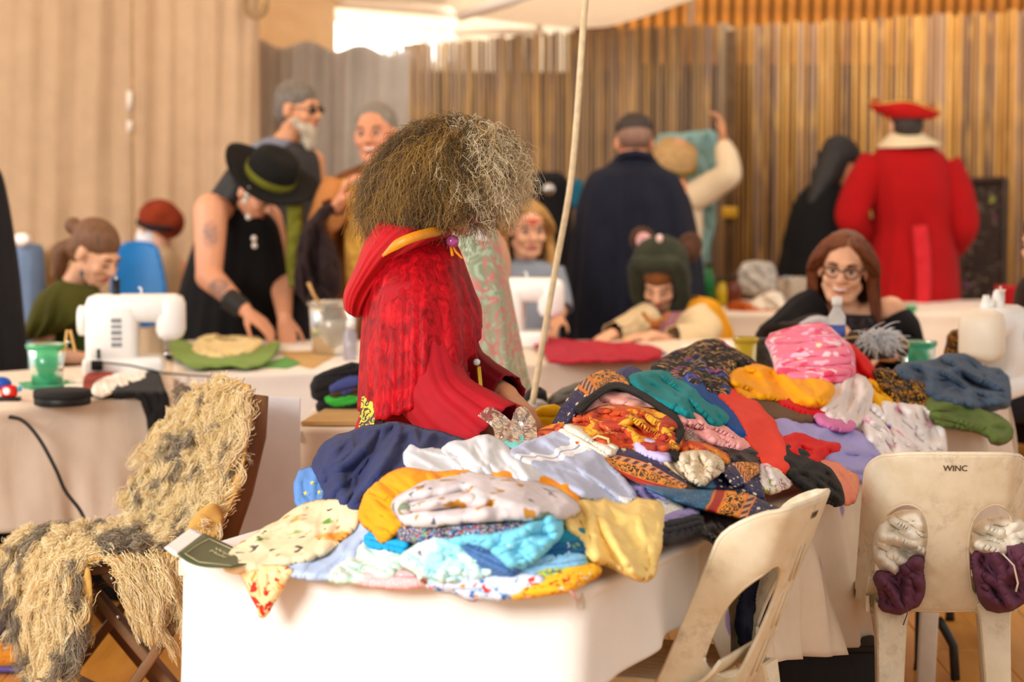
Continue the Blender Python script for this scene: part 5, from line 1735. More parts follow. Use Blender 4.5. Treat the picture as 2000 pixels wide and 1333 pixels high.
def long_hair(root, M, mat, n, seed, length, r=.0011, part=0.0, spread=.05, name='hair', kmin=.8, yfront=-.03, flare=.25):
    """combed strands from the scalp falling beside the face"""
    g = np.random.default_rng(seed)
    R3 = np.array(M.to_3x3()); T = np.array(M.translation)
    th = g.uniform(0, 2 * pi, n); z = g.uniform(-.25, 1, n)
    d = np.stack([np.sqrt(1 - z * z) * np.cos(th), np.sqrt(1 - z * z) * np.sin(th), z], 1)
    root_p = d * np.array([.080, .096, .088]) + np.array([0, .016, .034])
    keep = ~((root_p[:, 1] < yfront - .02) & (root_p[:, 2] < .085)) & ~((root_p[:, 1] < yfront) & (root_p[:, 2] < .05))
    d, root_p = d[keep], root_p[keep]
    n = len(d)
    side = np.sign(root_p[:, 0] - part) * (1 - .0)
    K = 12
    out = []
    L = length * g.uniform(kmin, 1.05, n)
    ang = np.arctan2(root_p[:, 1] - .02, root_p[:, 0])
    ang = np.where(root_p[:, 0] >= part, np.maximum(ang, -.22), np.where(ang < 0, np.minimum(ang, -pi + .22), ang))
    tgt = np.stack([np.cos(ang) * (.088 + spread * g.uniform(0, .6, n)), .02 + np.sin(ang) * (.098 + spread * g.uniform(0, .5, n)), np.full(n, -.02)], 1)
    w = root_p @ R3.T + T
    tw = tgt @ R3.T + T
    for j in range(K):
        t = j / (K - 1)
        s1 = min(1.0, t / .35)
        e = s1 * s1 * (3 - 2 * s1)
        q = w * (1 - e) + tw * e
        bulge = d * (.02 * math.sin(pi * s1)) @ R3.T
        q = q + bulge
        if t > .35:
            dn = (t - .35) / .65
            q = q + np.array([0, 0, -1.0]) * (L * dn)[:, None] + (tw - T) * np.array([1, 1, 0]) * (flare * dn * dn)
            q = q + .006 * np.stack([np.sin(dn * 7 + ang * 9), np.cos(dn * 6 + ang * 7), 0 * ang], 1)
        out.append(q)
    return strands(name, mat, np.stack(out, 1), r, r * .5, root)


SK1, SK2, SK3 = skin_mat('#d99a72', 'skin_warm'), skin_mat('#e3ab88', 'skin_fair'), skin_mat('#d6906c', 'skin_ruddy')
NOARM = (None, None, 0, 0)


def person(label, px, d): return thing('person', label, 'person', (P(px, 600, d).x, d, 0))


# ---- woman in the red cape -------------------------------------------------
ld = person('woman in a red velvet capelet with a cloud of frizzy grey-brown hair', 815, 6.1)
LM = headM(P(888, 352, 6.1), 72, 26, 0, 1.0)
human(ld, SK1, LM, P(838, 468, 6.1), P(806, 870, 6.12), 80,
      [(P(815, 560, 5.98), P(838, 735, 5.90), P(950, 838, 5.78), Vector((1, -.1, -.5)), Vector((0, .3, -1)), 1, .5),
       (P(855, 530, 6.27), P(890, 720, 6.28), P(992, 772, 6.02), P(1050, 832, 5.86) - P(992, 772, 6.02), Vector((-.5, .2, -1)), -1, .35)], voxel=.0055, ratio=.35, lower=None)
face(ld, LM, closed=True)
RED = plain('#c8102a', .8, .1, 10, .2, 40, sheen=.25, name='red_knit')
RED2 = plain('#b00a1c', .75, .12, 8, .2, 40, sheen=.08, name='red_dress_cloth')


def velvet():
    m, nt, b = new_mat('crushed_red_velvet')
    co = coords(nt, scale=(1, 1, .55))
    f = noise(nt, co, 34, 5, .65, 1.8)
    g = noise(nt, co, 9, 3, .5, .8)
    h = mth(nt, 'ADD', mth(nt, 'MULTIPLY', f, .75), mth(nt, 'MULTIPLY', g, .25))
    nt.links.new(ramp(nt, h, [(.36, C('#74030c')), (.5, C('#a80614')), (.62, C('#cc0f1c'))]), b.inputs['Base Color'])
    b.inputs['Roughness'].default_value = .5
    b.inputs['Sheen Weight'].default_value = .06
    b.inputs['Specular IOR Level'].default_value = .15
    b.inputs['Sheen Roughness'].default_value = .35
    b.inputs['Sheen Tint'].default_value = (1, .3, .3, 1)
    bump(nt, b, h, .3, .01)
    return m


VEL = velvet()
loft('dress', [lr((752, 520), (890, 520), 6.1, .13), lr((735, 640), (905, 640), 6.1, .15), lr((722, 730), (915, 735), 6.1, .155), lr((706, 800), (925, 800), 6.1, .17), lr((690, 860), (940, 862), 6.1, .19), lr((682, 1000), (935, 1000), 6.1, .21), lr((672, 1280), (930, 1280), 6.1, .22), lr((668, 1475), (930, 1475), 6.1, .23)],
     RED2, ld, 72, 50, .06, 5, 3)
loft('waist_band', [lr((716, 742), (917, 725), 6.1, .166), lr((712, 775), (922, 762), 6.1, .172)], RED2, ld, 60, 6, .0, 4, 2)
cape = loft('capelet', [lr((766, 442), (872, 452), 6.09, .075), lr((740, 478), (893, 482), 6.08, .13), lr((722, 540), (908, 522), 6.07, .20), lr((712, 620), (922, 566), 6.06, .235), lr((706, 700), (934, 606), 6.05, .255, 0, .045), lr((702, 780), (938, 648), 6.05, .262, 0, .07)],
            VEL, ld, 120, 54, .05, 5.0, 14, thick=.004)
# near side of the cape parts over the sleeve
loft('hood', [lr((772, 436), (878, 448), 6.08, .10), lr((742, 432), (868, 462), 6.07, .145), lr((720, 468), (800, 505), 6.07, .155), lr((698, 520), (752, 545), 6.08, .14), lr((676, 568), (726, 585), 6.09, .115), lr((676, 602), (712, 612), 6.09, .08), lr((690, 616), (704, 618), 6.09, .03)],
     plain('#bb0a16', .7, .1, 12, .2, 40, sheen=.15, name='red_hood_lining'), ld, 72, 44, .07, 4, 21, grow=False, capped=(False, True), thick=.004)
# bell sleeves
def tubeloft(name, pts, mat, parent, fold=.06, nseg=44, seed=5, ff=4, thick=0.003, sy=1.0):
    """sleeve: (point, radius) along a limb"""
    pp = [Vector(p) for p, r in pts]
    R = []
    for i, (p, r) in enumerate(pts):
        t = (pp[min(i + 1, len(pp) - 1)] - pp[max(i - 1, 0)]).normalized()
        a = t.cross(Y_)
        if a.length < .05: a = t.cross(X)
        a.normalize()
        R.append((pp[i], a * r, t.cross(a) * (r * sy)))
    return loft(name, R, mat, parent, nseg, None, fold, ff, seed, True, (False, False), thick)


tubeloft('sleeve', [(P(800, 560, 5.93), .075), (P(815, 660, 5.90), .085), (P(838, 752, 5.87), .092), (P(880, 800, 5.82), .088), (P(930, 836, 5.78), .092), (P(972, 868, 5.74), .10)], RED2, ld, .10, 60, 8, 4)
tubeloft('sleeve', [(P(860, 560, 6.27), .07), (P(885, 690, 6.28), .07), (P(930, 735, 6.2), .058), (P(965, 757, 6.1), .052), (P(992, 770, 6.04), .047)], plain('#8f0d1e', .8, .1, 8, .2, 40, name='dark_red_knit'), ld, .07, 44, 9, 4)
# gold ribbon along the hood seam, lying on the cape
gp = [P(748, 500, 5.905), P(772, 480, 5.88), P(800, 466, 5.875), P(830, 457, 5.90), P(856, 452, 5.95), P(872, 452, 6.02)]
gv, gf = [], []
gc = catmull([tuple(p) for p in gp], 30)
for i, q in enumerate(gc):
    w = .014 * min(1, .2 + i / 8, .25 + (29 - i) / 10)
    gv += [tuple(q + np.array([-.3 * w, -.01, .8 * w])), tuple(q + np.array([.3 * w, -.014, -.8 * w]))]
    if i: gf.append((2 * i - 2, 2 * i - 1, 2 * i + 1, 2 * i))
solidify(mesh('gold_ribbon', gv, gf, satin('#d98a14', .45), ld), .004, 0)
# woven trim panel at the back of the dress
m, nt, b = new_mat('gold_black_trim')
co = coords(nt)
w = noise(nt, co, 26, 2, .5, 3.0)
nt.links.new(mix(nt, ramp(nt, mth(nt, 'ABSOLUTE', mth(nt, 'SUBTRACT', w, .5)), [(.05, 1.0), (.07, 0.0)]), C('#e0c02c'), C('#2a1c0a')), b.inputs['Base Color'])
b.inputs['Roughness'].default_value = .5
tr = [(708, 775, 5.92), (740, 775, 5.87), (734, 815, 5.855), (728, 855, 5.84), (700, 855, 5.905), (704, 815, 5.91)]
solidify(mesh('gold_trim', [P(*q) for q in tr], [(0, 1, 2, 5), (5, 2, 3, 4)], m, ld, False), .004)
solidify(mesh('dark_trim', [P(740, 775, 5.868), P(752, 777, 5.85), P(748, 855, 5.82), P(728, 855, 5.838)], [(0, 1, 2, 3)], plain('#2a0f0a', name='dark_trim_cloth'), ld, False), .004)
MB().ell(P(884, 472, 5.98), (.016, .016, .016)).build('pink_bead', plain('#c05a9a', .15, .1, metal=.3, name='pink_glass'), ld)
MB().tube([P(884, 480, 5.98), P(890, 492, 5.97), P(903, 505, 5.96)], .003, 6).tube([P(880, 480, 5.98), P(884, 500, 5.96)], .004, 6).build('tassel', plain('#e08a1c', name='orange_thread'), ld)
MB().tube([P(925, 640, 5.93), P(928, 690, 5.93), P(932, 700, 5.93)], .003, 6).build('cord', RED, ld)
MB().ell(P(931, 708, 5.93), (.009, .006, .009)).build('white_bead', plain('#e9efe4', .3, name='pearl'), ld)
MB().beam(P(934, 716, 5.94), P(939, 768, 5.92), .012, .01, bev=.003).build('gold_clasp', plain('#c9a43a', .3, .1, metal=.9, name='brass'), ld)


def frizz(root, M, n, seed, mats, env, cen, droop, r=.0005):
    g = np.random.default_rng(seed)
    R3 = np.array(M.to_3x3()); T = np.array(M.translation)
    th = g.uniform(0, 2 * pi, n); z = g.uniform(-.55, 1, n)
    d = np.stack([np.sqrt(1 - z * z) * np.cos(th), np.sqrt(1 - z * z) * np.sin(th), z], 1)
    rp = d * np.array([.079, .096, .087]) + np.array([0, .016, .034])
    ok = ~((rp[:, 1] < -.05) & (rp[:, 2] < .07)) & ~((rp[:, 1] < -.02) & (rp[:, 2] < -.0))
    rp, d = rp[ok], d[ok]; n = len(rp)
    yl = rp[:, 1]
    w = rp @ R3.T + T
    cl = np.stack([pn(rp[:, 0] * 34 + 5, rp[:, 2] * 34 + rp[:, 1] * 21, k) for k in (1, 2, 3)], 1)
    o = d @ R3.T + cl * .6 + g.normal(0, .2, (n, 3)) + np.array([0, 0, -.22])
    o /= np.linalg.norm(o, axis=1)[:, None]
    # length to the outer envelope
    c = np.array(cen)
    tip = c + o * np.where(o[:, :1] < 0, np.array([env[0]]), np.array([env[1]])) * np.array([1, 0, 0]) + o * np.array([0, env[2], 0]) + o * np.where(o[:, 2:] > 0, env[3], env[4]) * np.array([0, 0, 1])
    tip = w + (tip - w) * (.62 + .55 * g.uniform(0, 1, n) ** .8)[:, None]
    K = 11
    out = []
    ph = g.uniform(0, 6.28, (n, 3)); fr = g.uniform(9, 22, (n, 3))
    for j in range(K):
        t = j / (K - 1)
        q = w + (tip - w) * t + o * (.035 * sin(pi * t))
        q = q + np.array([0, 0, -1.0]) * (droop * t * t) * (.45 + .8 * (yl > .02)[:, None] + .5 * cl[:, 2:])
        q = q + (.007 * t ** .6) * np.sin(ph + fr * t) + (.022 * t) * np.sin(ph[:, ::-1] * .35 + 4 * t + cl * 7) + (.016 * t) * cl
        out.append(q)
    pts = np.stack(out, 1)
    per = 13
    nz = pn(rp[:, 0] * 26, rp[:, 1] * 26 + rp[:, 2] * 18, 44)
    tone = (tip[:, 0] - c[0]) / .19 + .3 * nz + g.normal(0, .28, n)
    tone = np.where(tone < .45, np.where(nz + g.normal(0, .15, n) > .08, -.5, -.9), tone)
    t = np.linspace(0, 1, K)[None, None, :, None]
    off = g.normal(0, .0075, (n, per, 1, 3))
    pp, fq = g.uniform(0, 6.28, (n, per, 1, 3)), g.uniform(8, 26, (n, per, 1, 3))
    H = pts[:, None] + off * (.6 + .9 * t) + .0065 * t ** .6 * np.sin(pp + fq * t)
    L = g.uniform(.65, 1.1, (n, per, 1, 1))
    H = H[:, :, :1] + (H - H[:, :, :1]) * L
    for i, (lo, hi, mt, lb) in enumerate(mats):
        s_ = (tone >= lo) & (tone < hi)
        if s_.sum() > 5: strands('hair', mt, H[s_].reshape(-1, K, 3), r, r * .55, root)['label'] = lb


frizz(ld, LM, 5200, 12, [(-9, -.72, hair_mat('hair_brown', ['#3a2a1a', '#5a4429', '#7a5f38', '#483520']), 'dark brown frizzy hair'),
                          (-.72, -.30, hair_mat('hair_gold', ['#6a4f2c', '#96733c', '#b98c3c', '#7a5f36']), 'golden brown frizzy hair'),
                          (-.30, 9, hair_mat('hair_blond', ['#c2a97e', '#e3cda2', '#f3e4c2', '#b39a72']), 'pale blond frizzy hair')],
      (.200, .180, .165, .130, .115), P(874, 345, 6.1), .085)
hs = MB(); E(hs, LM, (0, .026, .038), (.10, .108, .098)); E(hs, LM, (0, .07, -.01), (.095, .08, .10))
hs.remesh('under_hair', hairtex('#3d2c1e', '#6a5236', 'hair_under_brown', (40, 40, 12)), ld, .008, 2, .5)

# ---- girl with ponytail at the left machine --------------------------------
gl = person('young woman with a brown ponytail and olive top bent over her sewing', 150, 9.5)
GM = headM(P(188, 494, 9.5), 58, 30, 0, 1.02)
human(gl, SK2, GM, P(142, 560, 9.55), P(120, 780, 9.62), 40,
      [(P(92, 602, 9.45), P(84, 690, 9.40), P(160, 700, 9.2), Vector((1, -.1, .05)), Vector((0, .1, -1)), 1, .5),
       (P(190, 610, 9.65), P(225, 690, 9.55), P(235, 690, 9.35), Vector((.4, -.6, -.1)), Vector((0, 0, -1)), -1, .5)], 'sit', .95, .0075)
face(gl, GM, brow='#6b4a30', closed=True, lips='#c25a60')
HB = hairtex('#5a3a22', '#8a5c38', 'hair_chestnut')
hair_shell('hair', gl, GM, HB, [((0, .10, .035), (0, .15, .03), .028, .036)], wextra=[(P(140, 478, 9.55), P(120, 492, 9.55), .03, .042), (P(120, 492, 9.55), P(112, 535, 9.55), .042, .03), (P(112, 535, 9.55), P(118, 562, 9.55), .03, .01)])
OLV = cloth('#4b4a14', .9, .12, .4)
loft('top', [lr((120, 548), (190, 560), 9.52, .09), lr((95, 572), (200, 580), 9.52, .12), lr((84, 620), (215, 630), 9.53, .13), lr((92, 690), (220, 690), 9.55, .13), lr((92, 770), (220, 770), 9.58, .14)], cloth('#39461a', .9, .12, .4), gl, 48, 30, .06, 5, 7)
loft('cowl', [lr((118, 545), (182, 556), 9.5, .09), lr((76, 578), (205, 585), 9.48, .16), lr((60, 625), (212, 612), 9.46, .17), lr((50, 665), (150, 640), 9.46, .12)], OLV, gl, 56, 26, .14, 6, 3, thick=.004)
MB().tube([P(163, 700, 9.24), P(168, 690, 9.2), P(172, 702, 9.22)], .006, 8).build('bracelet', plain('#5a4a1c', name='olive_cord'), gl)
MB().ell(P(160, 534, 9.40), (.008, .006, .014)).build('earring', plain('#4a5560', .3, metal=.5, name='blue_steel'), gl)

# ---- person in the black hat -----------------------------------------------
hp = person('person in a black wide-brimmed hat and sleeveless black vest leaning over the table, tattooed arm', 455, 10.1)
HM = headM(P(497, 372, 10.05), 68, 36, 0, 1.0)


def tattoo_skin(spots):
    m, nt, b = new_mat('tattooed_skin')
    co = coords(nt)
    col = mix(nt, .0, C('#dd9c78'), C('#dd9c78'))
    ink = ramp(nt, mth(nt, 'ABSOLUTE', mth(nt, 'SUBTRACT', noise(nt, co, 38, 2, .5, 1.5), .5)), [(.04, 1.0), (.09, .35)])
    for p, r in spots:
        dv = N(nt, 'VectorMath', {'operation': 'DISTANCE'}, _0=co, _1=tuple(p)).outputs['Value']
        f = mth(nt, 'MULTIPLY', ramp(nt, mth(nt, 'DIVIDE', dv, r), [(.75, .8), (1.0, 0.0)]), ink)
        col = mix(nt, f, col, C('#5d5a60'))
    nt.links.new(col, b.inputs['Base Color'])
    b.inputs['Roughness'].default_value = .5
    return m


human(hp, tattoo_skin([(P(410, 452, 9.72), .095), (P(428, 570, 9.70), .06), (P(548, 560, 10.2), .07)]), HM, P(455, 395, 10.15), P(425, 655, 10.35), 62,
      [(P(412, 412, 9.88), P(408, 540, 9.80), P(478, 606, 9.62), Vector((1, -.15, -.75)), Vector((-.3, .4, -1)), 1, .45),
       (P(520, 430, 10.35), P(548, 540, 10.3), P(556, 620, 9.75), Vector((.15, -.5, -.9)), Vector((-.3, .8, -.3)), -1, .6)], voxel=.0075, armw=1.35)
face(hp, HM, closed=True)
BLK = cloth('#121112', .9, .15, .4)
loft('vest', [lr((432, 388), (492, 392), 10.15, .08), lr((385, 402), (535, 430), 10.15, .15), lr((390, 440), (548, 470), 10.17, .17), lr((365, 520), (558, 540), 10.2, .19), lr((345, 600), (562, 600), 10.25, .22), lr((328, 700), (565, 690), 10.3, .25), lr((320, 820), (570, 820), 10.35, .27)], BLK, hp, 64, 40, .07, 5, 12, thick=.003)
HB2 = hairtex('#0d0b0a', '#241d1a', 'hair_black')
hair_shell('hair', hp, HM, HB2, [((-.03, .09, -.0), (-.06, .10, -.20), .05, .035), ((.05, .08, 0), (.07, .02, -.22), .04, .025), ((-.06, .05, -.02), (-.09, .0, -.26), .035, .02)])
tubeloft('wristband', [(P(446, 584, 9.67), .044), (P(461, 594, 9.65), .042), (P(477, 606, 9.63), .039)], plain('#2b2a29', .6, .1, name='black_leather'), hp, 0, 24, 1, 1, .004)
for bx, by in ((484, 370), (483, 380), (479, 392), (485, 424), (496, 466), (497, 480)):
    MB().ell(P(bx, by, 9.86), (.012, .012, .013)).build('bead', plain('#d9cfc4', .3, .05, name='bead_white'), hp)
# hat: brim, crown, band and trailing olive ribbon
ax = Vector((.42, -.42, .80)).normalized()
hx = (Vector((.88, .1, -.46)) - ax * Vector((.88, .1, -.46)).dot(ax)).normalized()
HT = Matrix((hx, ax.cross(hx), ax)).transposed()
hc = P(526, 346, 9.98)
br = []
for r_, z_ in ((.08, .004), (.13, 0), (.175, .004), (.205, .018), (.203, .010), (.17, -.006), (.12, -.008), (.08, -.006)):
    br.append([hc + HT @ Vector((r_ * cos(a) * 1.02, r_ * sin(a) * .95, z_ + .022 * (r_ / .2) ** 2 * cos(2 * a))) for a in np.linspace(0, 2 * pi, 40, endpoint=False)])
felt = plain('#13120f', .95, .15, 20, .2, 80, sheen=.05, name='black_felt')
MB().rings(br, False, True).build('hat_brim', felt, hp)
MB().lathe([(.108, -.01), (.108, .03), (.104, .07), (.092, .105), (.06, .12), (.02, .112)], hc, 32, HT).build('hat_crown', felt, hp)
GRB = cloth('#6d6c1c', .8, .1, .3)
MB().lathe([(.110, .0), (.1125, .004), (.1125, .030), (.110, .034)], hc, 32, HT, False).build('hat_band', GRB, hp)
strip_uv('hat_ribbon', None, [tuple(q) for q in [(562, 395), (562, 450), (560, 510), (566, 560)]], [(590, 395), (590, 450), (584, 510), (580, 560)], GRB, 0, .012, .012, 5, depth=9.92, parent=hp)

# ---- bearded man -----------------------------------------------------------
bm_ = person('tall grey-bearded man in sunglasses and a dark shirt behind the hatted person', 560, 11.0)
BM = headM(P(583, 212, 11.0), 62, 4, 0, 1.03)
human(bm_, SK1, BM, P(552, 282, 11.05), P(548, 520, 11.1), 55,
      [(P(488, 310, 10.9), P(485, 420, 10.9), P(540, 480, 10.75), Vector((1, -.2, 0)), Vector((0, 0, -1)), 1, .5), (P(612, 315, 11.2), P(622, 410, 11.2), P(615, 480, 11.0), Vector((.1, -1, 0)), Vector((0, 0, -1)), -1, .5)], voxel=.0085)
face(bm_, BM, brow='#6a5a4a')
hair_shell('hair', bm_, BM, hairtex('#4a4038', '#8a8076', 'hair_grey'))
bd_ = MB(); E(bd_, BM, (0, -.062, -.095), (.045, .038, .055)); E(bd_, BM, (0, -.07, -.14), (.034, .028, .045)); Cc(bd_, BM, (-.06, -.02, -.05), (-.03, -.06, -.09), .018, .025); Cc(bd_, BM, (.06, -.02, -.05), (.03, -.06, -.09), .018, .025)
bd_.remesh('beard', hairtex('#9a8a72', '#ddd0bb', 'beard_grey'), bm_, .008, 2, .6)
sg = MB()
for sx in (-1, 1): sg.ell(BM @ Vector((sx * .032, -.096, -.001)), (.027, .009, .018), BM.to_3x3().normalized()); sg.beam(BM @ Vector((sx * .055, -.092, .004)), BM @ Vector((sx * .08, .0, .004)), .006, .004)
sg.beam(BM @ Vector((-.02, -.102, .004)), BM @ Vector((.02, -.102, .004)), .006, .004)
sg.build('sunglasses', plain('#1c1512', .15, .05, bmp=0, spec=.6, name='dark_lens'), bm_)
loft('shirt', [lr((520, 272), (590, 280), 11.05, .08), lr((484, 292), (618, 300), 11.05, .15), lr((478, 350), (628, 350), 11.07, .17), lr((482, 440), (630, 440), 11.1, .17), lr((485, 560), (628, 560), 11.1, .17)], cloth('#3d3a3a', .9, .1, .4), bm_, 48, 30, .05, 5, 5)
loft('yoke', [lr((526, 266), (580, 276), 11.04, .075), lr((482, 290), (560, 296), 10.98, .13), lr((480, 325), (540, 320), 10.98, .13)], cloth('#7d8499', .9, .08, .3), bm_, 40, 14, .04, 4, 6)

# ---- smiling man in brown --------------------------------------------------
sm = person('smiling man with cropped grey hair in a tan and brown jacket', 725, 10.0)
SM = headM(P(733, 262, 10.0), -14, -2, -4, 1.06)
human(sm, SK3, SM, P(742, 335, 10.05), P(735, 600, 10.1), -8,
      [(P(655, 375, 10.0), P(622, 470, 9.95), P(660, 400, 9.75), Vector((.3, -.2, .8)), Vector((1, 0, 0)), 1, .9), (P(822, 375, 10.1), P(840, 480, 10.1), P(800, 560, 9.9), Vector((-.5, -.5, -.2)), Vector((0, 1, 0)), -1, .5)], voxel=.008, wide=1.15)
face(sm, SM, brow='#7a6a58', smile=True, lips='#a8524a')
hair_shell('hair', sm, SM, hairtex('#5a5148', '#9a9082', 'hair_pepper'), voxel=.007, front=-.010)
loft('jacket', [lr((700, 322), (790, 326), 10.05, .09), lr((650, 350), (835, 352), 10.05, .16), lr((635, 410), (848, 410), 10.06, .19), lr((640, 500), (845, 500), 10.08, .2), lr((640, 600), (850, 600), 10.1, .21), lr((640, 700), (850, 700), 10.1, .22)], cloth('#6f3d12', .85, .15, .4), sm, 56, 34, .06, 5, 9)
tubeloft('sleeve', [(P(665, 360, 9.98), .075), (P(640, 420, 9.94), .075), (P(622, 470, 9.92), .065), (P(640, 430, 9.8), .06), (P(652, 405, 9.76), .05)], cloth('#b5763f', .85, .12, .4), sm, .08, 36, 4)
strip_uv('front_panel', None, [(668, 350), (672, 420), (676, 500), (680, 580)], [(700, 345), (712, 420), (712, 500), (706, 580)], cloth('#c9973f', .7, .15, .4), 0, .02, .015, 6, depth=9.84, parent=sm)
MB().beam(P(690, 357, 9.82), P(725, 352, 9.82), .012, .01).build('chain', plain('#b9b4ac', .4, metal=.6, name='silver_chain'), sm)
bgp = patch('cloth_bag', 'dark plum cloth bag held by the smiling man in brown', [(640, 400), (650, 412), (620, 440), (660, 500), (662, 590), (580, 590), (584, 500), (592, 450)], cloth('#2a1a1a', .9, .1, .4), 0, .06, .05, 20, (.04, 40, 80), depth=9.72, cat='bag')

# ---- child with painted face -----------------------------------------------
kd = person('fair-haired child with red face paint and grey top behind the middle sewing machine', 1030, 10.45)
KM = headM(P(1030, 447, 10.45), 14, 6, 0, 1.02)
human(kd, SK2, KM, P(1026, 520, 10.5), P(1025, 690, 10.5), 8,
      [(P(975, 545, 10.5), P(960, 610, 10.45), P(985, 640, 10.3), Vector((.6, -.8, -.2)), Vector((0, 0, -1)), 1, .5), (P(1078, 545, 10.5), P(1096, 600, 10.45), P(1092, 622, 10.3), Vector((-.3, -.8, -.3)), Vector((0, 0, -1)), -1, .6)], 'stand', .82, .008)
face(kd, KM, lips='#b9695e')
pt = MB(); pt.tube([KM @ Vector((-.045, -.079, .047)), KM @ Vector((0, -.0935, .05)), KM @ Vector((.045, -.079, .047))], [.006, .012, .006], 8, True, .35)
pt.tube([KM @ Vector((0, -.0935, .05)), KM @ Vector((0, -.097, .025)), KM @ Vector((0, -.103, .0))], [.012, .009, .004], 8, True, .35)
pt.build('face_paint', plain('#d83a24', .6, .2, name='red_paint'), kd)
HBL = hair_mat('hair_sandy', ['#8a5f30', '#b98a4a', '#d3a765', '#a3743c'])
hair_shell('under_hair', kd, KM, hairtex('#8a6236', '#c0924f', 'hair_sandy_under'), front=-.03)
long_hair(kd, KM, HBL, 7000, 4, .24, .0009, .0, .05, flare=.15)
loft('grey_top', [lr((1000, 505), (1056, 508), 10.5, .07), lr((966, 520), (1086, 522), 10.5, .10), lr((962, 570), (1092, 570), 10.5, .12), lr((966, 640), (1090, 640), 10.5, .13), lr((966, 720), (1090, 720), 10.5, .13)], cloth('#8c93a0', .9, .06, .3), kd, 44, 26, .05, 4, 4)
tubeloft('sleeve', [(P(1078, 530, 10.5), .055), (P(1092, 575, 10.46), .05), (P(1098, 605, 10.4), .045)], cloth('#8c93a0', .9, .06, .3), kd, .06, 28, 3)
tubeloft('sleeve', [(P(972, 530, 10.5), .055), (P(962, 575, 10.46), .05), (P(964, 612, 10.4), .045)], cloth('#8c93a0', .9, .06, .3), kd, .06, 28, 5)

# ---- man in the navy cloak from behind -------------------------------------
ck = person('man in a long navy cloak standing with his back to the room', 1240, 11.0)
KM2 = headM(P(1238, 278, 11.0), 186, 12, 0, 1.03)
human(ck, SK3, KM2, P(1240, 330, 11.0), P(1240, 600, 11.05), 180,
      [(P(1160, 370, 11.0), P(1145, 480, 10.98), P(1190, 560, 11.2), Vector((.2, 1, 0)), Vector((0, 0, -1)), -1, .5), (P(1320, 370, 11.0), P(1335, 480, 11.0), P(1290, 560, 11.2), Vector((-.2, 1, 0)), Vector((0, 0, -1)), 1, .5)], voxel=.009)
face(ck, KM2)
hc_ = MB(); E(hc_, KM2, (0, .026, .058), (.082, .094, .070))
hc_.remesh('hair', hairtex('#1d1613', '#3a2c24', 'hair_dark'), ck, .008, 2, .5)
hc_ = MB(); E(hc_, KM2, (0, .036, .02), (.0795, .087, .07))
hc_.remesh('shaved_hair', hairtex('#6f5142', '#9a7360', 'hair_stubble'), ck, .008, 2, .5)
NV = cloth('#151827', .9, .2, .4)
loft('cloak', [lr((1210, 298), (1272, 298), 11.0, .085), lr((1188, 322), (1290, 324), 11.0, .12), lr((1150, 348), (1328, 352), 11.0, .17), lr((1128, 430), (1352, 430), 11.0, .22), lr((1118, 540), (1366, 540), 11.0, .26), lr((1108, 680), (1372, 680), 11.0, .30), lr((1098, 860), (1380, 860), 11.0, .34), lr((1092, 930), (1385, 930), 11.0, .36)], NV, ck, 110, 60, .13, 7, 25, thick=.004)
MB().tube([P(1206, 314, 10.96), P(1220, 303, 10.9), P(1242, 300, 10.88), P(1262, 304, 10.9), P(1276, 316, 10.96)], .018, 8).build('cloak_collar', NV, ck)

# ---- person holding up teal cloth ------------------------------------------
th_ = person('person in a straw hat and cream sleeves holding up a teal cloth', 1330, 12.2)
TM_ = headM(P(1322, 315, 12.2), 172, 5, 0, 1.0)
human(th_, SK1, TM_, P(1318, 365, 12.2), P(1310, 600, 12.25), 175,
      [(P(1356, 392, 12.15), P(1424, 338, 12.1), P(1413, 278, 12.2), Vector((-.05, .1, 1)), Vector((-1, 0, 0)), -1, .8), (P(1270, 395, 12.2), P(1262, 480, 12.2), P(1270, 540, 12.3), Vector((0, .4, -1)), Vector((1, 0, 0)), 1, .5)], voxel=.009)
face(th_, TM_)
CRM = cloth('#e6d2b2', .9, .05, .35)
loft('shirt', [lr((1295, 360), (1345, 360), 12.2, .08), lr((1265, 380), (1368, 382), 12.2, .13), lr((1262, 450), (1372, 450), 12.2, .15), lr((1262, 620), (1370, 620), 12.2, .16)], CRM, th_, 40, 24, .05, 4, 6)
tubeloft('sleeve', [(P(1350, 388, 12.15), .075), (P(1392, 362, 12.12), .07), (P(1423, 338, 12.08), .065), (P(1420, 308, 12.12), .055), (P(1414, 284, 12.18), .04)], CRM, th_, .06, 36, 5)
hb = P(1320, 300, 12.15)
HT2 = Matrix((Vector((.97, 0, -.25)), Vector((.1, .92, .38)), Vector((.23, -.38, .9)))).transposed()
MB().lathe([(.005, .058), (.06, .055), (.10, .04), (.115, -.02), (.12, -.06), (.085, -.085), (.05, -.09)], hb, 28, HT2).build('straw_hat', plain('#b99564', .9, .15, 30, .4, 120, name='straw_weave'), th_)
MB().lathe([(.119, -.045), (.125, -.05), (.125, -.064), (.119, -.066)], hb, 28, HT2, False).build('hat_rim', plain('#6f6626', .8, name='olive_trim'), th_)
patch('teal_fabric', 'teal blue cloth held up against the reed screen', [(1276, 262), (1330, 262), (1400, 252), (1400, 300), (1398, 350), (1396, 430), (1385, 500), (1370, 600), (1340, 560), (1300, 420), (1285, 330)], cloth('#86a8a4', .9, .06, .3), 0, .01, .01, 10, (.03, 40, 75), depth=12.45, cat='cloth', grow=0)

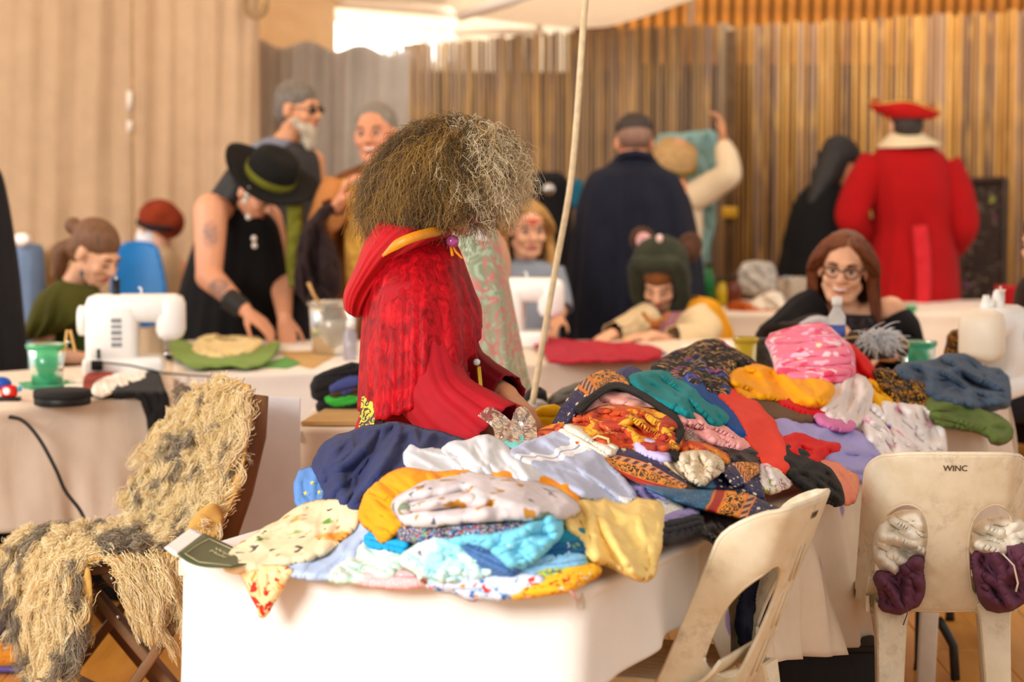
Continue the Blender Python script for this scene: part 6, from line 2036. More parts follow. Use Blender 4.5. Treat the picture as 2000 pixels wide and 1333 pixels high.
# ---- child in the mouse hood -----------------------------------------------
mk = person('child in a dark green mouse-eared hood and mustard cape drawing at the table', 1300, 10.2)
MM = headM(P(1290, 548, 10.2), -14, 34, 0, .98)
human(mk, SK2, MM, P(1312, 618, 10.28), P(1320, 790, 10.35), -12,
      [(P(1252, 640, 10.22), P(1220, 680, 10.1), P(1195, 652, 9.85), Vector((-.6, -.8, -.25)), Vector((0, .1, -1)), 1, .5), (P(1375, 640, 10.3), P(1380, 690, 10.15), P(1275, 656, 9.8), Vector((-1, -.2, -.05)), Vector((0, .1, -1)), -1, .5)], 'sit', .85, .0075)
face(mk, MM, closed=True, lips='#b5605a')
FUR = plain('#7a4a22', .95, .2, 40, .5, 150, name='ginger_fringe')
fr_ = MB(); E(fr_, MM, (0, -.035, .055), (.066, .058, .05)); fr_.remesh('fringe', FUR, mk, .007, 2, .6)
HOOD = plain('#2f3122', .98, .2, 16, .5, 110, sheen=.4, name='dark_green_fleece')
BRN = plain('#4a3020', .98, .2, 16, .5, 110, sheen=.4, name='brown_fleece')
hd_ = MB()
E(hd_, MM, (0, .045, .07), (.128, .118, .115)); E(hd_, MM, (0, .07, -.03), (.125, .09, .13))
for sx in (-1, 1):
    Cc(hd_, MM, (sx * .095, -.03, .08), (sx * .098, -.03, -.06), .038, .038)
    Cc(hd_, MM, (sx * .098, -.03, -.06), (sx * .045, -.055, -.15), .038, .042)
Cc(hd_, MM, (-.05, -.055, -.155), (.05, -.055, -.155), .042, .042)
Cc(hd_, MM, (-.085, -.05, .125), (.085, -.05, .125), .034, .034)
hd_.remesh('hood', HOOD, mk, .008, 3, .5)
for (ex, ey, sx, n_) in ((1256, 470, -1, 0), (1344, 486, 1, 1)):
    er = MB(); c = P(ex, ey, 10.22)
    Rr = Matrix.Rotation(sx * .5, 3, 'Y') @ Matrix.Rotation(.25 * sx, 3, 'Z')
    er.ell(c, (.058 if n_ == 0 else .06, .022, .062 if n_ == 0 else .075), Rr)
    eo = er.build('ear', BRN, mk)
    MB().ell(c + Rr @ Vector((-.006 * sx, -.016, -.004)), (.036, .010, .040), Rr).build('inner_ear', plain('#d9a3a0' if n_ == 0 else '#5a3a2a', .9, name='ear_lining_%d' % n_), eo)
MB().ell(P(1288, 466, 10.06), (.014, .01, .018)).build('button_eye', plain('#e2bfb8', .4, name='pale_button'), mk)
MUS = cloth('#d9960f', .9, .1, .45)
loft('cape', [lr((1290, 600), (1365, 580), 10.36, .10), lr((1262, 612), (1400, 590), 10.38, .15), lr((1250, 640), (1424, 630), 10.40, .17), lr((1262, 680), (1432, 660), 10.42, .18), lr((1270, 760), (1440, 740), 10.44, .19)], MUS, mk, 60, 30, .10, 6, 8, thick=.004)
loft('bodice', [lr((1278, 608), (1345, 605), 10.24, .09), lr((1258, 640), (1370, 640), 10.24, .125), lr((1262, 690), (1362, 690), 10.26, .13), lr((1265, 780), (1365, 780), 10.3, .14)], cloth('#a06a72', .9, .08, .4), mk, 44, 22, .05, 4, 6)
BLS = cloth('#d8bf96', .9, .08, .5)
tubeloft('sleeve', [(P(1270, 618, 10.18), .065), (P(1240, 640, 10.12), .07), (P(1215, 652, 10.0), .06), (P(1198, 651, 9.88), .045)], BLS, mk, .12, 40, 5)
tubeloft('sleeve', [(P(1350, 615, 10.12), .075), (P(1372, 648, 10.08), .08), (P(1360, 668, 9.98), .07), (P(1312, 660, 9.88), .05)], BLS, mk, .12, 40, 9)
MB().tube([P(1256, 612, 10.04), P(1266, 626, 10.0), P(1280, 630, 9.99), P(1296, 624, 10.0), P(1306, 610, 10.04)], .009, 8).build('collar_cord', plain('#b06a1e', .8, .2, name='amber_cord'), mk)
MB().ell(P(1279, 636, 9.97), (.022, .012, .02)).build('pendant', plain('#a35a1c', .5, .2, name='amber_pendant'), mk)

# ---- woman with glasses ----------------------------------------------------
gw = person('smiling woman with glasses and long auburn hair in an off-shoulder black top', 1650, 8.6)
WM = headM(P(1648, 524, 8.6), -12, 4, 5, 1.06)
human(gw, SK2, WM, P(1655, 612, 8.65), P(1655, 850, 8.75), -5,
      [(P(1572, 618, 8.65), P(1512, 672, 8.5), P(1575, 640, 8.25), Vector((.8, -.3, .1)), Vector((0, .2, -1)), 1, .8), (P(1740, 608, 8.65), P(1772, 690, 8.6), P(1715, 690, 8.3), Vector((-.8, -.4, 0)), Vector((0, .2, -1)), -1, .6)], 'sit', 1.02, .007, 1.05)
face(gw, WM, brow='#6a4026', smile=True, lips='#b8444c')
gm_ = MB()
for sx in (-1, 1):
    cpt = [WM @ Vector((sx * .032 + .025 * cos(a), -.1 + .012 * abs(cos(a)) * (1 if cos(a) * sx > 0 else 0), -.002 + .019 * sin(a))) for a in np.linspace(0, 2 * pi, 20)]
    gm_.tube(cpt, .0026, 6)
    gm_.tube([WM @ Vector((sx * .057, -.088, .003)), WM @ Vector((sx * .078, .0, .003))], .0024, 6)
gm_.tube([WM @ Vector((-.008, -.104, .002)), WM @ Vector((.008, -.104, .002))], .0026, 6)
gm_.build('glasses', plain('#3a2620', .3, .1, bmp=0, name='brown_frames'), gw)
HAU = hair_mat('hair_auburn', ['#43200f', '#6e3617', '#8f4c20', '#5a2b14'])
hair_shell('under_hair', gw, WM, hairtex('#4a2a18', '#7a4422', 'hair_auburn_under'), front=-.03)
long_hair(gw, WM, HAU, 11000, 6, .32, .0008, .01, .05, flare=.3)
BT = printed('#191719', [('#5a4a58', 30, .25, .3), ('#8a6a66', 24, .18, .3)], name='black_print_top')
loft('black_top', [lr((1600, 606), (1714, 612), 8.66, .13), lr((1588, 645), (1727, 650), 8.66, .155), lr((1592, 720), (1722, 720), 8.68, .16), lr((1590, 840), (1725, 840), 8.72, .17)], BT, gw, 48, 24, .05, 5, 4)
BK2 = cloth('#141214', .9, .15, .4)
tubeloft('sleeve', [(P(1598, 592, 8.62), .06), (P(1570, 612, 8.6), .07), (P(1535, 645, 8.53), .066), (P(1510, 672, 8.46), .06), (P(1540, 658, 8.36), .05)], BK2, gw, .08, 40, 5)
tubeloft('sleeve', [(P(1744, 622, 8.64), .068), (P(1760, 652, 8.62), .072), (P(1773, 692, 8.58), .068), (P(1745, 696, 8.42), .05)], BK2, gw, .08, 40, 7)

# ---- person in black, at the lath screen -----------------------------------
pb = person('person with long black hair in a black cloak bending beside the red coated man', 1610, 12.3)
PM = headM(P(1640, 318, 12.3), 100, 34, 0, 1.02)
human(pb, SK1, PM, P(1612, 372, 12.35), P(1585, 580, 12.4), 120, [], voxel=.009)
face(pb, PM, closed=True)
hair_shell('hair', pb, PM, HB2, wextra=[(P(1630, 308, 12.28), P(1612, 350, 12.25), .085, .075), (P(1612, 350, 12.25), P(1588, 392, 12.2), .075, .03)])
BK3 = cloth('#0c0b0c', .9, .2, .3)
loft('cloak', [lr((1592, 352), (1640, 358), 12.32, .09), lr((1560, 382), (1672, 380), 12.32, .16), lr((1540, 430), (1690, 430), 12.33, .20), lr((1526, 500), (1690, 500), 12.35, .23), lr((1515, 580), (1690, 580), 12.36, .25), lr((1508, 740), (1695, 740), 12.38, .28), lr((1500, 850), (1700, 850), 12.4, .3)], BK3, pb, 72, 44, .07, 6, 30, thick=.004)

# ---- man in the red coat ---------------------------------------------------
rc = person('man in a long red coat and red tricorn hat seen from behind', 1775, 12.1)
RM = headM(P(1768, 245, 12.1), 190, 6, 0, 1.0)
human(rc, SK2, RM, P(1770, 298, 12.1), P(1775, 520, 12.15), 184,
      [(P(1695, 330, 12.1), P(1662, 425, 12.05), P(1700, 470, 12.35), Vector((.5, 1, 0)), Vector((0, 0, -1)), -1, .5), (P(1855, 335, 12.1), P(1880, 440, 12.1), P(1850, 490, 12.35), Vector((-.5, 1, 0)), Vector((0, 0, -1)), 1, .5)], voxel=.009)
face(rc, RM)
hair_shell('hair', rc, RM, hairtex('#1d1410', '#3d2c20', 'hair_darkbrown'))
RC = cloth('#a3080c', .92, .08, .2, .05)
loft('coat', [lr((1732, 276), (1808, 278), 12.1, .10), lr((1700, 312), (1850, 312), 12.1, .17), lr((1700, 370), (1862, 370), 12.1, .20), lr((1708, 440), (1862, 440), 12.12, .19), lr((1706, 480), (1866, 480), 12.12, .20), lr((1694, 560), (1872, 560), 12.14, .25), lr((1686, 680), (1878, 680), 12.16, .29), lr((1684, 790), (1880, 790), 12.16, .3)], RC, rc, 72, 46, .05, 5, 33, thick=.004)
tubeloft('sleeve', [(P(1712, 318, 12.1), .09), (P(1682, 370, 12.06), .088), (P(1664, 425, 12.05), .082), (P(1690, 455, 12.2), .075), (P(1705, 465, 12.32), .07)], RC, rc, .05, 40, 3)
tubeloft('sleeve', [(P(1842, 320, 12.1), .09), (P(1868, 380, 12.08), .086), (P(1880, 440, 12.08), .078), (P(1862, 475, 12.22), .072), (P(1850, 485, 12.34), .07)], RC, rc, .05, 40, 4)
loft('collar', [lr((1738, 262), (1802, 262), 12.1, .085), lr((1728, 274), (1816, 272), 12.1, .125), lr((1716, 288), (1836, 282), 12.09, .175)], cloth('#ecd9b2', .95, .05, .5), rc, 48, 16, .04, 5, 4, thick=.008)
strip_uv('sash', None, [(1782, 442), (1786, 490), (1790, 550), (1790, 606)], [(1810, 440), (1816, 490), (1818, 550), (1815, 606)], cloth('#c9222c', .85, .08, .4, .05), 0, .02, .01, 5, depth=lambda x, y: 11.895 - (y - 440) * .0003, parent=rc)
# tricorn: three-cornered brim turned up round a low crown
tc = P(1764, 226, 12.08)
rr_, zz_ = [], []
tri = []
for k, (r0, z0) in enumerate(((.095, -.012), (.125, -.012), (.145, .02), (.156, .058), (.148, .062), (.130, .02), (.10, .0))):
    ring = []
    for a in np.linspace(0, 2 * pi, 60, endpoint=False):
        lobe = .5 + .5 * cos(3 * (a - pi / 2))          # 1 at the corners
        r = r0 * (1 + .22 * lobe * min(1, max(0, (r0 - .09) / .06)))
        z = z0 * (1 - .5 * lobe) - .12 * r * cos(a)
        ring.append(tc + Vector((r * cos(a) * 1.0, r * sin(a), z + .004)))
    tri.append(ring)
TRI = plain('#b80c0a', .85, .08, 12, .2, 60, sheen=.05, name='red_felt')
MB().rings(tri, False, True).build('hat_brim', TRI, rc)
MB().lathe([(.10, -.012), (.098, .02), (.088, .045), (.05, .058), (.01, .06)], tc, 28).build('hat_crown', TRI, rc)
MB().rings([[p + Vector((0, 0, .003)) for p in tri[3]], [p + Vector((0, 0, .009)) for p in tri[3]], [p + Vector((0, 0, .009)) for p in tri[4]], [p + Vector((0, 0, .003)) for p in tri[4]]], False, True).build('hat_piping', plain('#d9a04a', .6, name='gold_piping'), rc)
MB().ell(P(1813, 216, 12.2), (.035, .03, .03)).ell(P(1818, 210, 12.2), (.02, .02, .02)).build('hat_pompom', plain('#17110f', .95, name='black_plume'), rc)

# ---- others at the edges ---------------------------------------------------
pk = person('person in a green and pink paisley cloak with white trim beside the red-caped woman', 950, 7.6)
PKM = headM(P(915, 345, 7.62), 60, 10, 0, .98)
human(pk, SK2, PKM, P(925, 430, 7.62), P(935, 720, 7.65), 60, [], voxel=.009)
face(pk, PKM)
hair_shell('hair', pk, PKM, HB, voxel=.009)
m, nt, b = new_mat('green_pink_paisley')
co = coords(nt)
n1 = noise(nt, co, 10, 1.2, .5, 2.0)
ln = ramp(nt, mth(nt, 'ABSOLUTE', mth(nt, 'SUBTRACT', n1, .5)), [(.035, 1.0), (.055, 0.0)])
n2 = noise(nt, coords(nt, off=(3, 1, 2)), 13, 1.5, .5, 2.0)
ln2 = ramp(nt, mth(nt, 'ABSOLUTE', mth(nt, 'SUBTRACT', n2, .5)), [(.03, 1.0), (.045, 0.0)])
g_ = mix(nt, noise(nt, co, 5, 2), C('#7f9a78'), C('#c9b9a0'))
nt.links.new(mix(nt, ln, mix(nt, ln2, g_, C('#b9cdb0')), C('#d98a83')), b.inputs['Base Color'])
b.inputs['Roughness'].default_value = .85
loft('paisley_cloak', [lr((880, 418), (950, 425), 7.62, .08), lr((862, 450), (968, 452), 7.62, .13), lr((856, 520), (986, 520), 7.62, .17), lr((850, 620), (1006, 620), 7.62, .20), lr((846, 720), (1026, 720), 7.64, .24), lr((842, 820), (1042, 800), 7.65, .27), lr((838, 1000), (1060, 1000), 7.66, .3), lr((835, 1220), (1075, 1220), 7.66, .32)], m, pk, 72, 46, .06, 5, 40, thick=.004)
strip_uv('white_trim', None, [(892, 445), (920, 462), (945, 488), (964, 520)], [(905, 435), (938, 448), (958, 476), (972, 515)], cloth('#f4ece0'), 0, .012, .004, 4, depth=lambda x, y: 7.46 + np.clip((x - 900), 0, 100) * .0012, parent=pk)
loft('white_collar', [lr((905, 415), (958, 420), 7.60, .075), lr((898, 432), (964, 436), 7.60, .10)], cloth('#f4ece0'), pk, 36, 8, .03, 4, 3, thick=.006)
bk = person('seated person in a russet cap and cream coat far behind the ponytailed sewer', 315, 11.4)
BKM = headM(P(308, 442, 11.4), -150, 0, 0, 1.0)
human(bk, SK2, BKM, P(315, 492, 11.4), P(318, 690, 11.45), 200, [], 'sit', 1.0, .0095)
face(bk, BKM)
cp_ = MB(); E(cp_, BKM, (0, .02, .045), (.10, .108, .085)); E(cp_, BKM, (-.03, .06, .02), (.08, .075, .08)); cp_.remesh('russet_cap', plain('#8a3318', .95, .2, 14, .4, 60, name='russet_wool'), bk, .009, 3, .5)
MB().tube([BKM @ Vector((.092 * cos(a), .016 + .104 * sin(a), .012 - .02 * sin(a))) for a in np.linspace(0, 2 * pi, 24)], .014, 8).build('cap_band', plain('#1f1c22', .8, name='black_ribbon'), bk)
wf_ = MB(); E(wf_, BKM, (.03, -.02, -.055), (.07, .07, .06)); wf_.build('white_scarf', cloth('#eeeaf0'), bk)
loft('cream_coat', [lr((290, 478), (335, 480), 11.4, .08), lr((272, 500), (350, 500), 11.4, .14), lr((268, 560), (356, 560), 11.4, .16), lr((270, 680), (356, 680), 11.42, .17), lr((268, 740), (358, 740), 11.42, .18)], cloth('#d6bc98', .95, .08, .4), bk, 44, 24, .07, 5, 8)
le = person('person in a long black cloak cut off by the left edge', -40, 8.95)
LEM = headM(P(-85, 250, 8.95), 60, 0, 0, 1.0)
human(le, SK2, LEM, P(-60, 320, 8.95), P(-45, 600, 9.0), 60, [], voxel=.0095)
face(le, LEM)
hair_shell('hair', le, LEM, HB2, voxel=.0095)
loft('black_cloak', [lr((-82, 318), (-18, 318), 8.95, .08), lr((-120, 345), (2, 342), 8.95, .14), lr((-130, 420), (18, 420), 8.95, .18), lr((-138, 540), (34, 540), 8.95, .22), lr((-146, 680), (44, 680), 8.95, .25), lr((-150, 760), (46, 760), 8.95, .26), lr((-158, 1000), (52, 1000), 8.95, .28), lr((-160, 1190), (56, 1190), 8.95, .3)], cloth('#1c1b1f', .9, .15, .4), le, 72, 46, .08, 6, 44, thick=.004)
re_ = person('person in a dark brown coat cut off by the right edge', 2045, 8.9)
REM = headM(P(2045, 470, 8.9), -60, 15, 0, 1.0)
human(re_, SK2, REM, P(2050, 545, 8.95), P(2055, 760, 9.0), -60, [], 'sit', 1.0, .0095)
face(re_, REM)
hair_shell('hair', re_, REM, HB2, voxel=.0095)
loft('brown_coat', [lr((2020, 532), (2080, 535), 8.92, .08), lr((1988, 560), (2115, 560), 8.92, .15), lr((1978, 640), (2125, 640), 8.94, .18), lr((1972, 740), (2130, 740), 8.96, .2), lr((1970, 860), (2135, 860), 8.98, .2)], cloth('#2b1a12', .9, .15, .4), re_, 44, 26, .06, 5, 10)
# ------------------------------------------------------------------ things on and around the tables
PW = plain('#f4f1ec', .35, .02, bmp=0, spec=.45, name='white_plastic')
PCR = plain('#ecdcc4', .4, .03, bmp=0, name='cream_plastic')
BKP = plain('#191817', .45, .1, name='black_plastic')
CHR = plain('#c9c7c4', .2, .05, metal=.95, name='chrome')


def sewing_machine(label, loc, rz, s=1.0, body=None, panel=None, head=None, spool='#1c1b1b'):
    body = body or PW
    t = thing('sewing_machine', label, 'sewing machine', loc)
    t.rotation_euler = (0, 0, rz); t.scale = (s, s, s)
    b = lambda n, c, sz, m, bev: MB().box(c, sz, None, bev).build(n, m, t, True, True)
    b('base', (.035, 0, .035), (.29, .17, .07), body, .018)
    b('column', (.075, 0, .155), (.19, .15, .23), body, .03)
    b('arm', (-.005, 0, .245), (.35, .14, .10), body, .035)
    b('head', (-.135, 0, .212), (.105, .145, .165), head or body, .035)
    MB().lathe([(.01, 0), (.05, 0), (.055, .006), (.055, .022), (.045, .028), (.01, .03)], (.172, 0, .2), 24, Matrix.Rotation(pi / 2, 3, 'Y')).build('handwheel', body, t, True, True)
    MB().lathe([(.028, 0), (.030, .004), (.026, .008)], (.12, -.077, .2), 20, Matrix.Rotation(pi / 2, 3, 'X')).build('dial', PCR, t, True, True)
    MB().tube([(-.125, 0, .15), (-.125, 0, .085)], .005, 8).build('needle_bar', CHR, t, True, True)
    MB().box((-.125, 0, .078), (.03, .05, .008), None, .002).build('presser_foot', CHR, t, True, True)
    MB().tube([(-.115, .03, .16), (-.115, .03, .09)], .006, 8).build('presser_bar', CHR, t, True, True)
    sp = MB().tube([(.06, 0, .29), (.06, 0, .36)], .003, 6).build('spool_pin', PCR, t, True, True)
    MB().lathe([(.017, 0), (.017, .004), (.013, .006), (.014, .03), (.013, .05), (.017, .052), (.017, .056)], (.06, 0, .292), 18).build('thread_spool', plain(spool, .6, .1, name='thread_' + spool[1:]), t, True, True)
    MB().tube([(-.03, .0, .29), (-.03, 0, .315), (-.02, 0, .32)], .004, 6).build('bobbin_winder', PW, t, True, True)
    if panel: b('side_panel', (.10, .076, .17), (.045, .006, .16), plain(panel, .4, .03, name='panel_blue'), .002)
    return t


s1 = sewing_machine('white sewing machine on the left table in front of the ponytailed sewer', tuple(P(262, 727, 8.5).xy) + (TZ + .004,), math.radians(184), .97, spool='#1c1b1b')
# back of the left machine: rating label, socket, plug and lead
for k in range(5):
    MB().box((.055, .0765, .205 - .022 * k), (.038, .002, .012 if k % 2 else .016), None, .0008).build('rating_label', plain('#8d8d90', .6, .2, 90, name='printed_grey'), s1, False, True)
MB().box((.12, .078, .085), (.012, .004, .035), None, .001).build('socket', BKP, s1, False, True)
MB().box((.125, .092, .045), (.04, .03, .035), None, .004).build('plug', BKP, s1, True, True)
MB().tube([(.125, .105, .045), (.10, .13, .06), (.0, .15, .05), (-.12, .14, .02), (-.22, .12, .008), (-.32, .14, .006)], .0035, 6).build('power_lead', BKP, s1, True, True)
sewing_machine('white sewing machine with pale blue panel in front of the face-painted child', tuple(P(1015, 672, 9.55).xy) + (TZ + .004,), math.radians(172), .93, panel='#b9cbe6', spool='#16301c')
s3 = sewing_machine('cream-headed white sewing machine at the right end of the long table', tuple(P(1940, 765, 7.8).xy) + (TZ + .004,), math.radians(62), 1.0, PW, None, PCR, '#f2ece4')
MB().lathe([(.02, 0), (.024, .01), (.010, .055), (.006, .06)], (.02, 0, .29), 16).lathe([(.018, 0), (.020, .01), (.010, .045)], (-.03, .02, .29), 16).build('thread_cone', PW, s3, True, True)


def tumbler(name, label, cat, c, r0, r1, h, col, alpha=.75, extra=True, trans=.35):
    t = thing(name, label, cat, c)
    m = plain(col, .18, .05, bmp=0, spec=.5, trans=trans, name='clear_' + col.strip('#'))
    MB().lathe([(r0 * .2, .004), (r0 - .003, .005), (r1 - .003, h), (r1, h), (r0, 0), (r0 * .2, 0)], (0, 0, 0), 28, None, True).build('cup', m, t, True, True)
    MB().lathe([(r1 - .001, h - .012), (r1 + .005, h - .012), (r1 + .005, h + .001), (r1 - .001, h + .001)], (0, 0, 0), 28, None, False).build('rim', m, t, True, True)
    return t


gp_ = PZ(92, 760, TZ)
gb = tumbler('green_beaker', 'translucent green beaker on a flower-shaped saucer at the left table', 'cup', (gp_.x, gp_.y, TZ + .012), .050, .066, .14, '#5fd6a2', trans=.75)
sa = MB()
ring = [(r * (1 + .12 * cos(6 * a)) * cos(a), r * (1 + .12 * cos(6 * a)) * sin(a), z) for r, z in ((.01, 0), (.07, 0), (.088, .016), (.085, .018), (.066, .004)) for a in np.linspace(0, 2 * pi, 48, endpoint=False)]
sa.rings([ring[i * 48:(i + 1) * 48] for i in range(5)])
so = thing('green_saucer', 'green flower-shaped plastic saucer under the green beaker', 'saucer', (gp_.x, gp_.y, TZ + .004))
sa.build('dish', plain('#5fd6a2', .2, .05, bmp=0, spec=.5, trans=.6, name='clear_green'), so, True, True)
pg = thing('clothes_peg', 'wooden clothes peg clipped on the green beaker', 'peg', tuple(P(134, 680, gp_.y - .02)))
q0 = P(134, 668, gp_.y - .02)
for dx, tilt in ((-.004, -.012), (.006, .016)):
    MB().beam(q0 + Vector((dx, 0, .04)), q0 + Vector((dx + tilt, 0, -.035)), .008, .009, bev=.002).build('jaw', plain('#dcab60', .6, .15, name='peg_wood'), pg)
MB().tube([q0 + Vector((-.008, -.006, .0)), q0 + Vector((.01, -.006, .0))], .004, 8).build('spring', CHR, pg)
tp = PZ(122, 792, TZ)
tin = thing('round_box', 'flat round black box near the front edge of the left table', 'box', (tp.x, tp.y, TZ + .004))
MB().lathe([(.01, 0), (.088, 0), (.09, .003), (.09, .034), (.01, .034)], (0, 0, 0), 40).build('box_base', BKP, tin, True, True)
MB().lathe([(.01, .046), (.086, .046), (.0915, .042), (.0915, .022), (.0902, .022), (.0902, .034)], (0, 0, 0), 40).build('lid', plain('#22201f', .8, .1, name='black_card'), tin, True, True)
rp_ = PZ(14, 786, TZ)
tg = thing('tape_dispenser', 'small red and blue plastic gadget at the left edge of the left table', 'gadget', (rp_.x, rp_.y, TZ + .004))
MB().box((0, 0, .006), (.085, .05, .012), None, .004).build('base_plate', BKP, tg, True, True)
MB().box((.008, -.005, .032), (.055, .035, .04), None, .014).build('red_body', plain('#d21f14', .35, .05, name='red_plastic'), tg, True, True)
MB().lathe([(.003, 0), (.012, 0), (.012, .003), (.003, .003)], (.004, -.0235, .034), 18, Matrix.Rotation(pi / 2, 3, 'X')).build('white_disc', PW, tg, True, True)
MB().ell((-.02, .012, .055), (.034, .028, .022)).build('blue_cap', plain('#1a4fae', .35, .05, name='blue_plastic'), tg, True, True)
MB().ell((.042, -.005, .04), (.008, .008, .01)).build('knob', plain('#39a6c4', .3, name='aqua_plastic'), tg, True, True)
# pouch with ruffle, black straps
TLd = lambda x, y: np.clip(.91 * FPX / (np.maximum(y, 700) - 222.0), 7.4, 8.7)
patch('rust_pouch', 'rust red pouch lying open beside the left sewing machine', [(163, 765), (172, 732), (200, 724), (280, 726), (284, 740), (200, 745), (178, 768)], cloth('#93301a', .9, .1, .3), .02, .03, .02, 10, (.02, 22, 10), depth=TLd, cat='pouch')
patch('white_ruffle', 'white ruffled trim in front of the rust red pouch', [(180, 765), (200, 745), (230, 735), (285, 728), (288, 742), (250, 752), (222, 766), (190, 778)], cloth('#ece4d6'), .05, .03, .02, 8, (.03, 16, 70), depth=TLd, cat='trim')
patch('white_scrap', 'flat white fabric scrap behind the round black box', [(125, 762), (140, 752), (165, 745), (170, 765), (140, 768)], cloth('#f0e8da'), .01, .01, .01, 8, (.006, 20, 20), depth=TLd)
patch('black_strap', 'wide black strap draped over the corner of the left table', [(184, 776), (240, 750), (282, 732), (306, 730), (318, 760), (330, 830), (326, 880), (318, 925), (300, 925), (300, 870), (288, 800), (280, 770), (210, 776)], cloth('#1f1c1b', .95, .1, .4), .03, .015, .02, 8, (.012, 30, 80), depth=lambda x, y: np.where(y < 772, TLd(x, y), 7.85) - .03, cat='strap')
# green felt sheet with cream pieces, cardboard, pattern pieces on the hat-maker's table
TMd = lambda x, y: np.clip(.91 * FPX / (np.maximum(y, 660) - 222.0), 8.4, 9.7)
patch('green_felt_sheet', 'curled sheet of pale green felt on the table before the hatted person', [(318, 672), (350, 668), (400, 690), (450, 700), (500, 690), (545, 668), (540, 690), (500, 720), (430, 712), (380, 720), (345, 700)], cloth('#7f9a4c', .95, .08, .3), .05, .04, .02, 12, (.03, 50, 20), depth=TMd, cat='felt')
patch('cream_fabric', 'bunched cream fabric lying on the pale green felt', [(378, 690), (385, 668), (412, 656), (445, 664), (500, 662), (512, 672), (480, 690), (420, 698)], cloth('#efd9a0', .9, .06, .4), .10, .06, .03, 14, (.08, 30, 25), depth=TMd)
cbm = plain('#c79f66', .85, .06, 8, .1, 60, name='cardboard')
def sheet(name, label, pts, mat, h=.004, cat='sheet', z=TZ + .004):
    q = [PZ(x, y, z) for x, y in pts]
    n = len(q)
    v = q + [p + Vector((0, 0, h)) for p in q]
    f = [tuple(range(n - 1, -1, -1)), tuple(range(n, 2 * n))] + [(i, (i + 1) % n, n + (i + 1) % n, n + i) for i in range(n)]
    return tag(mesh(name, v, f, mat, None, False), label, cat)
sheet('cardboard_sheet', 'tan cardboard piece on the table beside the clear bucket', [(545, 690), (660, 684), (655, 695), (610, 722), (585, 716)], cbm)
sheet('green_felt_scrap', 'flat green felt scrap under the tan cardboard', [(500, 718), (560, 698), (590, 712), (560, 722)], cloth('#5f9a4a'))
sheet('cardboard_flat', 'flat cardboard at the left end of the long table under the dark clothes', [(588, 832), (705, 832), (705, 798), (650, 798)], cbm, .012, 'cardboard', TZ + .006)
bk_ = PZ(652, 694, TZ)
cb = tumbler('clear_bucket', 'large clear plastic bucket with a stick in it behind the red-caped woman', 'bucket', (bk_.x, bk_.y, TZ + .006), .082, .098, .20, '#d9d6cc', trans=.8)
MB().tube([P(628, 600, bk_.y), P(612, 575, bk_.y), P(602, 552, bk_.y)], [.006, .006, .007], 8).build('wooden_stick', plain('#c99a5c', .7, name='stick_wood'), cb)
tag(bpy.data.objects['wooden_stick'], 'wooden stick')
wp = PZ(684, 706, TZ)
gl_ = thing('glue_bottle', 'slim clear bottle beside the clear bucket', 'bottle', (wp.x, wp.y, TZ + .005))
MB().lathe([(.005, 0), (.024, 0), (.026, .01), (.026, .10), (.012, .115), (.012, .12), (.005, .12)], (0, 0, 0), 20).build('bottle', plain('#cfcad6', .15, trans=.6, name='clear_lilac'), gl_, True, True)
MB().lathe([(.005, .12), (.014, .12), (.012, .15), (.004, .152)], (0, 0, 0), 16).build('cap', PW, gl_, True, True)
for i, (pp, hh, lb, nm) in enumerate([([(612, 745), (640, 728), (705, 712), (712, 740), (660, 768), (618, 782)], '#1f1c1c', 'folded black cloth topping the small dark stack behind the red-caped woman', 'black_cloth'),
                                     ([(645, 752), (700, 735), (712, 748), (680, 770), (650, 772)], '#3d4478', 'blue printed cloth in the small dark stack behind the red-caped woman', 'blue_print_cloth'),
                                     ([(642, 768), (705, 752), (712, 770), (660, 780)], '#4a3426', 'brown cloth in the small dark stack behind the red-caped woman', 'brown_cloth'),
                                     ([(636, 775), (660, 778), (705, 768), (700, 784), (662, 792), (640, 786)], '#3fae3c', 'bright green strap in the small dark stack', 'green_strap'),
                                     ([(622, 790), (640, 780), (670, 792), (708, 782), (710, 802), (650, 806), (626, 804)], '#211f1f', 'black cloth at the bottom of the small dark stack', 'black_cloth')]):
    patch(nm, lb, pp, cloth(hh, .95, .1, .4), .03 + (.02 if i in (1, 2, 3) else 0), .03, .02, 9, (.02, 18, -15), depth=7.45)
# cable over the left tablecloth
ca = catmull([tuple(P(*q)) for q in [(-30, 812, 7.53), (20, 815, 7.49), (48, 825, 7.47), (78, 860, 7.46), (108, 915, 7.45), (128, 960, 7.45), (158, 1000, 7.45), (176, 1045, 7.45), (200, 1100, 7.5)]], 40)
tag(MB().tube([Vector(p) for p in ca], .006, 8).build('power_cable', BKP), 'black power cable hanging down the left tablecloth', 'cable')
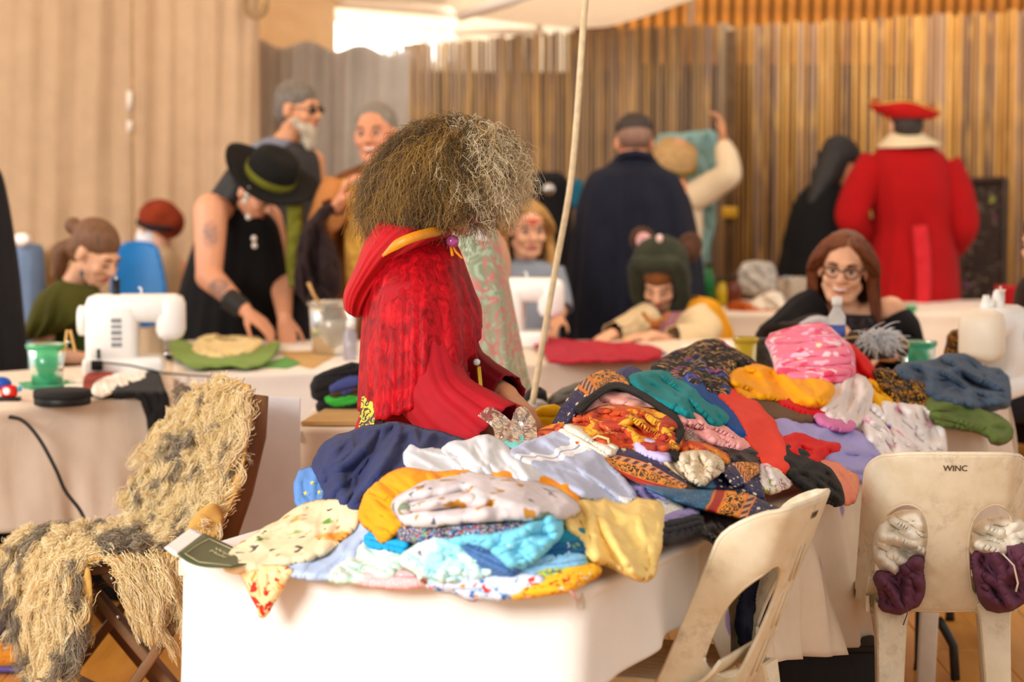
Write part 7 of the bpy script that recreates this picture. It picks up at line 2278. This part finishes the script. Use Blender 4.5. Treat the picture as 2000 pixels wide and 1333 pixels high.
# centre table
patch('crimson_cloth', 'crimson cloth spread on the table in front of the mouse-hooded child', [(1038, 668), (1060, 662), (1110, 672), (1180, 672), (1290, 682), (1288, 704), (1180, 704), (1075, 710), (1070, 692)], cloth('#a8102a', .9, .1, .4), .01, .03, .02, 10, (.05, 26, 12), depth=lambda x, y: .91 * FPX / (np.maximum(y, 662) - 222.0))
strip_uv('lilac_ribbon', 'lilac ribbon lying across the crimson cloth', [(1042, 668), (1060, 678), (1090, 692)], [(1046, 678), (1066, 688), (1086, 700)], cloth('#8d8fc4'), .06, .006, .004, 4, 'ribbon', 20, 6, depth=lambda x, y: .91 * FPX / (np.maximum(y, 662) - 222.0))
for i, (pp, lb) in enumerate([([(1165, 676), (1215, 672), (1222, 684), (1170, 690)], 'white paper left of the mouse-hooded child\'s pencil hand'), ([(1330, 676), (1420, 668), (1440, 684), (1345, 694)], 'white paper to the right of the mouse-hooded child')]):
    sheet('paper_sheet', lb, pp, plain('#f3efe8', .8, .02, name='paper'), .003, 'paper')
sheet('blue_ruler', 'flat grey-blue ruler beyond the crimson cloth', [(1205, 690), (1300, 688), (1302, 693), (1210, 695)], plain('#7f8fb0', .5, name='ruler_blue'), .004, 'ruler', TZ + .006)
# long table, right part
yc = PZ(1455, 800, TZ)
yt = tumbler('yellow_cup', 'yellow plastic cup behind the black floral cloth', 'cup', (yc.x, yc.y, TZ + .006), .030, .036, .22, '#e8c83a', trans=.2)
tc_ = PZ(1792, 775, TZ)
tumbler('teal_tub', 'translucent teal plastic tub beside the blue-grey bundle', 'tub', (tc_.x, tc_.y, TZ + .006), .048, .056, .175, '#5fd8b4', trans=.55)
bt_ = PZ(1634, 768, TZ)
bo = thing('small_bottle', 'small white-capped bottle before the woman with glasses', 'bottle', tuple(P(1634, 640, 7.62)))
MB().lathe([(.005, -.085), (.026, -.085), (.028, -.07), (.028, .035), (.014, .058), (.012, .07), (.004, .07)], (0, 0, 0), 20).build('bottle', plain('#f2f0ee', .3, trans=.3, name='milky_plastic'), bo, True, True)
MB().lathe([(.004, .07), (.017, .07), (.017, .096), (.004, .098)], (0, 0, 0), 18).build('cap', PW, bo, True, True)
MB().lathe([(.0285, -.03), (.0288, -.03), (.0288, .01), (.0285, .01)], (0, 0, 0), 20, None, False).build('label_band', plain('#4a63b0', .5, name='blue_print'), bo, True, True)
FELTB = plain('#4a3528', .95, .12, 20, .3, 90, name='brown_felt')
hat = thing('brown_tricorn', 'brown felt hat with a piped brim and grey feathers before the woman with glasses', 'hat', tuple(P(1700, 690, 7.75)))
hq = P(1700, 680, 7.75)
rg_ = []
for r_, z_ in ((.075, .0), (.115, .0), (.125, .018), (.122, .024), (.11, .008), (.075, .008)):
    rg_.append([hq + Vector((r_ * cos(a) * 1.0, r_ * sin(a) * .9, z_ * (1 + .6 * cos(2 * a)) + .03 * (r_ / .12) ** 2 * cos(2 * a + .4) * -1)) for a in np.linspace(0, 2 * pi, 48, endpoint=False)])
MB().rings(rg_, False, True).build('brim', FELTB, hat)
MB().lathe([(.078, -.03), (.078, .03), (.07, .05), (.03, .06), (.005, .06)], hq, 28).build('crown', FELTB, hat)
MB().tube([Vector(p) + Vector((0, 0, .002)) for p in rg_[3]] + [Vector(rg_[3][0])], .004, 6).build('piping', plain('#c2a67c', .8, name='tan_piping'), hat)
g = np.random.default_rng(4)
fp = []
for i in range(420):
    b0 = np.array(P(1714 + g.normal(0, 12), 664 + g.normal(0, 7), 7.64)); dv = np.array([g.normal(.012, .022), g.normal(-.015, .015), g.normal(.018, .015)])
    fp.append([b0 + dv * t * 1.3 + np.array([0, 0, -.03]) * t * t for t in np.linspace(0, 1, 6)])
tag(strands('feathers', hair_mat('grey_feather', ['#dcdfe4', '#f8f8f8', '#a9aeb8', '#f0ece8']), np.array(fp), .0022, .0006, hat), 'grey and white feathers')
h2 = thing('dark_hat', 'dark brown hat lying flat before the woman with glasses, left side', 'hat', tuple(P(1545, 660, 8.05)))
hq = P(1548, 644, 8.05)
rg_ = [[hq + Vector((r_ * cos(a), r_ * sin(a) * .8, z_ + .16 * r_ * cos(a) + .02 * (r_ / .12) * sin(2 * a))) for a in np.linspace(0, 2 * pi, 40, endpoint=False)] for r_, z_ in ((.05, 0), (.10, .0), (.115, .012), (.112, .018), (.05, .01))]
MB().rings(rg_, False, True).build('brim', plain('#2c211c', .95, .1, name='dark_felt'), h2)
MB().lathe([(.055, -.02), (.055, .012), (.045, .022), (.005, .024)], hq, 24).build('crown', plain('#2c211c', .95, .1, name='dark_felt'), h2)
patch('grey_white_cloth', 'crumpled grey-white cloth held by the woman with glasses', [(1560, 640), (1590, 622), (1620, 628), (1640, 650), (1620, 665), (1570, 660)], cloth('#c4c4cc', .9, .05, .4), 0, .03, .03, 10, (.02, 20, 30), depth=8.0)
gb2 = PZ(1498, 790, TZ)
patch('grey_print_cloth', 'dark grey printed cloth beside the yellow cup', [(1476, 668), (1520, 668), (1526, 720), (1530, 790), (1474, 790), (1476, 720)], printed('#4b4a48', [('#a6a19a', 50, .25, .3), ('#b58a5a', 40, .16, .2)], name='grey_print'), 0, .03, .03, 10, (.015, 30, 30), depth=7.6)
patch('brown_plush', 'amber and brown plush beside the cream-headed sewing machine', [(1852, 662), (1866, 650), (1890, 660), (1898, 690), (1894, 780), (1852, 780)], printed('#3b2414', [('#b5761c', 20, .4, .4)], name='amber_plush'), 0, .05, .04, 12, (.02, 20, 40), depth=7.75, cat='plush')
# back table and lath screen
pan = thing('patterned_board', 'dark brown patterned board leaning on the lath screen beside the red coated man', 'board', tuple(P(1922, 600, 12.7)))
q = [P(1878, 352, 12.85), P(1964, 350, 12.85), P(1960, 846, 12.6), P(1872, 846, 12.6)]
v = q + [x + Vector((0, .02, 0)) for x in q]
mesh('board', v, [(0, 3, 2, 1), (4, 5, 6, 7), (0, 1, 5, 4), (1, 2, 6, 5), (2, 3, 7, 6), (3, 0, 4, 7)], printed('#2f211a', [('#6d5a4a', 9, .28, .5), ('#7a4a5e', 5, .16, .4), ('#8f8f3a', 4, .12, .3), ('#a48f78', 16, .14, .4)], name='dark_floral_panel'), pan, False)
for a, b in ((0, 1), (1, 2), (2, 3), (3, 0)):
    MB().beam(q[a] + Vector((0, -.005, 0)), q[b] + Vector((0, -.005, 0)), .03, .03, bev=.005).build('frame_rail', plain('#3b2615', .6, .2, name='dark_frame'), pan)
def back_pt(px, py): p = PZ(px, py, TZ); return p
bp_ = back_pt(1548, 604)
bw_ = thing('metal_bowl', 'shiny metal bucket on the back table beside the black-cloaked person', 'bucket', (bp_.x, bp_.y, TZ + .005))
MB().lathe([(.01, 0), (.06, 0), (.082, .14), (.086, .142), (.086, .146), (.079, .146), (.057, .006), (.01, .006)], (0, 0, 0), 28).build('pail', CHR, bw_, True, True)
MB().tube([(.084 * cos(a), 0, .14 + .05 * sin(a) * -1) for a in np.linspace(0, pi, 14)], .003, 6).build('handle', CHR, bw_, True, True)
patch('floral_bag', 'grey and white patterned bag on the back table near the metal bucket', [(1448, 520), (1480, 514), (1510, 520), (1516, 566), (1480, 572), (1446, 566)], printed('#b9b2aa', [('#e9e4de', 14, .35, .3), ('#7d7a7a', 18, .25, .3)], name='grey_white_print'), 0, .06, .05, 14, (.02, 30, 50), depth=11.8, cat='bag')
patch('white_cloth', 'white cloth heaped on the back table left of the metal bucket', [(1462, 600), (1490, 580), (1520, 572), (1530, 600), (1525, 618), (1470, 618)], cloth('#eee2d2'), 0, .05, .04, 12, (.02, 25, 40), depth=11.4)
patch('orange_brown_cloth', 'orange-brown cloth on the back table beside the mustard cape', [(1424, 598), (1445, 592), (1480, 606), (1520, 612), (1512, 620), (1430, 618)], cloth('#b5541a'), 0, .03, .03, 9, (.015, 25, 10), depth=11.35)
for i, (px, py, h, r, col, lb, nm, ct) in enumerate([(1384, 600, .19, .03, '#1f6a34', 'dark green bottle on the back table beside the teal cloth', 'green_bottle', 'bottle'), (1410, 600, .12, .032, '#c9a81c', 'yellow jar on the back table beside the dark green bottle', 'yellow_jar', 'jar'), (1432, 600, .13, .04, '#6a2c14', 'russet jar on the back table beside the yellow jar', 'russet_jar', 'jar'), (1776, 612, .03, .04, '#3f9a68', 'small green dish on the back table under the red coat', 'green_dish', 'dish')]):
    p = back_pt(px, py)
    t = thing(nm, lb, ct, (p.x, p.y, TZ + .005))
    MB().lathe([(.004, 0), (r, 0), (r * 1.02, h * .7), (r * .55, h * .85), (r * .5, h), (.004, h)] if h > .05 else [(.004, 0), (r * .7, 0), (r, h), (r * .92, h), (r * .6, .006), (.004, .006)], (0, 0, 0), 18).build('vessel', plain(col, .3, .1, name='glaze_' + col[1:]), t, True, True)
    if h > .05: MB().lathe([(.004, h), (r * .6, h), (r * .6, h + .02), (.004, h + .02)], (0, 0, 0), 16).build('lid', plain('#3a2f22', .5, name='lid_brown'), t, True, True)
p = back_pt(1968, 598)
rb = thing('red_tub', 'bright red tub on the back table at the right edge', 'tub', (p.x, p.y, TZ + .005))
MB().lathe([(.01, 0), (.048, 0), (.062, .085), (.066, .085), (.066, .092), (.058, .092), (.044, .008), (.01, .008)], (0, 0, 0), 24).build('tub', plain('#b8101a', .35, .05, name='red_gloss'), rb, True, True)
yp = thing('yellow_block', 'yellow block hanging on the lath screen post', 'block', tuple(P(1425, 415, 12.98)))
MB().box(P(1425, 415, 12.98), (.085, .05, .06), None, .01).build('block', plain('#d9a52c', .6, .1, name='yellow_foam'), yp)
MB().tube([P(1425, 405, 12.99), P(1425, 396, 13.0), P(1428, 390, 13.04)], .003, 6).build('hook', METAL, yp)
# chairs and coats behind
bc = thing('blue_chair', 'bright blue plastic chair behind the ponytailed sewer', 'chair', (P(268, 600, 10.9).x, 10.9, 0))
BLP = plain('#0f74bf', .4, .05, bmp=0, name='blue_chair_plastic')
bb = [(214, 560), (222, 500), (236, 476), (262, 470), (306, 474), (314, 500), (326, 560), (326, 640), (216, 640)]
pb2 = resample(chaikin(bb, 2), 6); v, f = cdt_grid(pb2, 8)
solidify(mesh('backrest', Pn(v[:, 0], v[:, 1], 10.9 + .00001 * (v[:, 0] - 268) ** 2 * -1 + (640 - v[:, 1]) * .0006), [tuple(t) for t in f], BLP, bc), .012)
cx_ = P(268, 600, 10.9).x
MB().box((cx_, 10.68, .44), (.42, .42, .03), None, .012).build('seat', BLP, bc)
for sx in (-1, 1):
    for sy in (-1, 1): MB().tube([Vector((cx_ + sx * .17, 10.68 + sy * .17, .43)), Vector((cx_ + sx * .21, 10.68 + sy * .21, 0))], .013, 8).build('leg', METAL, bc)
dc = thing('denim_draped_chair', 'chair draped with blue denim at the far left', 'chair', (P(52, 600, 10.6).x, 10.6, 0))
loft('denim_cover', [lr((34, 476), (72, 476), 10.6, .04), lr((22, 482), (84, 484), 10.6, .07), lr((18, 520), (88, 520), 10.6, .08), lr((16, 600), (90, 600), 10.6, .09), lr((14, 720), (92, 720), 10.62, .1)], cloth('#6b7f9c', .9, .08, .3), dc, 40, 22, .06, 5, 3, capped=(True, False))
cx_ = P(52, 600, 10.6).x
MB().box((cx_, 10.45, .44), (.4, .38, .03), None, .012).build('seat', plain('#7a5a38', .6, name='chair_wood'), dc)
for sx in (-1, 1):
    for sy in (-1, 1): MB().tube([Vector((cx_ + sx * .16, 10.45 + sy * .15, .43)), Vector((cx_ + sx * .17, 10.45 + sy * .17, 0))], .015, 8).build('leg', plain('#7a5a38', .6, name='chair_wood'), dc)
patch('white_towel', 'small white cloth lying on top of the denim-draped chair', [(28, 470), (34, 462), (52, 462), (56, 474), (40, 478)], cloth('#f6f2ee'), 0, .03, .02, 8, (.01, 20, 0), depth=10.5)
wk = thing('wicker_chair', 'wicker chair back behind the ponytailed sewer', 'chair', (P(118, 600, 10.7).x, 10.7, 0))
wb2 = resample(chaikin([(84, 640), (84, 500), (92, 482), (140, 470), (150, 490), (152, 640)], 1), 6); v, f = cdt_grid(wb2, 8)
wm, nt, b = new_mat('woven_wicker')
wv = N(nt, 'TexChecker', Vector=coords(nt), Scale=70.0, Color1=(*C('#c79a5c'), 1), Color2=(*C('#8f6430'), 1)).outputs[0]
nt.links.new(wv, b.inputs['Base Color'])
solidify(mesh('backrest', Pn(v[:, 0], v[:, 1], np.full(len(v), 10.75)), [tuple(t) for t in f], wm, wk), .02)
cx_ = P(118, 600, 10.7).x
MB().box((cx_, 10.55, .43), (.4, .4, .04), None, .012).build('seat', wm, wk)
for sx in (-1, 1):
    for sy in (-1, 1): MB().tube([Vector((cx_ + sx * .16, 10.55 + sy * .16, .42)), Vector((cx_ + sx * .17, 10.55 + sy * .17, 0))], .015, 8).build('leg', plain('#9a6c3a', .6, name='cane'), wk)
bs = thing('coat_stand', 'stand hung with black coats behind the face-painted child', 'coat stand', (P(1065, 600, 12.2).x, 12.2, 0))
MB().tube([Vector((P(1065, 600, 12.2).x, 12.2, 0)), P(1065, 345, 12.2)], .02, 10).build('pole', METAL, bs)
loft('black_coat', [lr((1044, 336), (1092, 336), 12.2, .06), lr((1022, 352), (1110, 356), 12.2, .12), lr((1018, 420), (1116, 420), 12.2, .16), lr((1022, 520), (1118, 520), 12.2, .18), lr((1026, 640), (1116, 640), 12.2, .18), lr((1030, 760), (1112, 760), 12.2, .18)], cloth('#141317', .9, .15, .4), bs, 56, 30, .09, 6, 6, capped=(True, False))
MB().lathe([(.004, 0), (.03, 0), (.03, .006), (.004, .006)], P(1072, 370, 12.02), 18, Matrix.Rotation(pi / 2, 3, 'X')).build('silver_badge', CHR, bs)
patch('blue_scarf', 'dark teal scarf hanging on the coat stand', [(1112, 358), (1128, 352), (1138, 362), (1134, 400), (1114, 404)], cloth('#1d5f7a'), 0, .03, .02, 8, (.02, 20, 80), depth=12.1, cat='scarf')
# below the tables
for i, (pp, hh, lb, d_, nm) in enumerate([([(-40, 1040), (20, 1020), (70, 1040), (80, 1110), (60, 1190), (-40, 1200)], '#17141a', 'black bag on the floor under the left table', 7.75, 'black_bag'),
                                          ([(-60, 1120), (10, 1110), (36, 1160), (40, 1230), (0, 1262), (-60, 1262)], '#3a2350', 'purple bag on the floor at the lower left corner', 7.3, 'purple_bag'),
                                          ([(120, 1010), (230, 1000), (330, 990), (330, 1060), (240, 1075), (130, 1070)], '#15130f', 'black bag on the floor behind the sheepskin chair', 8.3, 'black_bag')]):
    t = thing(nm, lb, 'bag', (P(pp[0][0] + 40, 1100, d_).x, d_, 0))
    cx, cy = P(sum(x for x, y in pp) / len(pp), 1100, d_).x, d_
    w = (P(max(x for x, y in pp), 0, d_).x - P(min(x for x, y in pp), 0, d_).x) / 2
    zt = P(0, min(y for x, y in pp), d_).z
    R = [(Vector((cx, cy, z * zt)), Vector((w * r, 0, 0)), Vector((0, .14 * r, 0))) for z, r in ((0.01, .92), (.15, 1.0), (.6, .98), (.85, .8), (1.0, .35))]
    loft('bag_body', R, cloth(hh, .9, .15, .4), t, 40, 18, .12, 4, i + 3, False, (True, True))
    MB().tube([Vector((cx - w * .4, cy, zt * .9)), Vector((cx - w * .2, cy, zt * 1.12)), Vector((cx + w * .2, cy, zt * 1.12)), Vector((cx + w * .4, cy, zt * .9))], .01, 8).build('bag_handle', cloth(hh, .9, .15, .4), t)
sp = PZ(28, 1312, 0.0)
sh = thing('shoe', 'orange and purple patterned shoe on the floor at the lower left', 'shoe', (sp.x, sp.y, 0))
MB().box((0, 0, .012), (.24, .08, .022), None, .01).build('sole', plain('#5a4a8a', .6, name='purple_rubber'), sh, True, True)
mbs = MB(); mbs.cap((-.08, 0, .05), (.03, 0, .045), .042, .036); mbs.cap((.03, 0, .042), (.09, 0, .036), .038, .028); mbs.cap((-.085, 0, .06), (-.085, 0, .085), .038, .036)
mbs.remesh('upper', printed('#d98a2c', [('#6a3a1c', 30, .3, .3)], name='orange_shoe_cloth'), sh, .006, 2, .6, True)
MB().tube([(-.02, -.03, .075), (.0, .03, .078), (.02, -.028, .07), (.04, .026, .066)], .004, 6).build('lace', PW, sh, True, True)
bx = PZ(1610, 1420, 0.0)
cr = thing('black_crate', 'black box on the floor below the dotted sheet', 'box', (P(1605, 1330, 6.25).x, 6.25, 0))
MB().box((0, 0, .14), (.26, .24, .28), None, .01).build('box_body', plain('#1f1b19', .6, .1, name='dark_box'), cr, True, True)
MB().box((0, 0, .285), (.275, .25, .02), None, .006).build('lid', plain('#262220', .6, .1, name='dark_lid'), cr, True, True)
cw = PZ(1660, 1300, .02)
tag(MB().tube([Vector(p) for p in catmull([tuple(P(1618, 1262, 6.9)), tuple(P(1645, 1276, 6.85)), tuple(P(1628, 1292, 6.8)), tuple(P(1660, 1286, 6.85)), tuple(P(1676, 1262, 6.9)), tuple(P(1700, 1270, 6.9))], 30)], .014, 8).build('white_rope', plain('#eceaea', .8, .05, name='white_cord')), 'tangle of white cord under the heaped table', 'cord')
wc2 = thing('plastic_crate', 'pale plastic crate under the heaped table holding the white cord', 'crate', (P(1665, 1300, 6.95).x, 6.98, 0))
MB().box((0, 0, .06), (.22, .3, .12), None, .012).box((0, 0, .128), (.24, .32, .02), None, .006).build('crate_body', plain('#cfc6ba', .5, .06, name='grey_plastic'), wc2, True, True)
# bent steel table legs seen under the right chair
fl_ = MB().tube([P(1832, 1210, 7.0), P(1846, 1232, 7.0), P(1862, 1262, 7.0), P(1866, 1330, 7.0), Vector((P(1866, 1330, 7.0).x, 7.0, .02))], .014, 10).build('bent_leg', METAL, bpy.data.objects['trestle_table.003'])
pst_ = thing('white_post', 'pale square post behind the right plastic chair', 'post', (P(1810, 1290, 6.9).x, 6.9, 0))
MB().beam(Vector((P(1808, 1290, 6.9).x, 6.9, 0.0)), P(1815, 1190, 6.9), .052, .03, (0, 1, 0), .005).build('post_shaft', plain('#d9c8b4', .6, .05, name='pale_post'), pst_)
# green booklet at the near left corner
bkl = thing('booklet', 'olive green booklet with cream lettering curling up at the near left table corner', 'booklet', tuple(P(410, 1110, 4.93)))
cov = np.array([[PZ(x, y, TZ + h) for x, y, h in r] for r in [[(346, 1082, .036), (372, 1062, .036), (398, 1042, .036)], [(366, 1098, .022), (404, 1080, .022), (440, 1062, .022)], [(398, 1108, .014), (440, 1094, .014), (480, 1080, .014)], [(452, 1110, .012), (492, 1099, .012), (532, 1088, .012)]]])
def grid(G, n, m):
    a = np.array([catmull(r, m) for r in G]); return np.array([catmull(a[:, k], n) for k in range(m)]).transpose(1, 0, 2)
gc = grid(cov, 14, 10)
ff = [(i * 10 + k, i * 10 + k + 1, (i + 1) * 10 + k + 1, (i + 1) * 10 + k) for i in range(13) for k in range(9)]
solidify(mesh('cover', gc.reshape(-1, 3), ff, plain('#4d5638', .45, .06, 6, .05, name='booklet_green'), bkl), .0015, 0)
for k in range(3):
    # page edges fanning out along the curled spine side
    st = gc[:3].copy()
    st[0] += np.array([-.012 - .007 * k, 0, .004 + .004 * k]); st[1] += np.array([-.006 - .003 * k, .003, 0]); st[2] += np.array([0, .006, -.003])
    pf = [(i * 10 + j, i * 10 + j + 1, (i + 1) * 10 + j + 1, (i + 1) * 10 + j) for i in range(2) for j in range(9)]
    solidify(mesh('page', st.reshape(-1, 3), pf, plain('#efe9e0', .7, .03, name='booklet_page'), bkl), .001, 0)
INK = plain('#d9cf9a', .6, .05, name='cream_ink')
# border line and lettering on the cover
def on_cover(u, v, up=.0025):
    i, k = u * 13, v * 9
    i0, k0 = min(12, int(i)), min(8, int(k)); a, b = i - i0, k - k0
    q = gc[i0, k0] * (1 - a) * (1 - b) + gc[i0 + 1, k0] * a * (1 - b) + gc[i0, k0 + 1] * (1 - a) * b + gc[i0 + 1, k0 + 1] * a * b
    return Vector(q) + Vector((0, -up * .5, up))
MB().tube([on_cover(u, v) for u, v in [(.95, .1), (.5, .1), (.14, .12), (.12, .5), (.14, .88), (.5, .9), (.95, .9)]], .0007, 5).build('border_line', INK, bkl)
cu = bpy.data.curves.new('lettering', 'FONT'); cu.body = 'Wale\nMole'; cu.size = .3; cu.align_x = 'LEFT'
tmp = bpy.data.objects.new('lettering', cu); COL.objects.link(tmp)
me = bpy.data.meshes.new_from_object(tmp.evaluated_get(bpy.context.evaluated_depsgraph_get())); bpy.data.objects.remove(tmp)
me.materials.append(INK)
for vv in me.vertices:
    vv.co = on_cover(min(.98, .34 + vv.co.x * .5), min(.95, max(.05, .66 + vv.co.y * .42)))
lo = bpy.data.objects.new('lettering', me); link(lo, bkl)

# ------------------------------------------------------------------ groups of alike things
GRP = {'trestle_table': 'trestle tables', 'pale_tablecloth': 'pale tablecloths', 'plastic_chair': 'weathered plastic chairs', 'sewing_machine': 'sewing machines',
       'beige_curtain': 'beige curtains', 'tent_pole': 'tent poles', 'clothes_bundle': 'bundles on the right plastic chair', 'paper_sheet': 'papers on the far table',
       'black_bag': 'bags under the left table', 'purple_bag': 'bags under the left table', 'reed_screen': 'slatted screens', 'lath_screen': 'slatted screens'}
for o in COL.objects:
    if o.parent is not None: continue
    n_ = o.name.split('.')[0]
    if n_ in GRP: o['group'] = GRP[n_]
    elif o.get('label') and 'front stack' in o['label']: o['group'] = 'folded fabrics of the front stack'
    elif o.get('label') and 'small dark stack' in o['label']: o['group'] = 'small dark stack of clothes'
    elif o.get('category') == 'clothes': o['group'] = 'garments heaped on the tables'
